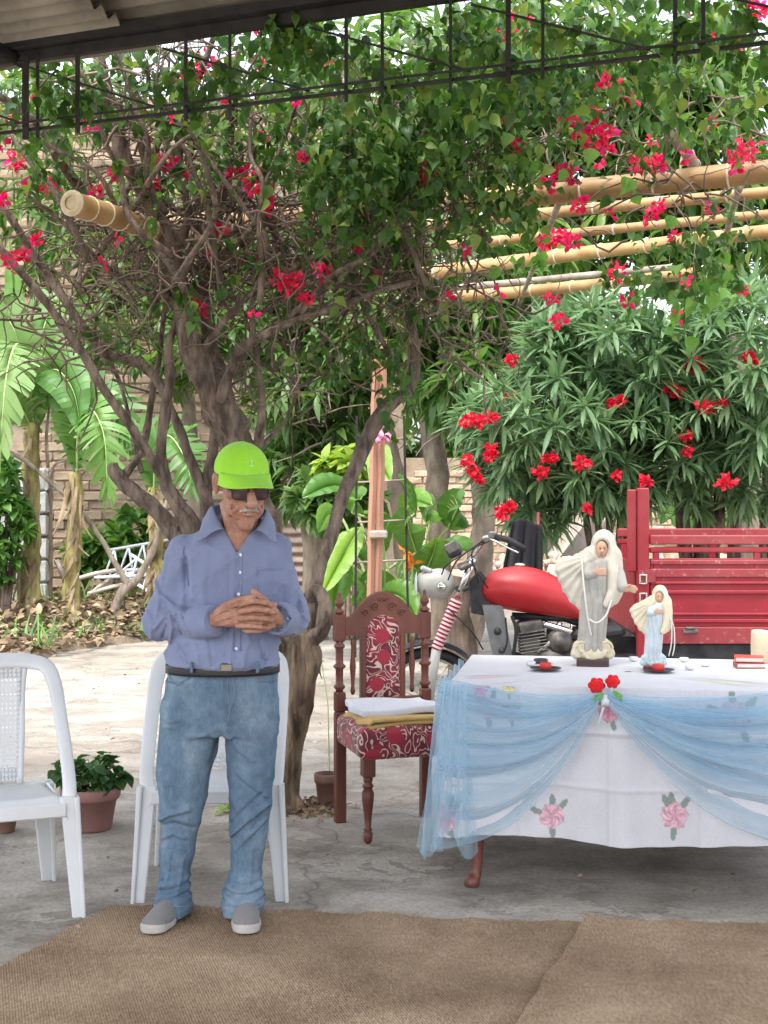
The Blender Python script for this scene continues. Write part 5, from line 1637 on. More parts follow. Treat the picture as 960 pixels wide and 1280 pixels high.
VV = [np.column_stack([r_, np.full(npn, TH + .004) + .0015 * np.sin(r_[:, 0] * 31) * np.sin(r_[:, 1] * 27)]) for r_ in rings]
nd = 112; DROP = .56; GX0 = tl(755, 866).x + .02
for k in range(nd + 1):
    v = k / nd; dz = v * DROP
    rip = .016 * np.sin(ulen * 11 + 1.0) + .012 * np.sin(ulen * 19 + 2.0) + .006 * np.sin(ulen * 41)
    crease = .006 * np.exp(-((dz - .16) / .008) ** 2) - .004 * np.exp(-((dz - .178) / .010) ** 2) + .006 * np.exp(-((dz - .36) / .009) ** 2) + .005 * np.exp(-((PER[:, 0] - GX0) / .007) ** 2) + .004 * np.exp(-((PER[:, 0] - GX0 - .33) / .008) ** 2) + .004 * np.exp(-((PER[:, 0] - GX0 + .33) / .008) ** 2)
    off = .004 + .014 * min(1, v * 8) + rip * v ** .8 + .035 * v + crease
    p_ = PER + outd * off[:, None]
    hem = .012 * np.sin(ulen * 6.3) * v
    VV.append(np.column_stack([p_, np.full(npn, TH + .003 - dz) - .004 * (v > 0) + hem]))
V = np.concatenate(VV)
nr = len(VV)
I = np.arange(npn); J = (I + 1) % npn
F = np.concatenate([np.stack([r_ * npn + I, (r_ + 1) * npn + I, (r_ + 1) * npn + J, r_ * npn + J], 1) for r_ in range(nr - 1)])
me = np_mesh('tablecloth', V, F)
# printed flowers on the cloth
ca = me.color_attributes.new('print', 'FLOAT_COLOR', 'POINT')
colr = np.zeros((len(V), 4))
def paint(cx_, cz_, r0, hue, top=False, seed=0, strength=.85):
    rr = random.Random(seed)
    a_ = V[:, 0] - cx_
    b_ = (V[:, 1] if top else V[:, 2]) - cz_
    front = (V[:, 2] > TH - .001) if top else (np.abs(V[:, 1] + TD / 2 + .03) < .08) & (V[:, 2] < TH)
    ph = rr.random() * 6
    rho = np.hypot(a_, b_) / r0; th = np.arctan2(b_, a_)
    edge = .78 + .2 * np.abs(np.cos(th * 2.5 + ph)) + .04 * np.sin(th * 13)
    m1 = front & (rho < edge)
    shade = np.clip(.55 + .45 * np.abs(np.sin(th * 2.5 + ph)) + .25 * (rho - .5), 0, 1.15)[:, None]
    shade = shade * (.82 + .34 * np.abs(np.sin(th * 4 + rho * 7 + ph)))[:, None]
    c_ = np.array(hue)[None] * shade + .16 * (np.sin(th * 9 + rho * 15) > .72)[:, None]
    c_ = c_ * (1 - .5 * np.exp(-(rho / .22) ** 2))[:, None] + .5 * np.exp(-(rho / .2) ** 2)[:, None] * np.array([.55, .12, .2])
    for la in (rr.uniform(0, 1), rr.uniform(2, 3), rr.uniform(4.6, 5.2), rr.uniform(1.3, 1.8)):
        lx, lz = a_ - r0 * 1.25 * math.cos(la), b_ - r0 * 1.15 * math.sin(la)
        u_ = lx * math.cos(la) + lz * math.sin(la); w_ = -lx * math.sin(la) + lz * math.cos(la)
        m2 = front & ((u_ / (r0 * .55)) ** 2 + (w_ / (r0 * .22)) ** 2 < 1) & ~m1
        colr[m2, :3] = (.13, .19, .14); colr[m2, 3] = strength * .9
    colr[m1, :3] = c_[m1]; colr[m1, 3] = strength
PINK = (.66, .33, .40)
for px, py, r0, hue, sd_ in ((690, 1019, .048, PINK, 1), (843, 1019, .052, PINK, 2), (762, 889, .042, (.7, .25, .33), 3), (612, 886, .045, (.55, .3, .42), 4), (640, 892, .03, (.6, .26, .35), 6), (918, 896, .06, (.5, .33, .45), 5), (990, 1019, .05, PINK, 7), (560, 1019, .05, PINK, 8), (600, 862, .03, (.72, .2, .35), 9), (636, 860, .025, (.75, .65, .2), 10)):
    p = tl(px, py, -TD / 2 - .02)
    paint(p.x, p.z, r0, hue, False, sd_)
for px, py, r0, hue, sd_ in ((628, 851, .05, (.74, .6, .2), 11), (903, 854, .06, (.62, .6, .25), 12), (600, 848, .04, (.72, .25, .4), 13)):
    p = TMI @ on(px, py, TH)
    paint(p.x, p.y, r0, hue, True, sd_, .6)
ca.data.foreach_set('color', colr.astype(np.float32).ravel())
me.materials.append(MT['tablecloth'])
tcl = bpy.data.objects.new('tablecloth', me); COL.objects.link(tcl)
tcl.location = TM.translation; tcl.rotation_euler = (0, 0, TA)
tag(tcl, 'white tablecloth printed with pink flowers under the blue tulle', 'tablecloth')

# blue tulle
def tulle_mat():
    m, N, L, b = nt('blue_tulle')
    v = coords(N, L)
    n = noise_n(N, L, v, 6, 4)
    r = ramp(N, [(.3, (.40, .62, .78)), (.7, (.52, .72, .84))]); L.new(n, r.inputs[0])
    L.new(r.outputs[0], b.inputs['Base Color']); b.inputs['Roughness'].default_value = .55; b.inputs['Sheen Weight'].default_value = .3
    t_ = N.new('ShaderNodeBsdfTranslucent'); L.new(r.outputs[0], t_.inputs['Color'])
    m1 = N.new('ShaderNodeMixShader'); m1.inputs[0].default_value = .45
    L.new(b.outputs[0], m1.inputs[1]); L.new(t_.outputs[0], m1.inputs[2])
    tp = N.new('ShaderNodeBsdfTransparent')
    lw = N.new('ShaderNodeLayerWeight'); lw.inputs['Blend'].default_value = .35
    fac = mathn(N, L, 'ADD', mathn(N, L, 'MULTIPLY', lw.outputs['Facing'], .5), .27, True)
    m2 = N.new('ShaderNodeMixShader'); L.new(fac, m2.inputs[0])
    L.new(tp.outputs[0], m2.inputs[1]); L.new(m1.outputs[0], m2.inputs[2])
    L.new(m2.outputs[0], N['Material Output'].inputs['Surface'])
    return m
MT['tulle'] = tulle_mat()
GX = tl(755, 866).x
tu = thing('tulle_drape', (TC.x, TC.y, 0), 'sheer light blue tulle gathered under roses along the table front', 'drape')
tu.rotation_euler = (0, 0, TA); WL[tu.name] = Vector((0, 0, 0))
def place(fn, nu, nv, name):
    m_ = MB(); m_.grid(fn, nu, nv); return m_.build(name, MT['tulle'], tu)
YF = -TD / 2 - .055
def swag(side, endz0, endz1, sag0, sag1, xe, seed, pleat=.024, np_=3.6, lay=0.0):
    def fn(u, v):
        s = u; w = v
        G = Vector((GX + side * (.012 + .012 * w), YF - .03, TH - .0 - .05 * w))
        E = Vector((xe + .015 * math.sin(w * 17 + seed) * w, YF + .01, endz0 + (endz1 - endz0) * w))
        p = G.lerp(E, s)
        p.z += -(sag0 + (sag1 - sag0) * w) * math.sin(math.pi * s ** .85) * (1 - .12 * s)
        ph = w * np_ * 2 * math.pi + seed + 1.5 * nz(s * 2, w * 3, seed, 1)
        am = pleat * (.35 + 1.4 * math.sin(math.pi * min(1, s * .9)) ) * (.4 + .6 * abs(math.cos(w * 2.2 + seed)))
        p.y += am * math.sin(ph) + .22 * am * math.sin(ph * 2.7 + s * 4) - .02 * w - lay
        p.z += .006 * math.sin(ph * 1.3 + 2 * s)
        return p
    return fn
place(swag(-1, TH - .0, .16, .06, .17, -TW / 2 - .05, 1.0), 70, 150, 'swag')
place(swag(-1, TH - .03, .42, .06, .10, -TW / 2 - .04, 4.0, .02, 2.6, .012), 70, 100, 'swag')
place(swag(1, TH - .0, .20, .06, .16, TW / 2 + .05, 2.2), 70, 150, 'swag')
place(swag(1, TH - .02, .40, .05, .09, TW / 2 + .05, 5.1, .02, 2.6, .012), 70, 100, 'swag')
# the loose end wrapped round the corner and the table side
def corner(u, v):
    a = u * 1.0
    y = YF + .0 + (TD * .95) * a
    rip = .022 * math.sin(a * 30 + 1.2 * math.sin(v * 3)) * (.3 + v)
    x = -TW / 2 - .035 - rip - .02 * v - .02 * math.exp(-(a / .15) ** 2) * v
    return Vector((x, y - .03 * math.exp(-(a / .08) ** 2), TH + .0 - (TH - .13 - .04 * a) * v + .01 * math.sin(a * 30)))
place(corner, 120, 40, 'side_fall')
def bunch(u, v):
    a = (u - .5) * 2
    wd = .05 + .085 * v ** 1.3
    x = -TW / 2 + .03 + a * wd * .85 - .03 * v
    y = YF - .012 - .022 * math.sin(u * 17 + 1.5 * v) * (.3 + .7 * v) - .03 * math.cos(a * 1.4)
    return Vector((x, y, TH + .012 - (.60 + .05 * math.sin(u * 9)) * v))
place(bunch, 110, 40, 'corner_bunch')
def hemroll(u, v):
    a = v * 2 * math.pi
    p = Vector((GX - .06, YF - .03, .50)).lerp(Vector((-TW / 2 - .07, YF - .02, .165)), u)
    p.z -= .10 * math.sin(math.pi * u ** .9)
    r = .010 + .012 * u + .004 * math.sin(u * 30)
    return p + Vector((r * .5 * math.sin(a), r * math.cos(a), r * math.sin(a)))
def topfold(side):
    def fn(u, v):
        a = v * 2 * math.pi
        E = Vector((side * (TW / 2 + .04), YF + .03, TH - .0))
        p = Vector((GX, YF - .03, TH - .012)).lerp(E, u)
        p.z -= .055 * math.sin(math.pi * u ** .8)
        r = .014 + .030 * math.sin(math.pi * u * .9) + .006 * math.sin(a * 5 + u * 6)
        return p + Vector((0, .6 * r * math.cos(a), r * math.sin(a)))
    return fn
place(topfold(-1), 50, 36, 'gathered_fold'); place(topfold(1), 50, 36, 'gathered_fold')

# ------------------------------------------------------------------ roses at the gather
MT['rose'] = fabric('red_rose_petal', (.70, .012, .018), .2, 300, .1, .6)
MT['green_leaf'] = plain('artificial_leaf', (.10, .32, .06), .5)
def rose(c, r, seed):
    m_ = MB(); rr = random.Random(seed)
    for ring, (n_, rad0, h_, op) in enumerate(((3, .28, 1.25, .0), (4, .5, 1.2, .15), (5, .75, 1.1, .35), (6, .95, .9, .8))):
        for k in range(n_):
            a0 = 2 * math.pi * (k + rr.random() * .4 + ring * .37) / n_; wd = 2 * math.pi / n_ * .75
            def fn(u, v):
                a = a0 + (u - .5) * wd * (1 + .1 * v)
                rad1 = r * rad0 * (.25 + .75 * v ** .7) * (1 + .12 * op * v * v)
                z = r * (h_ * (v - .2) * (1 - .25 * (2 * u - 1) ** 2) - .1 * op * v ** 3)
                return Vector(c) + Vector((rad1 * math.cos(a), rad1 * math.sin(a) * .9 - .3 * z * 0, z))
            m_.grid(fn, 6, 5)
    return m_
def tpt(x, y, z): return TM @ Vector((x, y, z))
rs = thing('rose_posy', tpt(GX, YF - .03, TH - .03), 'pair of red artificial roses with white ribbon pinned on the tulle', 'flowers')
for (px, py, r0, sd_) in ((746, 857, .046, 1), (766, 852, .040, 2)):
    l = tl(px, py, YF - .035)
    c = TM @ l
    g = Sdf(tuple(c - Vector((.05, .05, .05))), tuple(c + Vector((.05, .05, .05))), .0018)
    q = r0 / .046
    g.ell(tuple(c), (.026 * q, .022 * q, .025 * q))
    th_ = np.arctan2(g.Z - c.z - .006 * q, g.X - c.x); rr_ = np.hypot(g.X - c.x, g.Z - c.z - .006 * q)
    g.F = g.F + .0042 * q * np.abs(np.sin(th_ * 1.5 + rr_ * 300 / q + sd_)) * np.clip(rr_ / .008, .3, 1)
    for k in range(6):
        a_ = k * 1.047 + sd_; g.ell(tuple(c + Vector((.020 * q * math.cos(a_), .004, .018 * q * math.sin(a_)))), (.013 * q, .010 * q, .013 * q), .001)
    g.build('bloom', MT['rose'], rs)
for (px, py, a) in ((754, 866, 215), (766, 864, -40), (748, 868, 240), (772, 866, -65)):
    l = TM @ tl(px, py, YF - .04)
    A = np.array([[math.cos(rad(a)), -.3, math.sin(rad(a))]])
    leaf_objs('rose_leaf', OVAL, np.array([l]), frames(A, np.array([[0, -1.0, .3]])), np.array([.034]), MT['green_leaf'], rs)
m_ = MB(); l = tl(757, 876, YF - .04)
for k in range(3):
    m_.tube([TM @ (l + Vector((jit(.006), 0, .022))), TM @ (l + Vector((.006 * (k - 1), -.012, 0))), TM @ (l + Vector((.012 * (k - 1), 0, -.02)))], [.006, .011, .007], 8, squash=.5)
l2 = tl(748, 905, YF - .04)
m_.tube([TM @ (l + Vector((-.005, 0, -.01))), TM @ l.lerp(l2, .5), TM @ l2], [.006, .0045, .004], 6, squash=.4)
m_.build('white_ribbon', MT['white_cloth'], rs)

# ------------------------------------------------------------------ small things on the table
MT['red_wax'] = plain('red_wax', (.55, .03, .025), .45, var=.1)
MT['dark_dish'] = plain('dark_dish', (.05, .045, .05), .3, .2)
MT['clear_glass'] = plain('tealight_glass', (.62, .66, .70), .15, 0, .6)
def onT(px, py): return on(px, py, TH + .006)
for i, (px, py, lab) in enumerate(((682, 838, 'red candle on a dark dish beside the large statue'), (823, 840, 'red candle on a dark dish before the small statue'))):
    c = onT(px, py); c.z = TH + .007
    t = thing('candle_dish', c, lab, 'candle')
    m_ = MB(); m_.lathe([(.02, 0), (.035, .002), (.062, .008), (.064, .010), (.034, .006), (.001, .005)], 24, c); m_.build('dish', MT['dark_dish'], t)
    m_ = MB(); m_.lathe([(.022, .005), (.024, .012), (.024, .028), (.021, .031), (.004, .027), (.001, .027)], 18, c); m_.build('candle', MT['red_wax'], t)
c = onT(676, 829); c.z = TH + .007
m_ = MB(); m_.lathe([(.022, 0), (.03, .004), (.03, .016), (.026, .018), (.022, .008), (.001, .007)], 18, c)
tag(m_.build('candle_holder', MT['dark_dish'], None, c), 'small empty dark candle holder behind the red candle', 'candle holder')
TL = [((664, 832), 'clear glass tealight beside the dark candle holder'), ((792, 826), 'clear glass tealight between the two statues'), ((855, 827), 'clear glass tealight just behind the small statue'), ((862, 837), 'clear glass tealight midway between small statue and books, toward table front'), ((882, 833), 'clear glass tealight next to the red books')]
for (px, py), lab in TL:
    c = onT(px, py); c.z = TH + .007
    t = thing('tealight', c, lab, 'tealight')
    m_ = MB(); m_.lathe([(.014, 0), (.018, .002), (.019, .016), (.0175, .016), (.016, .004), (.001, .003)], 18, c); m_.build('glass_cup', MT['clear_glass'], t)
    m_ = MB(); m_.lathe([(.0145, .004), (.0145, .010), (.001, .0105)], 14, c); m_.build('wax', MT['white_plastic'], t)
c = onT(930, 834); c.z = TH + .006
for k, (col_, dz, a, lab) in enumerate(((plain('dark_red_cover', (.30, .05, .05), .5), .0, .1, 'dark red book at the bottom of the pair by the cream bag'), (plain('red_cover', (.62, .07, .05), .45), .024, -.06, 'bright red book on top of the darker one'))):
    t = thing('book', c + Vector((.0, 0, dz)), lab, 'book')
    m_ = MB(); Rz = rotz(TA + a)
    m_.box(c + Vector((.02, .0, dz + .0025)), (.115, .085, .003), rot=Rz); m_.box(c + Vector((.02, 0, dz + .0205)), (.115, .085, .003), rot=Rz)
    m_.box(c + Vector((.02, 0, dz + .0115)) + Rz @ Vector((-.056, 0, 0)), (.003, .085, .015), rot=Rz)
    m_.build('cover', col_, t)
    m_ = MB(); m_.box(c + Vector((.02, 0, dz + .0115)), (.107, .080, .0148), rot=Rz); m_.build('pages', plain('paper', (.68, .62, .56), .9), t)
bc = onT(966, 828); bc.z = TH + .07
g = Sdf((bc.x - .13, bc.y - .1, TH - .01), (bc.x + .13, bc.y + .1, TH + .17), .006)
dx_ = np.maximum(np.abs(g.X - bc.x) - .075, 0); dy_ = np.maximum(np.abs(g.Y - bc.y) - .02 - .02 * (1 - ((g.X - bc.x) / .1) ** 2) * (1 - ((g.Z - bc.z) / .08) ** 2), 0); dz_ = np.maximum(np.abs(g.Z - bc.z) - .052 + .01 * np.sin((g.X - bc.x) * 25), 0)
g.F = np.sqrt(dx_ ** 2 + dy_ ** 2 + dz_ ** 2) - .012
tag(g.build('cloth_bag', fabric('cream_cloth', (.60, .50, .36), .12, 500, .2, fold=.3), None, (bc.x, bc.y, TH)), 'small cream cloth bag beside the red books', 'bag')

# ------------------------------------------------------------------ pots and loose bits
MT['pot'] = plain('rose_brown_pot', (.27, .135, .115), .6, var=.12, scale=9)
MT['pot2'] = plain('brown_pot', (.20, .105, .08), .6, var=.15, scale=9)
def potted(name, c, r, h, label, n, L, spread, mat='pot', tall=1.0):
    t = thing(name, c, label, 'potted plant' if n else 'pot')
    m_ = MB(); m_.lathe([(r * .70, 0), (r * .72, .004), (r * .90, h * .72), (r * .97, h * .72), (r * 1.02, h * .78), (r * 1.04, h * .97), (r, h), (r * .93, h), (r * .90, h * .85), (r * .3, h * .84), (.001, h * .84)], 30, c); m_.build('pot', MT[mat], t)
    if n:
        m_ = MB(); m_.lathe([(r * .9, h * .86), (.001, h * .88)], 18, c, cap=False); m_.build('potting_soil', MT['soil'], t)
        C, D = rand_in(Vector(c) + Vector((0, 0, h + spread[2] * .7)), spread, n, .3)
        m_ = MB()
        for p in C: m_.tube([Vector(c) + Vector((jit(r * .4), jit(r * .4), h * .86)), Vector(c).lerp(Vector(p), .5) + Vector((0, 0, h * .6)), p], [.005, .004, .002], 5)
        m_.build('stems', leaf_rib, t)['kind'] = 'stuff'
        P, M, S = whorls(C, D + np.array([0, -.1, .7]), 6, 1.1, L, L * .3, .2)
        leaf_objs('leaf', OVAL2, P[:290], M[:290], S[:290], MT['leaf_pot'], t)
    return t
OVAL2 = leaf_tpl([.05, .38, .46, .30, .02], 1.0, 1.0, .3, .3)
c = on(113, 1036); c.z = .004
potted('potted_plant', c, .13, .185, 'leafy green plant in a rose-brown pot behind the white plastic chair', 64, .052, (.17, .15, .085))
c = on(4, 1040); c.z = .004
potted('potted_plant', c, .07, .10, 'small green plant in a little pot under the white plastic chair', 14, .06, (.08, .08, .05), 'pot2')
c = on(409, 1007); c.z = .004
potted('flower_pot', c, .036 * 1.7, .15, 'small empty brown flower pot beside the carved chair legs', 0, 0, None, 'pot2')
# sprout by the trunk and fallen leaf
P = on(283, 1017); 
t = thing('seedling', P, 'tiny bright green seedling growing between the paving cracks behind the man', 'plant')
A = NR.normal(size=(7, 3)) * .8 + np.array([0, 0, .35])
leaf_objs('leaf', OVAL2, np.tile(np.array([[P.x, P.y, .012]]), (7, 1)) + NR.normal(size=(7, 3)) * np.array([.02, .02, 0]), frames(A), np.full(7, .05), MT['leaf_young'], t)
P = on(398, 838, .0); P = at(392, 842, 7.6)
t = thing('wild_shoot', at(404, 900, 7.6), 'single drooping green shoot beside the bougainvillea trunk', 'plant')
m_ = MB(); m_.tube([at(412, 967, 7.6), at(410, 880, 7.6), at(402, 826, 7.6), at(392, 832, 7.6)], [.004, .003, .002, .001], 5); m_.build('stem', leaf_rib, t)
leaf_objs('leaf', MANGO, np.array([at(405, 825, 7.6), at(401, 828, 7.6)]), frames(np.array([[-.5, -.2, -.6], [-.2, .1, -1]])), np.array([.12, .09]), MT['leaf_mango'], t)
# gravel ring by the trunk foot, scattered twigs and crumbs on the concrete
n = 420
P = np.zeros((n, 3)); base = on(385, 1012)
P[:, 0] = base.x + NR.normal(size=n) * .07; P[:, 1] = base.y + NR.normal(size=n) * .09; P[:, 2] = .012
A = NR.normal(size=(n, 3)); A[:, 2] *= .3
tag(scatter_obj('trunk_litter', OVAL, P, frames(A, NR.normal(size=(n, 3)) + np.array([0, 0, 1.0])), NR.uniform(.015, .045, n), MT['leaf_dry'], None, (base.x, base.y, 0)), 'small dry litter round the foot of the bougainvillea trunk', 'leaf litter', kind='stuff')
n = 170
X = NR.uniform(-2.4, 3, n); Y = NR.uniform(4.4, 13, n)
P = np.stack([X, Y, np.full(n, .03)], 1); A = NR.normal(size=(n, 3)); A[:, 2] *= .1
P[Y < 5.3, 2] = .042
tag(scatter_obj('fallen_leaves', OVAL, P, frames(A, NR.normal(size=(n, 3)) * .4 + np.array([0, 0, 1.0])), NR.uniform(.008, .035, n), MT['leaf_dry']), 'tiny dry leaf bits scattered over the concrete', 'leaf litter', kind='stuff')

# ------------------------------------------------------------------ white lattice trusses dumped by the wall
def lattice(label, a, b, wv, hv, n, grp='dumped steel trusses'):
    a, b, wv = Vector(a), Vector(b), Vector(wv)
    t = thing('lattice_truss', Vector((a.x, a.y, 0)), label, 'truss', grp)
    for off in (Vector(), wv):
        m_ = MB(); m_.tube([a + off, b + off], .022, 6); m_.build('chord', MT['white_metal'], t)
    for k in range(n):
        p, q_ = a.lerp(b, k / n), a.lerp(b, (k + .5) / n) + wv
        r_ = a.lerp(b, (k + 1) / n)
        m_ = MB(); m_.tube([p, q_], .015, 5); m_.build('lattice_bar', MT['white_metal'], t)
        m_ = MB(); m_.tube([q_, r_], .015, 5); m_.build('lattice_bar', MT['white_metal'], t)
    return t
lattice('white lattice truss lying on edge at the top of the dumped heap', at(130, 722, 18.4), at(258, 700, 18.2), (0.02, .1, .34), 0, 7)
lattice('white lattice truss lying flat across the front of the heap', at(118, 722, 17.8), at(255, 716, 17.6), (.05, .3, .06), 0, 7)
lattice('white lattice truss propped with one end on the ground beside the man', at(150, 716, 17.9), at(240, 775, 17.2), (.12, .1, .22), 0, 6)
for i, (a, b_, r_, lab) in enumerate((((88, 726), (150, 712), .03, 'pale wooden bar sticking out of the truss heap'), ((105, 750), (140, 722), .025, 'short pale stick under the white trusses'), ((70, 700), (82, 730), .03, 'bare stick standing by the slim banana plant'), ((110, 742), (175, 728), .028, 'long grey bar along the bottom of the truss heap'))):
    m_ = MB(); m_.tube([at(*a, 17.8), at((a[0] + b_[0]) / 2, (a[1] + b_[1]) / 2 - 2, 17.8), at(*b_, 17.9)], r_, 6, wob=.2)
    tag(m_.build('bar' if i in (0, 3) else 'stick', MT['grey_wood'], None, at(*a, 17.8)), lab, 'bar' if i in (0, 3) else 'stick')
# stump and slab behind the trike fork
m_ = MB()
limb(m_, [(574, 905, 9.6, .12), (575, 860, 9.6, .10), (575, 800, 9.6, .09), (576, 740, 9.6, .085), (578, 722, 9.6, .08)], 6, 14, .25)
tag(m_.build('wooden_stump', rough_mat('stump_wood', (.07, .052, .04), (.17, .13, .10), 14, .95, 40, .8, .02, (1, 1, .2)), None, (at(574, 0, 9.6).x, 9.6, 0)), 'dark weathered wooden stump behind the trike fork', 'stump')
m_ = MB()
def blackc(u, v):
    p = at(640 + 38 * u - 14 * v * (1 - u), 652 + 70 * v, 9.25)
    p.y += .03 * math.sin(u * 17) * (.4 + v) ; p.z += .02 * math.sin(u * 5)
    return p
m_.grid(blackc, 40, 14)
bk = thing('black_cloth_post', (at(660, 0, 9.3).x, 9.3, 0), 'black cloth hung on a thin red post behind the fuel tank', 'cloth')
o = m_.build('black_cloth', fabric('black_cloth', (.016, .016, .02), .2, 300, .2, fold=.3), bk)
o.modifiers.new('thick', 'SOLIDIFY').thickness = .006
m_ = MB(); m_.tube([at(673, 880, 9.3) - Vector((0, 0, .1)), at(673, 640, 9.3)], .012, 6); m_.build('post', plain('red_post', (.22, .03, .03), .5), bk)
# ------------------------------------------------------------------ red cargo trike
def paint_mat(name, c, wear=(.30, .10, .08), amt=.66):
    m, N, L, b = nt(name)
    v = coords(N, L)
    n = noise_n(N, L, v, 3.0, 8, .7); n2 = noise_n(N, L, v, 26, 6, .75)
    r = ramp(N, [(.3, tuple(x * .8 for x in c)), (.7, tuple(min(1, x * 1.12) for x in c))]); L.new(n, r.inputs[0])
    r2 = ramp(N, [(amt, (0, 0, 0)), (amt + .06, (1, 1, 1))]); L.new(n2, r2.inputs[0])
    dust = noise_n(N, L, v, 1.7, 6, .6)
    rd_ = ramp(N, [(.42, (0, 0, 0)), (.75, (.16, .16, .16))]); L.new(dust, rd_.inputs[0])
    c1 = mixc(N, L, rd_.outputs[0], r.outputs[0], (.45, .30, .25))
    c1 = mixc(N, L, r2.outputs[0], c1, wear)
    L.new(c1, b.inputs['Base Color'])
    rr_ = ramp(N, [(.3, (.34,) * 3), (.7, (.6,) * 3)]); L.new(n, rr_.inputs[0]); L.new(rr_.outputs[0], b.inputs['Roughness'])
    b.inputs['Coat Weight'].default_value = .05
    bump_n(N, L, b, n2, .06, .003)
    return m
MT['red_tank'] = paint_mat('red_tank_paint', (.43, .012, .018), (.35, .12, .1), .72)
MT['red_bed'] = paint_mat('red_bed_paint', (.29, .008, .02), (.40, .18, .17), .64)
MT['red_bed_worn'] = paint_mat('worn_red_paint', (.29, .03, .038), (.40, .19, .17), .58)
MT['chrome'] = plain('dull_chrome', (.62, .61, .58), .22, 1.0)
MT['black_rubber'] = plain('black_rubber', (.018, .018, .019), .7)
MT['engine'] = rough_mat('dirty_alloy', (.06, .055, .05), (.24, .22, .20), 9, .55, 40, .3, .004, metal=.5)
MT['dark_metal'] = rough_mat('dark_frame', (.025, .025, .028), (.07, .07, .075), 9, .5, 40, .2, .003, metal=.3)
MT['grey_frame'] = rough_mat('grey_frame', (.13, .135, .14), (.23, .23, .235), 7, .5, 40, .2, .003, metal=.3)
MT['white_plastic_old'] = plain('off_white_shell', (.40, .40, .36), .45, var=.08)
MD = 8.2
tk = thing('cargo_trike', (at(640, 0, MD).x, MD, 0), 'red motor cargo trike with open bed parked behind the draped table', 'trike')
def m3(px, py, dy=0.0): return at(px, py, MD + dy)
# front wheel
wcn = m3(536, 874); wcn.z = .30
wh = thing('wheel', wcn, None, None); wh.parent = tk; wh.location = wcn - wl(tk); 
def wheel(par, c, r, th, half):
    m_ = MB(); M_ = rotx(rad(90))
    m_.lathe([(r - .055, -half * .8), (r - .03, -half), (r - .008, -half * .6), (r, 0), (r - .008, half * .6), (r - .03, half), (r - .055, half * .8), (r - .06, 0), (r - .055, -half * .8)], 40, c, M_, cap=False); m_.build('tyre', MT['black_rubber'], par)
    m_ = MB(); m_.lathe([(r - .058, -half * .7), (r - .072, -half * .6), (r - .072, half * .6), (r - .058, half * .7)], 36, c, M_, cap=False)
    m_.lathe([(.001, -.055), (.03, -.055), (.035, -.03), (.035, .03), (.03, .055), (.001, .055)], 16, c, M_)
    for k in range(18):
        a = k / 18 * 2 * math.pi
        m_.tube([c + Vector((.03 * math.cos(a + .6), .03 * (-1) ** k, .03 * math.sin(a + .6))), c + Vector(((r - .07) * math.cos(a), 0, (r - .07) * math.sin(a)))], .0025, 4)
    m_.build('rim', MT['chrome'], par)
wheel(wh, wcn, .30, .05, .04)
m_ = MB()
def fender(u, v):
    a = rad(55 + 120 * u - 10); rr_ = .335 + .0 * v
    return wcn + Vector((rr_ * math.cos(a) * 1.0, (v - .5) * .12, rr_ * math.sin(a) - .02 * (2 * v - 1) ** 2))
m_.grid(fender, 20, 8); o = m_.build('front_fender', MT['dark_metal'], tk); o.modifiers.new('t', 'SOLIDIFY').thickness = .006
for dy in (-.1, .1):
    m_ = MB(); m_.tube([m3(592, 698, dy), m3(572, 748, dy)], .021, 12); m_.build('fork_tube', MT['chrome'], tk)
    m_ = MB()
    a, b_ = m3(571, 750, dy), m3(545, 812, dy)
    n = 26
    m_.tube([a.lerp(b_, k / n) for k in range(n + 1)], [.031 - .004 * k / n + (.006 if k % 2 else 0) for k in range(n + 1)], 14, smooth=False)
    for p in range(len(m_.f)):
        ring = p // 14
        m_.m[p] = 1 if (ring // 1) % 2 == 0 and ring < 26 else 0
    m_.build('fork_gaiter', [plain('red_gaiter', (.42, .02, .035), .6), plain('white_gaiter', (.55, .42, .42), .6)], tk)
    m_ = MB(); m_.tube([m3(546, 810, dy), m3(540, 845, dy), wcn + Vector((0, dy, 0))], [.028, .028, .024], 12); m_.build('fork_slider', MT['white_plastic_old'], tk)
# headlight shell and lens
hl = m3(549, 730)
g = Sdf(tuple(hl - Vector((.14, .15, .15))), tuple(hl + Vector((.14, .15, .15))), .006)
g.ell(tuple(hl), (.092, .085, .09)); g.F = np.maximum(g.F, -(g.X - (hl.x - .055)))
g.cap(tuple(hl + Vector((-.052, 0, 0))), tuple(hl + Vector((-.045, 0, 0))), .082, .082, .01)
hs_ = g.build('headlight', MT['white_plastic_old'], tk)
m_ = MB(); m_.lathe([(.001, .012), (.04, .010), (.075, .0)], 20, hl + Vector((-.128, 0, 0)), roty(rad(-90)), cap=False); m_.build('lens', MT['clear_glass'], hs_)
m_ = MB(); m_.lathe([(.001, .012), (.022, .010), (.028, 0)], 16, hl + Vector((.01, -.088, -.01)), rotx(rad(90))); m_.build('bolt_cover', MT['chrome'], hs_)
m_ = MB(); m_.box(m3(533, 712, -.03), (.07, .05, .03), rot=roty(rad(20)), bevel=.01); m_.build('indicator', MT['white_plastic_old'], tk)
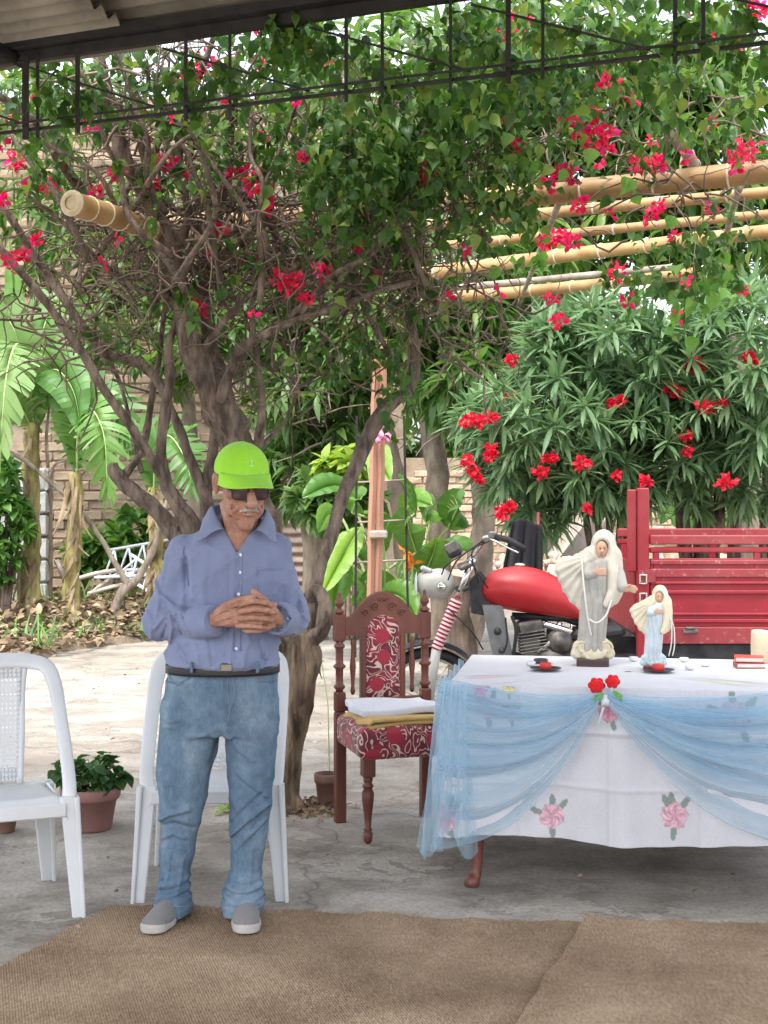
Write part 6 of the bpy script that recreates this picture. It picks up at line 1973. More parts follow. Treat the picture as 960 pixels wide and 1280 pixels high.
# instrument pod, yoke, bars
m_ = MB(); m_.box(m3(567, 688), (.085, .13, .075), rot=roty(rad(-28)), bevel=.015); m_.build('instrument_pod', MT['dark_metal'], tk)
m_ = MB(); m_.box(m3(565, 684, -.07), (.075, .012, .06), rot=roty(rad(-28)), bevel=.005); m_.build('pod_cover', MT['engine'], tk)
m_ = MB(); m_.box(m3(583, 706), (.10, .25, .03), rot=roty(rad(-20)), bevel=.01); m_.build('top_yoke', MT['engine'], tk)
m_ = MB(); m_.box(m3(578, 735), (.08, .24, .03), rot=roty(rad(-20)), bevel=.01); m_.build('lower_yoke', MT['dark_metal'], tk)
m_ = MB(); m_.prism([(-.05, -.14), (.06, -.16), (.07, .02), (.0, .10), (-.06, .04)], (1, 0, 0), (0, 0, 1), (0, 1, 0), m3(600, 735, .0), .09); m_.build('steering_head', MT['dark_metal'], tk)
for s in (-1, 1):
    C = crom([tuple(m3(584, 702, s * .04)), tuple(m3(600, 684, s * .10)), tuple(m3(606, 672, s * .19)), tuple(m3(622, 672, s * .27))], 6)
    m_ = MB(); m_.tube([Vector(c) for c in C], .012, 10); m_.build('handlebar', MT['chrome'], tk)
    m_ = MB(); m_.tube([m3(620, 671, s * .26), m3(636, 675, s * .32), m3(656, 686, s * .40)], [.017, .018, .017], 10); m_.build('grip', MT['black_rubber'], tk)
    m_ = MB(); m_.box(m3(616, 669, s * .245), (.05, .05, .045), bevel=.01); m_.build('switch_box', MT['engine'], tk)
    C = crom([tuple(m3(612, 673, s * .26)), tuple(m3(630, 682, s * .31)), tuple(m3(648, 691, s * .40))], 4)
    m_ = MB(); m_.tube([Vector(c) for c in C], .006, 6); m_.build('lever', MT['chrome'], tk)
for k, (a, b_, c_) in enumerate((((606, 674), (572, 700), (560, 725)), ((612, 676), (590, 690), (598, 728)), ((600, 680), (560, 705), (552, 718)), ((588, 700), (600, 720), (610, 735)), ((560, 760), (590, 790), (604, 812)))):
    C = crom([tuple(m3(*a, -.14)), tuple(m3(*b_, -.16)), tuple(m3(*c_, -.1))], 6)
    m_ = MB(); m_.tube([Vector(c) for c in C], .0045, 5); m_.build('cable', MT['black_rubber'], tk)
# tank: lofted sections
st_ = [(600, 739, 742, .012), (604, 726, 748, .07), (612, 717, 754, .10), (625, 711, 760, .125), (645, 707.5, 764, .14), (668, 710, 767, .145), (690, 718, 770, .135), (706, 729, 772.5, .12), (720, 744, 774.5, .10), (731, 760, 775.5, .07), (738, 771, 775, .02)]
C = crom(st_, 5)
m_ = MB(); n = 28; P = []
for c in C:
    pt, pb_ = m3(c[0], c[1]), m3(c[0], c[2])
    zc = pb_.z + (pt.z - pb_.z) * .46
    for k in range(n):
        a = 2 * math.pi * k / n
        ca_, sa = math.cos(a), math.sin(a)
        y = math.copysign(abs(ca_) ** .75, ca_) * c[3]
        hz = (pt.z - zc) if sa > 0 else (zc - pb_.z)
        z = zc + math.copysign(abs(sa) ** .9, sa) * hz
        if sa > .35: y *= 1 - .32 * (sa - .35)
        if sa < -.2: y *= 1 - .18 * (-.2 - sa)
        P.append((pt.x, MD + y, z))
F = [(i * n + k, (i + 1) * n + k, (i + 1) * n + (k + 1) % n, i * n + (k + 1) % n) for i in range(len(C) - 1) for k in range(n)]
F += [tuple(range(n)), tuple(range(len(C) * n - 1, (len(C) - 1) * n - 1, -1))]
m_.add(P, F); m_.build('fuel_tank', MT['red_tank'], tk)
m_ = MB(); m_.lathe([(.03, 0), (.03, .014), (.024, .02), (.001, .022)], 16, m3(650, 707.5) + Vector((0, 0, -.003))); m_.build('filler_cap', MT['chrome'], tk)
# frame plate, engine
m_ = MB(); m_.prism([(-.065, .14), (.05, .14), (.11, -.16), (.0, -.17)], (1, 0, 0), (0, 0, 1), (0, 1, 0), m3(617, 787, -.06), .03); pl_ = m_.build('frame_plate', MT['grey_frame'], tk)
for px, py, r in ((622, 789, .022), (627, 813, .018)):
    m_ = MB(); m_.lathe([(r, 0), (r, .008), (r * .6, .018), (.001, .02)], 14, m3(px, py, -.075), rotx(rad(90))); m_.build('bolt', MT['dark_metal'], pl_)
m_ = MB(); m_.box(m3(662, 783, -.02), (.15, .16, .075), rot=roty(rad(-10)), bevel=.015)
m_.box(m3(664, 812, -.02), (.11, .14, .16), rot=roty(rad(-8)), bevel=.01); m_.build('cylinder_head', MT['engine'], tk)
for k in range(7):
    m_ = MB(); m_.box(m3(663.5 + k * .4, 788 + k * 4, -.02), (.155, .18, .007), rot=roty(rad(-9)), bevel=.002); m_.build('cooling_fin', MT['engine'], tk)
m_ = MB()
for px, py, r, dy in ((700, 802, .075, -.1), (725, 812, .06, -.1), (690, 830, .09, -.1), (745, 800, .05, -.08)):
    m_.lathe([(.001, .03), (r * .35, .03), (r * .4, .02), (r * .75, .022), (r * .8, .012), (r, .0), (r, -.08)], 24, m3(px, py, dy), rotx(rad(90)))
m_.box(m3(712, 830, .0), (.34, .2, .2), bevel=.03); m_.box(m3(690, 790, .0), (.06, .06, .05), bevel=.01); m_.build('crankcase', MT['engine'], tk)
for a, b_, c_, r in (((700, 778), (690, 800), (672, 815), .016), ((640, 770), (645, 790), (640, 830), .01), ((715, 780), (712, 800), (730, 825), .008), ((735, 782), (728, 800), (738, 820), .008), ((680, 780), (700, 786), (715, 790), .02), ((632, 772), (634, 800), (630, 815), .005), ((655, 830), (640, 850), (660, 880), .022)):
    C = crom([tuple(m3(*a, -.08)), tuple(m3(*b_, -.1)), tuple(m3(*c_, -.08))], 6)
    m_ = MB(); m_.tube([Vector(c) for c in C], r, 8); m_.build('pipe', MT['chrome'] if r > .012 or r == .008 else MT['black_rubber'], tk)
m_ = MB(); m_.box(m3(745, 790, .0), (.30, .26, .07), rot=roty(rad(-6)), bevel=.025); m_.build('saddle', MT['black_rubber'], tk)
for a, b_ in (((604, 740), (760, 790)), ((620, 812), (780, 860)), ((640, 770), (760, 775))):
    m_ = MB(); m_.tube([m3(*a, .02), m3(*b_, .02)], .022, 8); m_.build('frame_tube', MT['dark_metal'], tk)
# cargo bed
BD = 8.05; BX0 = at(797, 0, BD).x; BX1 = BX0 + 1.75; BDF = BD + 1.15
def zz(py): return EYE - (py - HY) / FPX * BD
def bed(name, x0, x1, y0, y1, z0, z1, mat='red_bed', bev=.006):
    m_ = MB(); m_.box(((x0 + x1) / 2, (y0 + y1) / 2, (z0 + z1) / 2), (abs(x1 - x0), abs(y1 - y0), abs(z1 - z0)), bevel=bev)
    return m_.build(name, MT[mat], tk)
for y in (BD + .025, BDF - .03):
    bed('corner_post', BX0, BX0 + .065, y - .03, y + .03, .48, zz(610) if y < BD + .1 else zz(716))
    bed('corner_post', BX1 - .065, BX1, y - .03, y + .03, .48, zz(640))
bed('post_flange', BX0 - .055, BX0 - .002, BD + .01, BD + .035, zz(715), zz(612))
def side(y, sgn):
    f = y
    bed('top_rail', BX0 + .07, BX1, f, f + .045 , zz(681), zz(669), 'red_bed_worn')
    bed('top_rail', BX0 + .07, BX1, f + .006, f + .04, zz(691), zz(684))
    for x in (BX0 + .09, BX0 + .655, BX0 + 1.2):
        bed('rail_stanchion', x, x + .035, f + .008, f + .036, zz(712), zz(690), 'red_bed', .004)
    p = bed('side_panel', BX0 + .07, BX1, f + .012, f + .03, zz(796), zz(698) if sgn < 0 else zz(735))
    if sgn > 0: return
    for (a, b_, pr, mt) in ((700, 706, .012, 'red_bed_worn'), (711, 722, .010, 'red_bed_worn'), (727, 731, .012, 'red_bed'), (738, 743, .014, 'red_bed'), (766, 770, .012, 'red_bed'), (774, 779, .012, 'red_bed'), (784, 805, .02, 'red_bed_worn')):
        m_ = MB(); yy = f + .012 - pr / 2 if sgn < 0 else f + .03 + pr / 2
        m_.box(((BX0 + BX1) / 2 + .035, yy, (zz(a) + zz(b_)) / 2), (BX1 - BX0 - .075, pr, zz(a) - zz(b_)), bevel=.005)
        m_.build('pressed_rib', MT[mt], p)
side(BD, -1); side(BDF - .05, 1)
fp = bed('front_panel', BX0 - .012, BX0 + .008, BD + .06, BDF - .065, zz(793), zz(703))
bed('rear_panel', BX1 - .03, BX1 - .01, BD + .06, BDF - .065, zz(793), zz(700))
bed('bed_floor', BX0 + .01, BX1 - .03, BD + .03, BDF - .055, zz(800), zz(790), 'dark_metal')
for y in (BD + .1, BDF - .1): bed('chassis_rail', BX0 - .5, BX1, y, y + .07, .44, .56, 'dark_metal')
bed('under_guard', BX0 + .05, BX1 - .02, BD + .05, BD + .065, .42, zz(806), 'dark_metal')
for py in (724, 747):
    m_ = MB()
    for x in (-.018, .018): m_.box((BX0 + .03 + x, BD - .012, zz(py)), (.010, .012, .055), bevel=.003)
    for z in (-.024, .024): m_.box((BX0 + .03, BD - .0125, zz(py) + z), (.028, .011, .008), bevel=.002)
    m_.build('hinge', MT['chrome'], tk)
bed('hinge_plate', BX0 + .005, BX0 + .10, BD - .006, BD + .006, zz(728), zz(712), 'red_bed_worn', .002)
m_ = MB(); m_.box(at(863, 789, BD - .02), (.085, .02, .022), bevel=.005); m_.box(at(863, 785, BD - .03), (.06, .012, .012), bevel=.003); m_.build('latch', MT['engine'], tk)
for y in (BD + .12, BDF - .12):
    c = Vector((BX0 + 1.05, y, .27)); w2 = thing('wheel', c, None, None); w2.parent = tk; w2.location = c - wl(tk); wheel(w2, c, .27, .05, .06)
m_ = MB(); m_.tube([Vector((BX0 + 1.05, BD + .1, .27)), Vector((BX0 + 1.05, BDF - .1, .27))], .035, 10); m_.build('axle', MT['dark_metal'], tk)
# ------------------------------------------------------------------ statues on the table
def ceramic(name, c, c2, rough=.5):
    return rough_mat(name, c, c2, 18, rough, 60, .15, .002, spec=.4, lo=.3, hi=.7)
SM = {'skin': ceramic('painted_skin', (.50, .30, .20), (.60, .38, .26)), 'hair': plain('painted_hair', (.06, .035, .025), .6),
      'veilA': ceramic('cream_veil', (.50, .46, .38), (.66, .62, .53)), 'robeA': ceramic('grey_robe', (.31, .305, .28), (.46, .445, .40)),
      'baseA': ceramic('gilded_cloud', (.60, .52, .33), (.70, .66, .52)), 'plinthA': plain('dark_plinth', (.055, .028, .03), .5),
      'veilB': ceramic('gold_cream_veil', (.60, .50, .32), (.74, .68, .54)), 'robeB': ceramic('pale_blue_robe', (.42, .50, .56), (.60, .66, .70)),
      'baseB': ceramic('pale_blue_cloud', (.42, .58, .62), (.60, .72, .74)), 'plinthB': plain('maroon_plinth', (.20, .025, .03), .5)}
def statue(base, k, key, label, arm, h, name='robed_statue'):
    """base: world point; k: metres per 100 photo pixels of the large statue's drawing"""
    t = thing(name, base, label, 'statue')
    def S(px, row, dy=0.0): return (base.x + (px - 745) / 100 * k, base.y + dy * k / .338, base.z + (829 - row) / 100 * k)
    q = k / .338
    def grid(x0, x1, r0, r1, dep, hh=None): return Sdf(S(x0, r1, -dep), S(x1, r0, dep), (hh or h))
    m_ = MB(); c = S(743, 826); m_.box((c[0], c[1], c[2]), (.135 * q, .11 * q, .043 * q), rot=rotz(TA), bevel=.006 * q); m_.build('plinth', SM['plinth' + key], t)
    g = grid(712, 776, 786, 824, .09)
    for x, r, rr_ in ((743, 812, .05), (728, 806, .034), (758, 806, .034), (735, 800, .03), (752, 800, .03), (743, 816, .052), (724, 815, .03), (762, 815, .03)):
        g.ell(S(x, r), (rr_ * q, rr_ * q * 1.05, rr_ * .85 * q), .015 * q)
    for s in (-1, 1):
        for cx_, cr, r0 in ((15, 806, .028), (20, 815, .018), (8, 815, .02)):
            pts = []
            for j in range(16):
                a = j / 15 * 1.6 * 2 * math.pi; rr_ = r0 * q * (1 - .8 * j / 15)
                c = S(743 + s * cx_, cr, -.055)
                pts.append((c[0] + s * rr_ * math.cos(a), c[1] + .014 * q * abs(s * cx_) / 10, c[2] + rr_ * math.sin(a)))
            g.chain(pts, [.0055 * q] * 16, .004 * q)
    g.build('cloud_base', SM['base' + key], t)
    # robe
    g = grid(715, 785, 678, 812, .10)
    sec = []
    for row, cx_, hw, ry in ((810, 742, 19, .055), (795, 742, 16.5, .052), (770, 744, 17, .054), (748, 745.5, 18, .056), (728, 748, 18, .054), (708, 751, 19, .05), (699, 753, 16, .042), (695, 753.5, 9, .034), (693, 754, 6, .026)):
        p = S(cx_, row); sec.append((p[2], p[0], p[1], hw / 100 * k, ry * q))
    g.union(g._stack(sec))
    c = S(745, 740)
    ang_ = np.arctan2(g.Y - c[1], g.X - c[0])
    zrel = (g.Z - c[2]) / q
    g.F = g.F + (.0045 * q * np.sin(ang_ * 11 + 14 * zrel + 1.5 * np.sin(20 * zrel)) + .002 * q * np.sin(ang_ * 23 - 10 * zrel)) * np.clip(.6 - zrel * 2.2, .15, 1)
    if arm:
        g.chain([S(766, 700, -.01), S(774, 716, -.03), S(777, 730, -.05)], [.026 * q, .027 * q, .025 * q], .012 * q)
    g.chain([S(739, 700, -.01), S(733, 715, -.045), S(741, 714, -.062)], [.024 * q, .022 * q, .017 * q], .012 * q)
    g.build('robe', SM['robe' + key], t)
    # veil
    g = grid(692, 788, 655, 766, .10)
    g.ell(S(757, 681, .012), (.054 * q, .054 * q, .072 * q)); g.ell(S(760, 695, .02), (.06 * q, .045 * q, .05 * q), .02 * q)
    sh = S(741, 692, .0)
    rim_ = crom([(728, 697), (702, 707), (704, 720), (711, 737), (722, 751), (735, 760)], 4)
    for j, (x, r) in enumerate(rim_):
        g.cap(sh, S(x, r, .012 + .006 * (-1) ** j), .020 * q, .0105 * q, .022 * q)
    g.chain([S(768, 690, .0), S(774, 715, .005), S(775, 738, .0), S(770, 749, -.02)], [.026 * q, .022 * q, .020 * q, .014 * q], .015 * q)
    g.chain([S(765, 690, -.02), S(765, 712, -.04), S(765, 735, -.048), S(756, 752, -.055)], [.020 * q, .020 * q, .018 * q, .010 * q], .03 * q)
    g.chain([S(745, 690, -.02), S(733, 700, -.03), S(727, 712, -.02)], [.014 * q, .012 * q, .008 * q], .010 * q)
    g.chain([S(770, 694, .0), S(771, 715, -.02), S(769, 738, -.03), S(762, 752, -.045)], [.026 * q, .026 * q, .022 * q, .014 * q], .03 * q)
    g.chain([S(757, 690, .05), S(752, 730, .05), S(748, 760, .045)], [.05 * q, .055 * q, .05 * q], .02 * q)
    g.cut(g._ell(S(753, 684, -.055), (.034 * q, .052 * q, .047 * q)), .01 * q)
    c = S(741, 692)
    rad_ = np.arctan2(g.Z - c[2], g.X - c[0])
    g.F = g.F + .0022 * q * np.sin(rad_ * 26) * (g.X < c[0])
    g.build('veil', SM['veil' + key], t)
    # face and hands
    g = grid(736, 775, 664, 710, .08, h * .7)
    g.ell(S(753.5, 683, -.006), (.028 * q, .032 * q, .040 * q)); g.ell(S(752.5, 690, -.018), (.017 * q, .018 * q, .020 * q), .012 * q)
    g.cap(S(753, 684, -.036), S(752.7, 687, -.041), .004 * q, .0055 * q, .006 * q)
    g.cap(S(753.5, 690, -.004), S(754, 704, .0), .018 * q, .020 * q, .008 * q)
    g.cut(g._ell(S(751, 683.2, -.04), (.006 * q, .008 * q, .004 * q)), .004 * q); g.cut(g._ell(S(756, 682.6, -.04), (.006 * q, .008 * q, .004 * q)), .004 * q)
    g.build('face', SM['skin'], t)
    if arm:
        g = grid(776, 800, 722, 742, .10, h * .7)
        g.ell(S(783, 733, -.062), (.022 * q, .010 * q, .013 * q), 0)
        for dr, dx in ((729, 793), (731.5, 795), (734, 795), (736.5, 793)): g.chain([S(785, 731 + (dr - 731) * .6, -.062), S(790, dr, -.068), S(dx, dr + .6, -.066)], [.0055 * q, .0052 * q, .004 * q], .003 * q)
        g.chain([S(781, 730, -.068), S(786, 727.5, -.074)], [.006 * q, .0045 * q], .004 * q)
        g.build('hand', SM['skin'], t)
    g = grid(736, 762, 700, 722, .10, h * .7)
    g.ell(S(744, 712, -.073), (.018 * q, .009 * q, .012 * q), 0)
    for dr in (708.5, 710.8, 713, 715): g.chain([S(747, dr + .4, -.076), S(752, dr - .6, -.078), S(756, dr - .2, -.074)], [.0052 * q, .005 * q, .004 * q], .003 * q)
    g.chain([S(744, 708, -.074), S(748, 705, -.074)], [.0055 * q, .0045 * q], .003 * q)
    g.build('hand', SM['skin'], t)
    g = grid(738, 772, 664, 700, .06, h * .7)
    g.ell(S(754, 680.5, .0), (.034 * q, .034 * q, .040 * q)); g.cut(g._ell(S(752.5, 686, -.035), (.025 * q, .04 * q, .040 * q)), .006 * q)
    g.build('hair', SM['hair'], t)
    m_ = MB()
    for sx in (-1, 1):
        c = S(753.4 + sx * 2.6, 683.4, -.0365); m_.lathe([(.001, .0012 * q), (.004 * q, .0)], 8, c, rotx(rad(90)), cap=False)
    c = S(752.6, 691.2, -.037); m_.box(c, (.014 * q, .003 * q, .003 * q), bevel=.001 * q)
    m_.build('painted_features', plain('painted_dark', (.16, .04, .035), .5), t)
    m_ = MB()
    C = crom([S(727, 697, -.045), S(729, 730, -.07), S(733, 765, -.075), S(738, 790, -.07)] if arm else [S(772, 716, -.05), S(776, 740, -.06), S(775, 775, -.065), S(770, 800, -.06)], 8)
    m_.tube([Vector(c) for c in C], .0042 * q, 6)
    C = crom([S(735, 770, -.075), S(745, 774, -.078), S(756, 765, -.075), S(763, 746, -.072)] if arm else [S(772, 716, -.05), S(781, 745, -.05), S(782, 780, -.05), S(778, 800, -.05)], 8)
    m_.tube([Vector(c) for c in C], .0042 * q, 6)
    m_.build('rosary_cord', plain('white_cord', (.70, .68, .62), .6), t)
    return t
b1 = on(743, 831, TH + .006); b1.z = TH + .006
statue(b1, 1 / (1800 / b1.y) * 100, 'A', 'large robed woman statue in grey with cream veil and outstretched hand on gilded cloud', True, .0042)
b2 = on(818, 837, TH + .006); b2.z = TH + .006
statue(b2, .626 * 100 * b2.y / 1800, 'B', 'small robed woman statue in pale blue with golden cream veil', False, .003)

# ------------------------------------------------------------------ the man
MDp = 5.06
def mp(px, py, dd=0.0): return tuple(at(px, py, MDp + dd))
def px2(v): return v * MDp / FPX
def mz(row): return EYE - (row - HY) * MDp / FPX
def fold2d(g, pts, A, w, lo=None):
    """draw a fold (A>0 proud, A<0 sunken) along a polyline on the front of a cloth volume"""
    D = None
    for a, b_ in zip(pts[:-1], pts[1:]):
        a, b_ = np.array(mp(*a[:2]))[[0, 2]], np.array(mp(*b_[:2]))[[0, 2]]
        d = b_ - a; q = float(d @ d) + 1e-9
        t = np.clip(((g.X - a[0]) * d[0] + (g.Z - a[1]) * d[1]) / q, 0, 1)
        e = (g.X - a[0] - d[0] * t) ** 2 + (g.Z - a[1] - d[1] * t) ** 2
        D = e if D is None else np.minimum(D, e)
    msk = 1.0 if lo is None else (g.Y < lo)
    g.F = g.F - A * np.exp(-D / (w * w)) * msk
def waves(g, amp, ks, seed):
    rr = np.random.RandomState(seed)
    W = 0
    for k in ks:
        d = rr.normal(size=3); d /= np.linalg.norm(d)
        w_ = np.sin(.5 * k * (d[0] * g.X + d[1] * g.Y + d[2] * g.Z) + rr.uniform(0, 6) + 1.5 * np.sin(.42 * k * (d[1] * g.X - d[0] * g.Z) + rr.uniform(0, 6)))
        W = W + (2 * np.sqrt(np.abs(w_) + .02) - 1.2)
    g.F = g.F + amp * W / len(ks)

def skin_mat():
    m, N, L, b = nt('weathered_skin')
    v = coords(N, L)
    n1 = noise_n(N, L, v, 11, 6, .6); n2 = noise_n(N, L, v, 70, 5, .7)
    r = ramp(N, [(.3, (.29, .13, .085)), (.52, (.40, .205, .14)), (.72, (.50, .285, .205))]); L.new(n1, r.inputs[0])
    r2 = ramp(N, [(.3, (.80, .74, .70)), (.65, (1.06, 1.05, 1.05))]); L.new(n2, r2.inputs[0])
    L.new(mixc(N, L, 1.0, r.outputs[0], r2.outputs[0], 'MULTIPLY'), b.inputs['Base Color'])
    b.inputs['Roughness'].default_value = .52
    b.inputs['Subsurface Weight'].default_value = .12
    b.inputs['Subsurface Radius'].default_value = (.012, .005, .003)
    b.inputs['Subsurface Scale'].default_value = .4
    bump_n(N, L, b, mathn(N, L, 'ADD', noise_n(N, L, coords(N, L, (1, 1, 2.2)), 42, 5, .6, .8), mathn(N, L, 'MULTIPLY', n2, .5)), .8, .006)
    return m
MT['skin'] = skin_mat()
MT['shirt'] = fabric('blue_shirt_cotton', (.20, .232, .355), .10, 900, .12, .85, fold=.30)
MT['denim'] = None
def denim():
    m, N, L, b = nt('faded_denim')
    v = coords(N, L)
    n1 = noise_n(N, L, coords(N, L, (1, 1, .45)), 7, 6, .6)
    n2 = noise_n(N, L, coords(N, L, (1, 1, .12)), 420, 3, .6)
    n3 = noise_n(N, L, v, 26, 6, .65)
    r = ramp(N, [(.3, (.08, .125, .18)), (.5, (.13, .19, .26)), (.72, (.23, .295, .355))]); L.new(n1, r.inputs[0])
    r2 = ramp(N, [(.3, (.78, .80, .82)), (.7, (1.16, 1.15, 1.13))]); L.new(n2, r2.inputs[0])
    c = mixc(N, L, 1.0, r.outputs[0], r2.outputs[0], 'MULTIPLY')
    r3 = ramp(N, [(.35, (.84, .85, .86)), (.68, (1.12, 1.12, 1.12))]); L.new(n3, r3.inputs[0])
    c = mixc(N, L, 1.0, c, r3.outputs[0], 'MULTIPLY')
    L.new(c, b.inputs['Base Color']); b.inputs['Roughness'].default_value = .92; b.inputs['Specular IOR Level'].default_value = .1
    p = bump_n(N, L, b, n2, .25, .0012)
    bump_n(N, L, b, noise_n(N, L, coords(N, L, (1, 1, .7)), 20, 5, .6, .8), .35, .012, p)
    return m
MT['denim'] = denim()
MT['denim_seam'] = plain('denim_seam', (.17, .22, .27), .9)
MT['shirt_seam_shade'] = plain('shirt_seam_shade', (.135, .155, .27), .9)  # darker than the cotton: shadow along placket and pocket edges put into colour
MT['lime'] = fabric('lime_cap_cloth', (.31, .66, .04), .10, 700, .15, .8)
MT['grey_hair'] = rough_mat('grey_hair', (.22, .20, .18), (.50, .47, .44), 90, .8, 160, .6, .004, (1, 1, .4))

# --- body: head, neck, chest, hands, limbs inside the clothes: one mesh
HC = Vector(mp(302, 603, -.06)); HS = 1.09
HM = rotz(rad(23)) @ rotx(rad(14))
HMn = np.array(HM)
def hl_(x, y, z): return tuple(HC + HM @ (Vector((x, y, z)) * HS))
g = Sdf((HC.x - .155, HC.y - .17, mz(700)), (HC.x + .155, HC.y + .21, HC.z + .15), .0028)
def he(c, r, k): g.ell(hl_(*c), tuple(x * HS for x in r), k, HMn)
g.ell(hl_(0, .012, .035), tuple(x * HS for x in (.075, .094, .084)), 0, HMn)
he((0, -.028, -.034), (.060, .064, .088), .03)
he((0, -.045, -.094), (.044, .046, .038), .025)
he((0, -.078, -.120), (.022, .020, .018), .02)
for s in (-1, 1):
    he((s * .046, -.062, -.022), (.021, .020, .017), .02)
    he((s * .041, -.062, -.072), (.018, .022, .028), .02)
    he((s * .030, -.086, .020), (.024, .012, .009), .012)
he((0, -.085, -.064), (.030, .022, .018), .015)
g.cap(hl_(0, -.090, .006), hl_(0, -.122, -.038), .0100 * HS, .0170 * HS, .010)
for s in (-1, 1): he((s * .0165, -.106, -.043), (.0105, .0125, .0095), .006)
he((0, -.097, -.0785), (.021, .010, .0065), .006)
he((0, -.098, -.066), (.020, .010, .005), .006)
g.cut(g._cap(hl_(-.025, -.100, -.0735), hl_(.025, -.100, -.0735), .0028, .0028), .004)
for s in (-1, 1):
    g.cut(g._cap(hl_(s * .019, -.108, -.036), hl_(s * .038, -.088, -.086), .0050, .0040), .012)
    g.cut(g._cap(hl_(s * .046, -.074, -.060), hl_(s * .046, -.066, -.100), .003, .002), .014)
    g.cut(g._ell(hl_(s * .033, -.104, .001), (.018, .014, .011), HMn), .010)
    he((s * .033, -.078, .0), (.0145, .0125, .0115), .002)
    he((s * .0785, .012, -.008), (.010, .019, .034), .008)
    he((s * .084, .022, .004), (.006, .016, .024), .004)
    g.cut(g._ell(hl_(s * .089, .008, -.004), (.006, .009, .016), HMn), .004)
nb = Vector(mp(300, 684, .0))
g.cap(tuple(HC + Vector((-.002, .035, -.05))), tuple(nb + Vector((.0, .02, 0))), .059, .064, .03)
g.cap(tuple(HC + HM @ Vector((0, -.03, -.10))), tuple(nb + Vector((.004, -.035, .0))), .024, .030, .03)      # throat
for s in (-1, 1): g.cap(tuple(HC + HM @ Vector((s * .055, .03, -.085))), tuple(nb + Vector((s * .018, -.055, -.005))), .010, .011, .015)
g.ell(tuple(nb + Vector((0, .02, -.03))), (.13, .085, .055), .03)
Vh, Qh = g.mesh()
# hands
g = Sdf(mp(255, 800, -.36), (mp(360, 732, -.36)[0], MDp - .09, mp(300, 728, -.36)[2]), .0024)
def hp(x, y, d): return mp(x, y, d + .035)
def rot_el(c, r, ry, rz=0.0, k=.01): g.ell(c, r, k, np.array(rotz(rz) @ roty(ry)))
rot_el(hp(286, 769, -.262), (.052, .020, .040), 0.05, -.25, 0)
g.cap(hp(262, 776, -.205), hp(276, 772, -.24), .030, .028, .015)
rot_el(hp(334, 770, -.240), (.038, .022, .038), 0, .5, .012)
g.cap(hp(350, 775, -.195), hp(340, 772, -.225), .030, .027, .015)
RF = [([(299, 756, -.282), (316, 751, -.302), (331, 753, -.292), (337, 757, -.272)], .0098), ([(301, 764, -.288), (319, 761.5, -.306), (334, 763, -.294), (340, 766, -.274)], .0100),
      ([(300, 773, -.286), (318, 772, -.303), (333, 773.5, -.291), (339, 776, -.272)], .0096), ([(297, 782, -.280), (313, 782.5, -.294), (326, 784, -.284), (332, 785, -.27)], .0086)]
fk = None
for pts, r in RF:
    sd_ = None
    for a, b_, r1, r2 in zip(pts[:-1], pts[1:], (r * 1.06, r, r * .93), (r, r * .93, r * .8)):
        e = g._cap(hp(*a), hp(*b_), r1, r2); sd_ = e if sd_ is None else np.minimum(sd_, e)
    for kx in (0, 1, 2): sd_ = np.minimum(sd_, g._ell(hp(*pts[kx]), (r * 1.08, r * 1.12, r * 1.08)))
    g.union(sd_, .0012)
LF = [([(342, 756, -0.248), (327, 757.2, -0.278), (309, 759.2, -0.280), (303, 760.5, -0.272)], .0098), ([(344, 764, -0.250), (328, 767.0, -0.281), (309, 768.3, -0.281), (303, 769, -0.273)], .0098),
      ([(343, 773, -0.248), (327, 777, -0.278), (309, 777.5, -0.277), (303, 778, -0.270)], .0095), ([(341, 782, -0.242), (326, 788, -0.264), (310, 788.5, -0.264), (305, 788, -0.258)], .0086)]
for pts, r in LF:
    sd_ = None
    for a, b_, r1, r2 in zip(pts[:-1], pts[1:], (r * 1.1, r, r * .92), (r, r * .92, r * .8)):
        e = g._cap(hp(*a), hp(*b_), r1, r2); sd_ = e if sd_ is None else np.minimum(sd_, e)
    sd_ = np.minimum(sd_, g._ell(hp(*pts[0]), (r * 1.25, r * 1.25, r * 1.2)))
    g.union(sd_, .001)
g.chain([hp(281, 758, -.262), hp(299, 750, -.290), hp(316, 746, -.292)], [.0140, .0118, .0098], .006)
g.chain([hp(338, 760, -.250), hp(328, 748, -.280), hp(317, 739, -.284)], [.0135, .0115, .0095], .006)
for (a, b_) in (((268, 770), (284, 762)), ((270, 776), (290, 772)), ((275, 782), (292, 780)), ((280, 764), (296, 757))):
    g.chain([hp(*a, -.2635), hp((a[0] + b_[0]) / 2, (a[1] + b_[1]) / 2 - 1, -.2795), hp(*b_, -.294)], [.0022, .0028, .0025], .006)
Vn, Qn = g.mesh()
# limbs and trunk within the clothes
g = Sdf((mp(180, 0)[0], 4.80, .05), (mp(395, 0)[0], 5.28, 1.33), .012)
g.union(g._stack([(mz(r), at(c, 0, MDp).x, MDp + .01, px2(hw) - .035, ry - .02) for r, c, hw, ry in ((915, 277, 70, .10), (830, 279, 66, .11), (770, 282, 62, .11), (700, 287, 62, .09))]))
for s, pts in ((0, [mp(232, 700, 0.02), mp(200, 779, -.01), mp(266, 776, -.17)]), (1, [mp(341, 698, 0.02), mp(364, 772, -.0), mp(346, 773, -.16)])): g.chain(pts, [.038, .036, .028], .02)
g.chain([mp(240, 890), mp(228, 1010), mp(217, 1125, .02)], [.07, .055, .035], .02); g.chain([mp(313, 890), mp(311, 1010), mp(304, 1125, .02)], [.07, .055, .035], .02)
for pts in ((mp(217, 1125, .02), (-.745, 5.04, .06)), (mp(304, 1125, .02), (-.486, 5.04, .06))): g.cap(*pts, .035, .03, .02)
Vb, Qb = g.mesh()
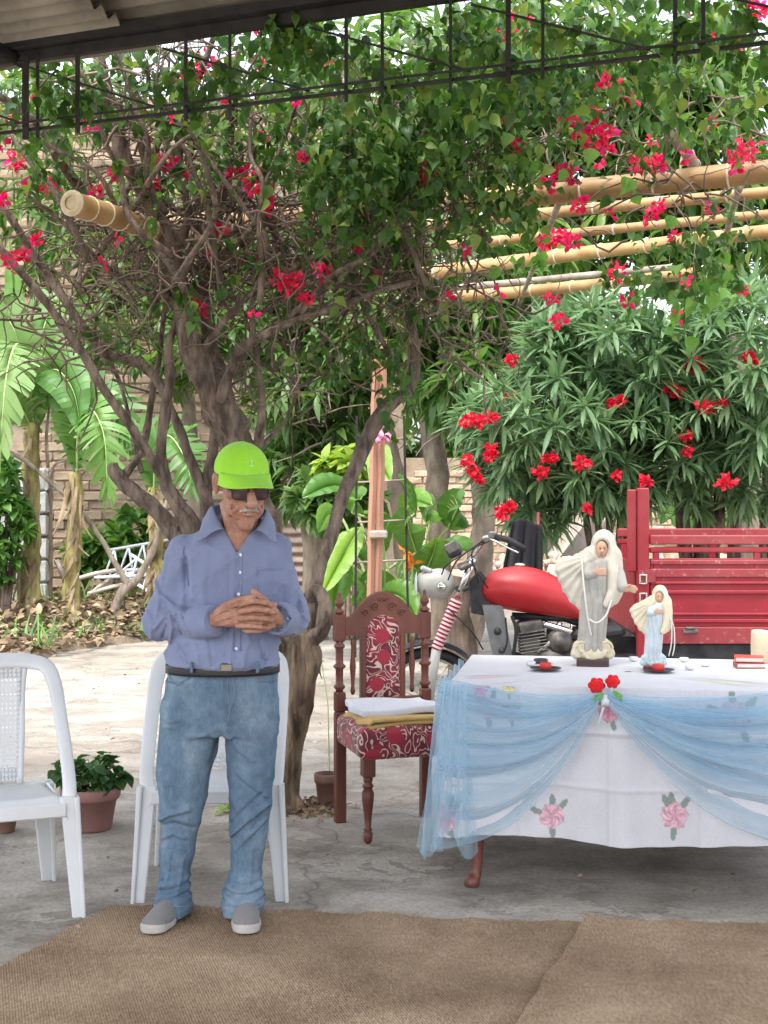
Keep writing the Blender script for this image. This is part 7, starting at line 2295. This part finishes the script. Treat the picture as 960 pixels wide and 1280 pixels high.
V = np.concatenate([Vh, Vn, Vb]); Q = np.concatenate([Qh, Qn + len(Vh), Qb + len(Vh) + len(Vn)])
me = np_mesh('person', V, Q); me.materials.append(MT['skin'])
man = link('person', me, None, (mp(283, 0)[0], MDp, .0))
tag(man, 'elderly person in lime cap, sunglasses, blue shirt and jeans standing with clasped hands', 'person')

# --- shirt
g = Sdf((mp(168, 0)[0], 4.78, mz(846)), (mp(402, 0)[0], 5.26, mz(628)), .004)
secs = [(844, 279, 64, .115, -.010), (835, 279, 68, .132, -.016), (828, 279, 73, .146, -.020), (812, 279, 74, .144, -.020), (790, 281, 70.5, .130, -.014), (760, 283, 68.5, .119, -.006), (720, 285, 68, .114, .0), (695, 286, 66, .114, .008), (680, 288, 61, .105, .014), (668, 291, 53, .096, .02), (657, 294, 42, .084, .025), (646, 297, 30, .074, .03), (636, 299, 22, .066, .03)]
g.union(g._stack([(mz(r), at(c, 0, MDp).x, MDp + dy, px2(hw), ry) for r, c, hw, ry, dy in secs], 2.25))
sleeveL = g._cap(mp(231, 688, .015), mp(200, 779, -.015), .064, .062); e_ = g._cap(mp(199, 779, -.015), mp(264, 777, -.165), .064, .047)
h_ = np.maximum(.03 - np.abs(sleeveL - e_), 0) / .03; sl = np.minimum(sleeveL, e_) - h_ * h_ * .03 * .25
sR = g._cap(mp(343, 685, .015), mp(366, 772, -.005), .061, .060); e2 = g._cap(mp(366, 772, -.005), mp(348, 774, -.16), .061, .048)
h_ = np.maximum(.03 - np.abs(sR - e2), 0) / .03; sr = np.minimum(sR, e2) - h_ * h_ * .03 * .25
g.union(sl, .022); g.union(sr, .022)
waves(g, .0125, (20, 28, 36, 44), 3); waves(g, .0045, (55, 66, 80), 5)
for pts, A, w in (([(235, 700), (237, 730), (239, 757)], -.011, .013), ([(241, 700), (243, 745)], .006, .012), ([(364, 718), (360, 740), (355, 758)], -.008, .011),
                  ([(204, 742), (222, 757), (240, 762)], .008, .009), ([(198, 782), (210, 768), (226, 762)], .009, .007), ([(216, 800), (222, 780), (219, 766)], .008, .006), ([(206, 795), (214, 778)], -.007, .005), ([(232, 764), (241, 778), (246, 790)], .008, .005),
                  ([(226, 770), (234, 788)], -.007, .005), ([(186, 762), (194, 775), (192, 795)], .006, .007), ([(192, 720), (202, 745), (200, 765)], .007, .008), ([(212, 700), (205, 740)], -.005, .008), ([(238, 800), (226, 806)], .005, .006),
                  ([(372, 735), (380, 755), (384, 772)], .006, .007), ([(356, 764), (368, 768), (380, 766)], .007, .006), ([(360, 780), (372, 790), (383, 782)], .006, .006), ([(352, 792), (366, 800)], .006, .006), ([(376, 745), (372, 765)], -.006, .006),
                  ([(297, 686), (296, 740), (294, 828)], .0035, .004), ([(304, 690), (303, 740), (300, 828)], -.003, .003), ([(291, 690), (290, 740), (288, 828)], -.0025, .003),
                  ([(320, 709), (357, 709)], .0028, .004), ([(320, 712), (322, 758), (338, 764), (354, 757), (357, 712)], .0022, .003),
                  ([(250, 800), (256, 822)], .006, .008), ([(268, 795), (272, 825)], -.005, .006), ([(312, 800), (310, 826)], .005, .007), ([(328, 796), (334, 824)], -.005, .007), ([(226, 800), (240, 820)], .006, .007), ([(342, 800), (336, 818)], .006, .007),
                  ([(262, 690), (258, 740), (262, 790)], .004, .012), ([(335, 690), (338, 705)], .004, .01), ([(312, 770), (316, 800)], .004, .008), ([(250, 672), (240, 690)], .004, .01)):
    fold2d(g, pts, A * 1.35, w, 5.10)
# open collar: a V cut at the throat
tri = [np.array(mp(*p))[[0, 2]] for p in ((263, 628), (337, 628), (299.5, 690))]
inside = None
for a, b_ in ((0, 1), (1, 2), (2, 0)):
    e = tri[b_] - tri[a]; nn = np.array([e[1], -e[0]]) / np.linalg.norm(e)
    dd = (g.X - tri[a][0]) * nn[0] + (g.Z - tri[a][1]) * nn[1]
    cen = (sum(tri) / 3 - tri[a]) @ nn
    dd = dd * (-1 if cen > 0 else 1)
    inside = dd if inside is None else np.maximum(inside, dd)
g.cut(np.maximum(inside, g.Y - 5.05), .004)
g.cut(g._cap(tuple(HC + Vector((0, .02, -.05))), tuple(nb + Vector((0, .02, .01))), .066, .066), .004)
# cuffs' open ends
g.cut(g._cap(mp(268, 777, -.175), mp(282, 773, -.21), .037, .037), .003)
g.cut(g._cap(mp(347, 774, -.17), mp(338, 772, -.22), .038, .038), .003)
sh = g.build('shirt', MT['shirt'], man)
def cuff(a, b_, r, nm):
    m_ = MB(); a, b_ = Vector(a), Vector(b_)
    pts = [a, a.lerp(b_, .03), a.lerp(b_, .5), a.lerp(b_, .97), b_, b_, a.lerp(b_, .6)]
    m_.tube(pts, [r * .96, r, r * .99, r * .96, r * .94, r * .80, r * .76], 28, cap=False)
    return m_.build(nm, MT['shirt'], sh)
cuff(mp(244, 779, -.118), mp(270, 776, -.183), .0575, 'cuff'); cuff(mp(356, 774, -.095), mp(346, 773.5, -.180), .0575, 'cuff')
def lerp_path(pts, per=6):
    out = []
    for a, b_ in zip(pts[:-1], pts[1:]):
        for k in range(per): out.append(Vector(mp(*a)).lerp(Vector(mp(*b_)), k / per))
    out.append(Vector(mp(*pts[-1])))
    return out
def collar(inner, outer):
    I_, O_ = lerp_path(inner), lerp_path(outer)
    m_ = MB(); n = len(I_) - 1
    def fn(u, v):
        i = min(n, int(round(u * n))); a, b_ = I_[i], O_[i]
        p = a.lerp(b_, v); p.z += .007 * math.sin(math.pi * min(1, v * 1.5)) * (1 if v < .67 else 0); p.y -= .004 * math.sin(math.pi * v)
        return p
    m_.grid(fn, n, 6); o = m_.build('collar', MT['shirt'], sh)
    md = o.modifiers.new('t', 'SOLIDIFY'); md.thickness = .0035; md.offset = 0
    return o
collar([(300, 636, .075), (276, 630, .055), (266, 633, .0), (272, 648, -.06), (279, 661, -.098)], [(300, 648, .095), (260, 643, .06), (254, 649, -.005), (250, 663, -.07), (246, 677, -.104)])
collar([(300, 636, .075), (324, 632, .055), (333, 638, .0), (327, 652, -.06), (320, 662, -.098)], [(300, 648, .095), (338, 645, .06), (343, 653, -.005), (344, 666, -.07), (346, 679, -.108)])
def surf_y(g, X0, Z0, y_hint=4.8):
    ix = int(round((X0 - g.lo[0]) / g.h)); iz = int(round((Z0 - g.lo[2]) / g.h))
    ix = max(0, min(g.F.shape[0] - 1, ix)); iz = max(0, min(g.F.shape[2] - 1, iz))
    c = g.F[ix, :, iz]; jj = int(np.argmax(c < 0))
    if not (c < 0).any(): return None
    if jj == 0: return g.lo[1]
    f0, f1 = c[jj - 1], c[jj]
    return g.lo[1] + g.h * (jj - 1 + f0 / (f0 - f1))
def seam_line(g, pts, r, name, mat, par, dep=-.12, per=7, off=0.0):
    P = []
    for a, b_ in zip(pts[:-1], pts[1:]):
        for k in range(per):
            x, y = a[0] + (b_[0] - a[0]) * k / per, a[1] + (b_[1] - a[1]) * k / per
            q = at(x, y, MDp + dep); yy = surf_y(g, q.x, q.z)
            if yy is not None:
                q = at(x, y, yy); P.append(Vector((q.x, yy - off, q.z)))
    if len(P) > 2:
        m_ = MB(); m_.tube(P, r, 6); m_.build(name, mat, par)
for pts in ([(295, 690), (294, 740), (292, 826)], [(303.5, 690), (302, 740), (300, 826)], [(321, 710), (323, 755), (338, 762), (353, 755), (355, 710)], [(321, 709), (355, 709)], [(321, 715), (355, 715)], [(233, 668), (229, 690), (233, 712), (236, 735)], [(356, 672), (360, 690), (358, 712)]):
    seam_line(g, pts, .0016, 'seam', MT['shirt_seam_shade'], sh)
for row, x in ((694, 299.5), (716, 299), (743, 298), (810, 296)):
    # buttons sit on the shirt front
    X0, Z0 = at(x, row, MDp - .12).x, at(x, row, MDp - .12).z
    ix = int(round((X0 - g.lo[0]) / g.h)); iz = int(round((Z0 - g.lo[2]) / g.h))
    col_ = g.F[ix, :, iz]; jj = np.argmax(col_ < 0); y0 = g.lo[1] + g.h * jj
    m_ = MB(); m_.lathe([(.0055, -.002), (.0058, .001), (.0045, .0022), (.001, .0012)], 12, (X0, y0 - .003, Z0), rotx(rad(90))); m_.build('button', plain('pearl_button', (.75, .75, .78), .25), sh)

# --- jeans
g = Sdf((mp(180, 0)[0], 4.90, mz(1146)), (mp(366, 0)[0], 5.24, mz(820)), .0045)
g.union(g._stack([(mz(r), at(c, 0, MDp).x, MDp - .005, px2(hw), ry) for r, c, hw, ry in ((916, 276, 74, .105), (895, 276, 75, .122), (870, 277, 74, .135), (845, 279, 72, .138), (822, 279, 70.5, .134))], 2.2))
LL = [(1140, 217, 25, .104, -.022), (1128, 217, 26.5, .102, -.018), (1112, 218, 22.5, .080, .0), (1085, 220, 20.5, .068, .008), (1045, 224, 23, .072, .0), (1005, 228, 31, .084, -.008), (950, 233, 37, .100, .0), (900, 238, 40, .112, .0), (872, 241, 40, .11, .0)]
RL = [(1139, 304, 25, .105, -.022), (1124, 304, 28, .103, -.018), (1110, 303, 26.5, .084, .0), (1085, 307, 22, .068, .008), (1045, 311, 25, .073, .0), (1005, 313, 28, .084, -.01), (950, 315, 32.5, .100, .0), (900, 315, 35.5, .112, .0), (872, 314, 36, .11, .0)]
for LG in (LL, RL): g.union(g._stack([(mz(r), at(c, 0, MDp).x, MDp + dy, px2(hw), ry) for r, c, hw, ry, dy in LG], 2.2), .02)
zm = np.clip(1 - np.abs(g.Z - mz(1108)) / .075, 0, 1)
g.F = g.F + zm * .006 * np.sin(g.Z * 190 + 9 * g.X + 3 * np.sin(g.X * 22) + 4 * g.Y)
waves(g, .0105, (20, 27, 34, 44), 8); waves(g, .0040, (50, 60, 72), 9)
for pts, A, w in (([(206, 892), (216, 897), (230, 893)], .004, .005), ([(208, 905), (222, 903)], .004, .004), ([(200, 1022), (215, 1012), (240, 1006)], .009, .007), ([(200, 1030), (222, 1022), (244, 1030)], -.007, .006), ([(202, 1045), (220, 1036), (236, 1042)], .006, .006),
                  ([(290, 1040), (310, 1020), (338, 1000)], .009, .007), ([(288, 1030), (304, 1010), (330, 985)], -.006, .007), ([(300, 960), (318, 975), (336, 990)], .006, .007), ([(296, 1058), (312, 1040), (334, 1020)], .006, .006),
                  ([(216, 1060), (212, 1095)], .006, .006), ([(232, 1070), (226, 1110)], .005, .005), ([(318, 1055), (314, 1100)], .006, .006), ([(296, 1070), (290, 1100)], .005, .006), ([(205, 1085), (200, 1120)], .006, .006),
                  ([(282, 912), (272, 930), (264, 950)], -.006, .008), ([(284, 905), (300, 930), (320, 945)], .005, .008), ([(282, 900), (262, 912), (240, 915)], .005, .009),
                  ([(283, 836), (284, 870), (287, 886)], .0035, .004), ([(289, 838), (292, 868), (287, 884)], -.003, .003), ([(208, 838), (213, 850), (230, 853), (243, 842), (246, 832)], -.0045, .0035), ([(210, 834), (216, 846), (230, 848), (240, 838)], .002, .004),
                  ([(320, 834), (328, 848), (347, 852)], -.0045, .0035), ([(205, 960), (214, 985), (222, 1000)], .004, .009), ([(245, 940), (240, 990)], .004, .012)):
    fold2d(g, pts, A * 1.4, w, 5.06)
jn = g.build('jeans', MT['denim'], man)
for pts in ([(208, 836), (213, 850), (230, 854), (243, 843), (246, 834)], [(320, 836), (328, 850), (347, 854)], [(284, 842), (285, 868), (287, 890), (284, 905)], [(289, 842), (293, 862), (291, 878), (286, 888)], [(262, 842), (268, 842)]):
    seam_line(g, pts, .0014, 'stitched_seam', MT['denim_seam'], jn)
for pts in ([(193, 1131), (205, 1133), (217, 1134), (230, 1133), (241, 1130)], [(279, 1130), (292, 1132), (304, 1133), (318, 1131), (329, 1128)]):
    seam_line(g, pts, .0018, 'hem_seam', MT['denim_seam'], jn, -.06)
m_ = MB()
def beltf(u, v):
    a = u * 2 * math.pi; ca_, sa = math.cos(a), math.sin(a)
    x = at(279, 0, MDp).x + px2(71) * math.copysign(abs(ca_) ** .9, ca_); y = MDp - .012 + .1415 * math.copysign(abs(sa) ** .9, sa)
    return (x, y, mz(839) + v * (mz(829) - mz(839)))
m_.grid(beltf, 80, 3); o = m_.build('belt', plain('black_leather', (.014, .013, .015), .45), man); o.modifiers.new('t', 'SOLIDIFY').thickness = .005
m_ = MB(); c = at(283, 834.5, MDp - .166); m_.box(c, (.042, .008, .029), bevel=.004); m_.build('buckle', plain('dull_buckle', (.22, .21, .19), .3, .9), o)
for px in (240, 322):
    m_ = MB(); c = at(px, 834, MDp - .140 - (.012 if px == 322 else .006)); m_.box(c, (.010, .03, .038), bevel=.003); m_.build('belt_loop', MT['denim'], jn)

# --- shoes
MT['shoe'] = fabric('grey_knit', (.20, .19, .185), .15, 420, .5, .9)
MT['sole'] = plain('pale_sole', (.40, .38, .35), .7, var=.12, scale=12)
def shoe(heel, toe):
    heel, toe = Vector(heel), Vector(toe); z0 = .030
    d = (toe - heel).normalized(); sd_ = Vector((-d.y, d.x, 0)); L_ = (toe - heel).length
    root_ = Vector((heel.x, heel.y, 0))
    lo = (min(heel.x, toe.x) - .07, min(heel.y, toe.y) - .07, .012); hi = (max(heel.x, toe.x) + .07, max(heel.y, toe.y) + .07, .17)
    Mr = np.array([[sd_.x, d.x, 0], [sd_.y, d.y, 0], [0, 0, 1.0]])
    def P(t, s, z): q = heel + d * (L_ * t) + sd_ * s; return (q.x, q.y, z)
    g = Sdf(lo, hi, .004)
    g.ell(P(.70, 0, .050), (.045, .085, .031), 0, Mr); g.ell(P(.88, 0, .046), (.042, .045, .026), .02, Mr)
    g.ell(P(.22, 0, .065), (.037, .07, .055), .03, Mr); g.cap(P(.26, 0, .08), P(.18, 0, .12), .033, .032, .03); g.ell(P(.48, 0, .058), (.037, .08, .036), .03, Mr)
    g.F = np.maximum(g.F, z0 + .012 - g.Z)
    up_ = g.build('shoe', MT['shoe'], man)
    g = Sdf(lo, hi, .004)
    f = np.minimum(g._ell(P(.72, 0, .045), (.051, .092, .2), Mr), g._ell(P(.88, 0, .045), (.047, .050, .2), Mr))
    f = np.minimum(f, g._ell(P(.2, 0, .045), (.042, .075, .2), Mr)); f = np.minimum(f, g._ell(P(.45, 0, .045), (.040, .10, .2), Mr))
    tz = .015 + .010 * np.clip(((g.X - heel.x) * d.x + (g.Y - heel.y) * d.y) / L_ - .75, 0, .3) * 4
    g.F = np.maximum(f, np.maximum(z0 - .004 - g.Z, g.Z - (z0 + tz)))
    g.build('sole', MT['sole'], up_)
    for s in (-1, 1):
        m_ = MB(); C = crom([P(.74, s * .012, .079), P(.64, s * .022, .082), P(.54, s * .031, .080), P(.46, s * .034, .074)], 5); m_.tube([Vector(c) for c in C], .0030, 6); m_.build('elastic_gore', MT['dark_dish'], up_)
    m_ = MB()
    C = crom([P(.98, -.030, .042), P(1.0, -.012, .052), P(1.0, .012, .052), P(.98, .030, .042)], 6); m_.tube([Vector(c) for c in C], .0035, 6); m_.build('toe_bumper', MT['sole'], up_)
shoe((-.724, 5.11, 0), (-.785, 4.845, 0)); shoe((-.492, 5.11, 0), (-.462, 4.845, 0))

# --- cap, glasses, moustache, hair
g = Sdf((HC.x - .15, HC.y - .17, HC.z - .08), (HC.x + .15, HC.y + .17, HC.z + .20), .003)
capd = g._ell(hl_(0, .010, .040), tuple(x * HS for x in (.0855, .108, .088)), HMn)
pl = ((g.X - HC.x) * HM[0][2] + (g.Y - HC.y) * HM[1][2] + (g.Z - HC.z) * HM[2][2])      # local z
ly = ((g.X - HC.x) * HM[0][1] + (g.Y - HC.y) * HM[1][1] + (g.Z - HC.z) * HM[2][1]); lx = ((g.X - HC.x) * HM[0][0] + (g.Y - HC.y) * HM[1][0] + (g.Z - HC.z) * HM[2][0])
aa = np.arctan2(ly - .01, lx)
seam = np.minimum.reduce([np.abs(np.sin(aa - s_)) for s_ in (rad(32), rad(90), rad(148))])
g.F = np.maximum(capd + .0016 * np.exp(-(seam / .03) ** 2), (.028 - .004 * np.clip(ly / .1, -1, 1)) * HS - pl)
g.cut(g._ell(hl_(0, .012, .02), tuple(x * HS for x in (.0795, .100, .080)), HMn), .002)
g.ell(hl_(0, .010, .128), (.008, .008, .005), .002, HMn)
cp = g.build('cap', MT['lime'], man)
m_ = MB()
def brim(u, v):
    a = (u - .5) * rad(142)
    x0, y0 = .0850 * math.sin(a), .010 - .1075 * math.cos(a)
    w_ = .080 * max(0, math.cos((u - .5) * math.pi)) ** .55
    x, y = x0 * (1 + .04 * v), y0 - w_ * v
    z = .043 - .017 * v * max(0, math.cos(a)) - .034 * (x / .085) ** 2 * v - .006 * (x / .085) ** 2
    return hl_(x, y, z)
m_.grid(brim, 44, 12); o = m_.build('brim', MT['lime'], cp); md = o.modifiers.new('t', 'SOLIDIFY'); md.thickness = .004
for vv in (.0, .93):
    m_ = MB(); m_.tube([Vector(brim(.03 + .94 * k / 30, vv)) + HM @ Vector((0, -.001, .003)) for k in range(31)], .0012, 5); m_.build('brim_stitching', plain('lime_thread', (.20, .46, .03), .8), o)
def capsurf(x, z, off=.0022):
    q = 1 - (x / .0855) ** 2 - ((z - .040) / .088) ** 2
    return Vector(hl_(x, .010 - .108 * math.sqrt(max(0, q)) - off, z))
m_ = MB()
m_.tube([capsurf(0, .098), capsurf(.001, .086), capsurf(0, .076)], .0016, 5); m_.tube([capsurf(-.006, .078), capsurf(0, .074), capsurf(.007, .078)], .0016, 5); m_.tube([capsurf(-.004, .09), capsurf(.005, .088)], .0013, 5)
for i in range(11):
    x = -.040 + i * .008; m_.tube([capsurf(x, .0535), capsurf(x + .004, .0535)], .0014, 5)
m_.build('embroidery', plain('white_thread', (.50, .80, .35), .7), cp)
MT['lens'] = plain('brown_lens', (.045, .018, .015), .12, 0, .6, .4)
gl = MB(); 
def rr_ring(cx_, s):
    pts = []
    for k in range(25):
        a = 2 * math.pi * k / 24; ca_, sa = math.cos(a), math.sin(a)
        pts.append((cx_ + .026 * math.copysign(abs(ca_) ** .6, ca_), -.107 + .012 * ((cx_ + .026 * ca_) / .06) ** 2, -.010 + .0195 * math.copysign(abs(sa) ** .65, sa)))
    return pts
for s in (-1, 1): gl.tube([hl_(*p) for p in rr_ring(s * .0335, s)], .0028, 6)
gl.tube([hl_(-.009, -.106, -.004), hl_(0, -.108, -.001), hl_(.009, -.106, -.004)], .0025, 6)
for s in (-1, 1): gl.tube([hl_(s * .060, -.095, -.002), hl_(s * .072, -.060, .0), hl_(s * .079, -.01, .004), hl_(s * .080, .02, -.004)], .003, 6)
gls = gl.build('sunglasses', plain('dark_frame_plastic', (.02, .012, .010), .35), man)
for s in (-1, 1):
    m_ = MB(); rg = rr_ring(s * .0335, s)
    c = (s * .0335, -.105, -.010); m_.add([hl_(*c)] + [hl_(*p) for p in rg[:24]], [(0, 1 + k, 1 + (k + 1) % 24) for k in range(24)]); m_.build('lens', MT['lens'], gls)
g = Sdf(tuple(HC + Vector((-.09, -.19, -.13))), tuple(HC + Vector((.12, 0, -.02))), .0025)
g.chain([hl_(-.030, -.094, -.071), hl_(-.016, -.105, -.063), hl_(0, -.108, -.060), hl_(.016, -.105, -.063), hl_(.030, -.094, -.071)], [.0035, .006, .006, .006, .0035], .003)
g.F = g.F + .0012 * np.sin(g.X * 900) * np.sin(g.Z * 500)
g.build('moustache', MT['grey_hair'], man)
g = Sdf(tuple(HC + Vector((-.14, -.13, -.12))), tuple(HC + Vector((.14, .17, .10))), .003)
g.ell(hl_(0, .018, .030), tuple(x * HS for x in (.0775, .0955, .086)), 0, HMn)
pl = ((g.X - HC.x) * HM[0][2] + (g.Y - HC.y) * HM[1][2] + (g.Z - HC.z) * HM[2][2]); ly = ((g.X - HC.x) * HM[0][1] + (g.Y - HC.y) * HM[1][1] + (g.Z - HC.z) * HM[2][1])
g.F = np.maximum(g.F, np.maximum(-.052 - pl + .9 * np.clip(.045 - ly, 0, .2), pl - .06)); g.F = np.maximum(g.F, -.035 - ly)
g.F = g.F + .0015 * np.sin(g.X * 500 + g.Y * 700) * np.sin(g.Z * 300)
g.build('hair', MT['grey_hair'], man)
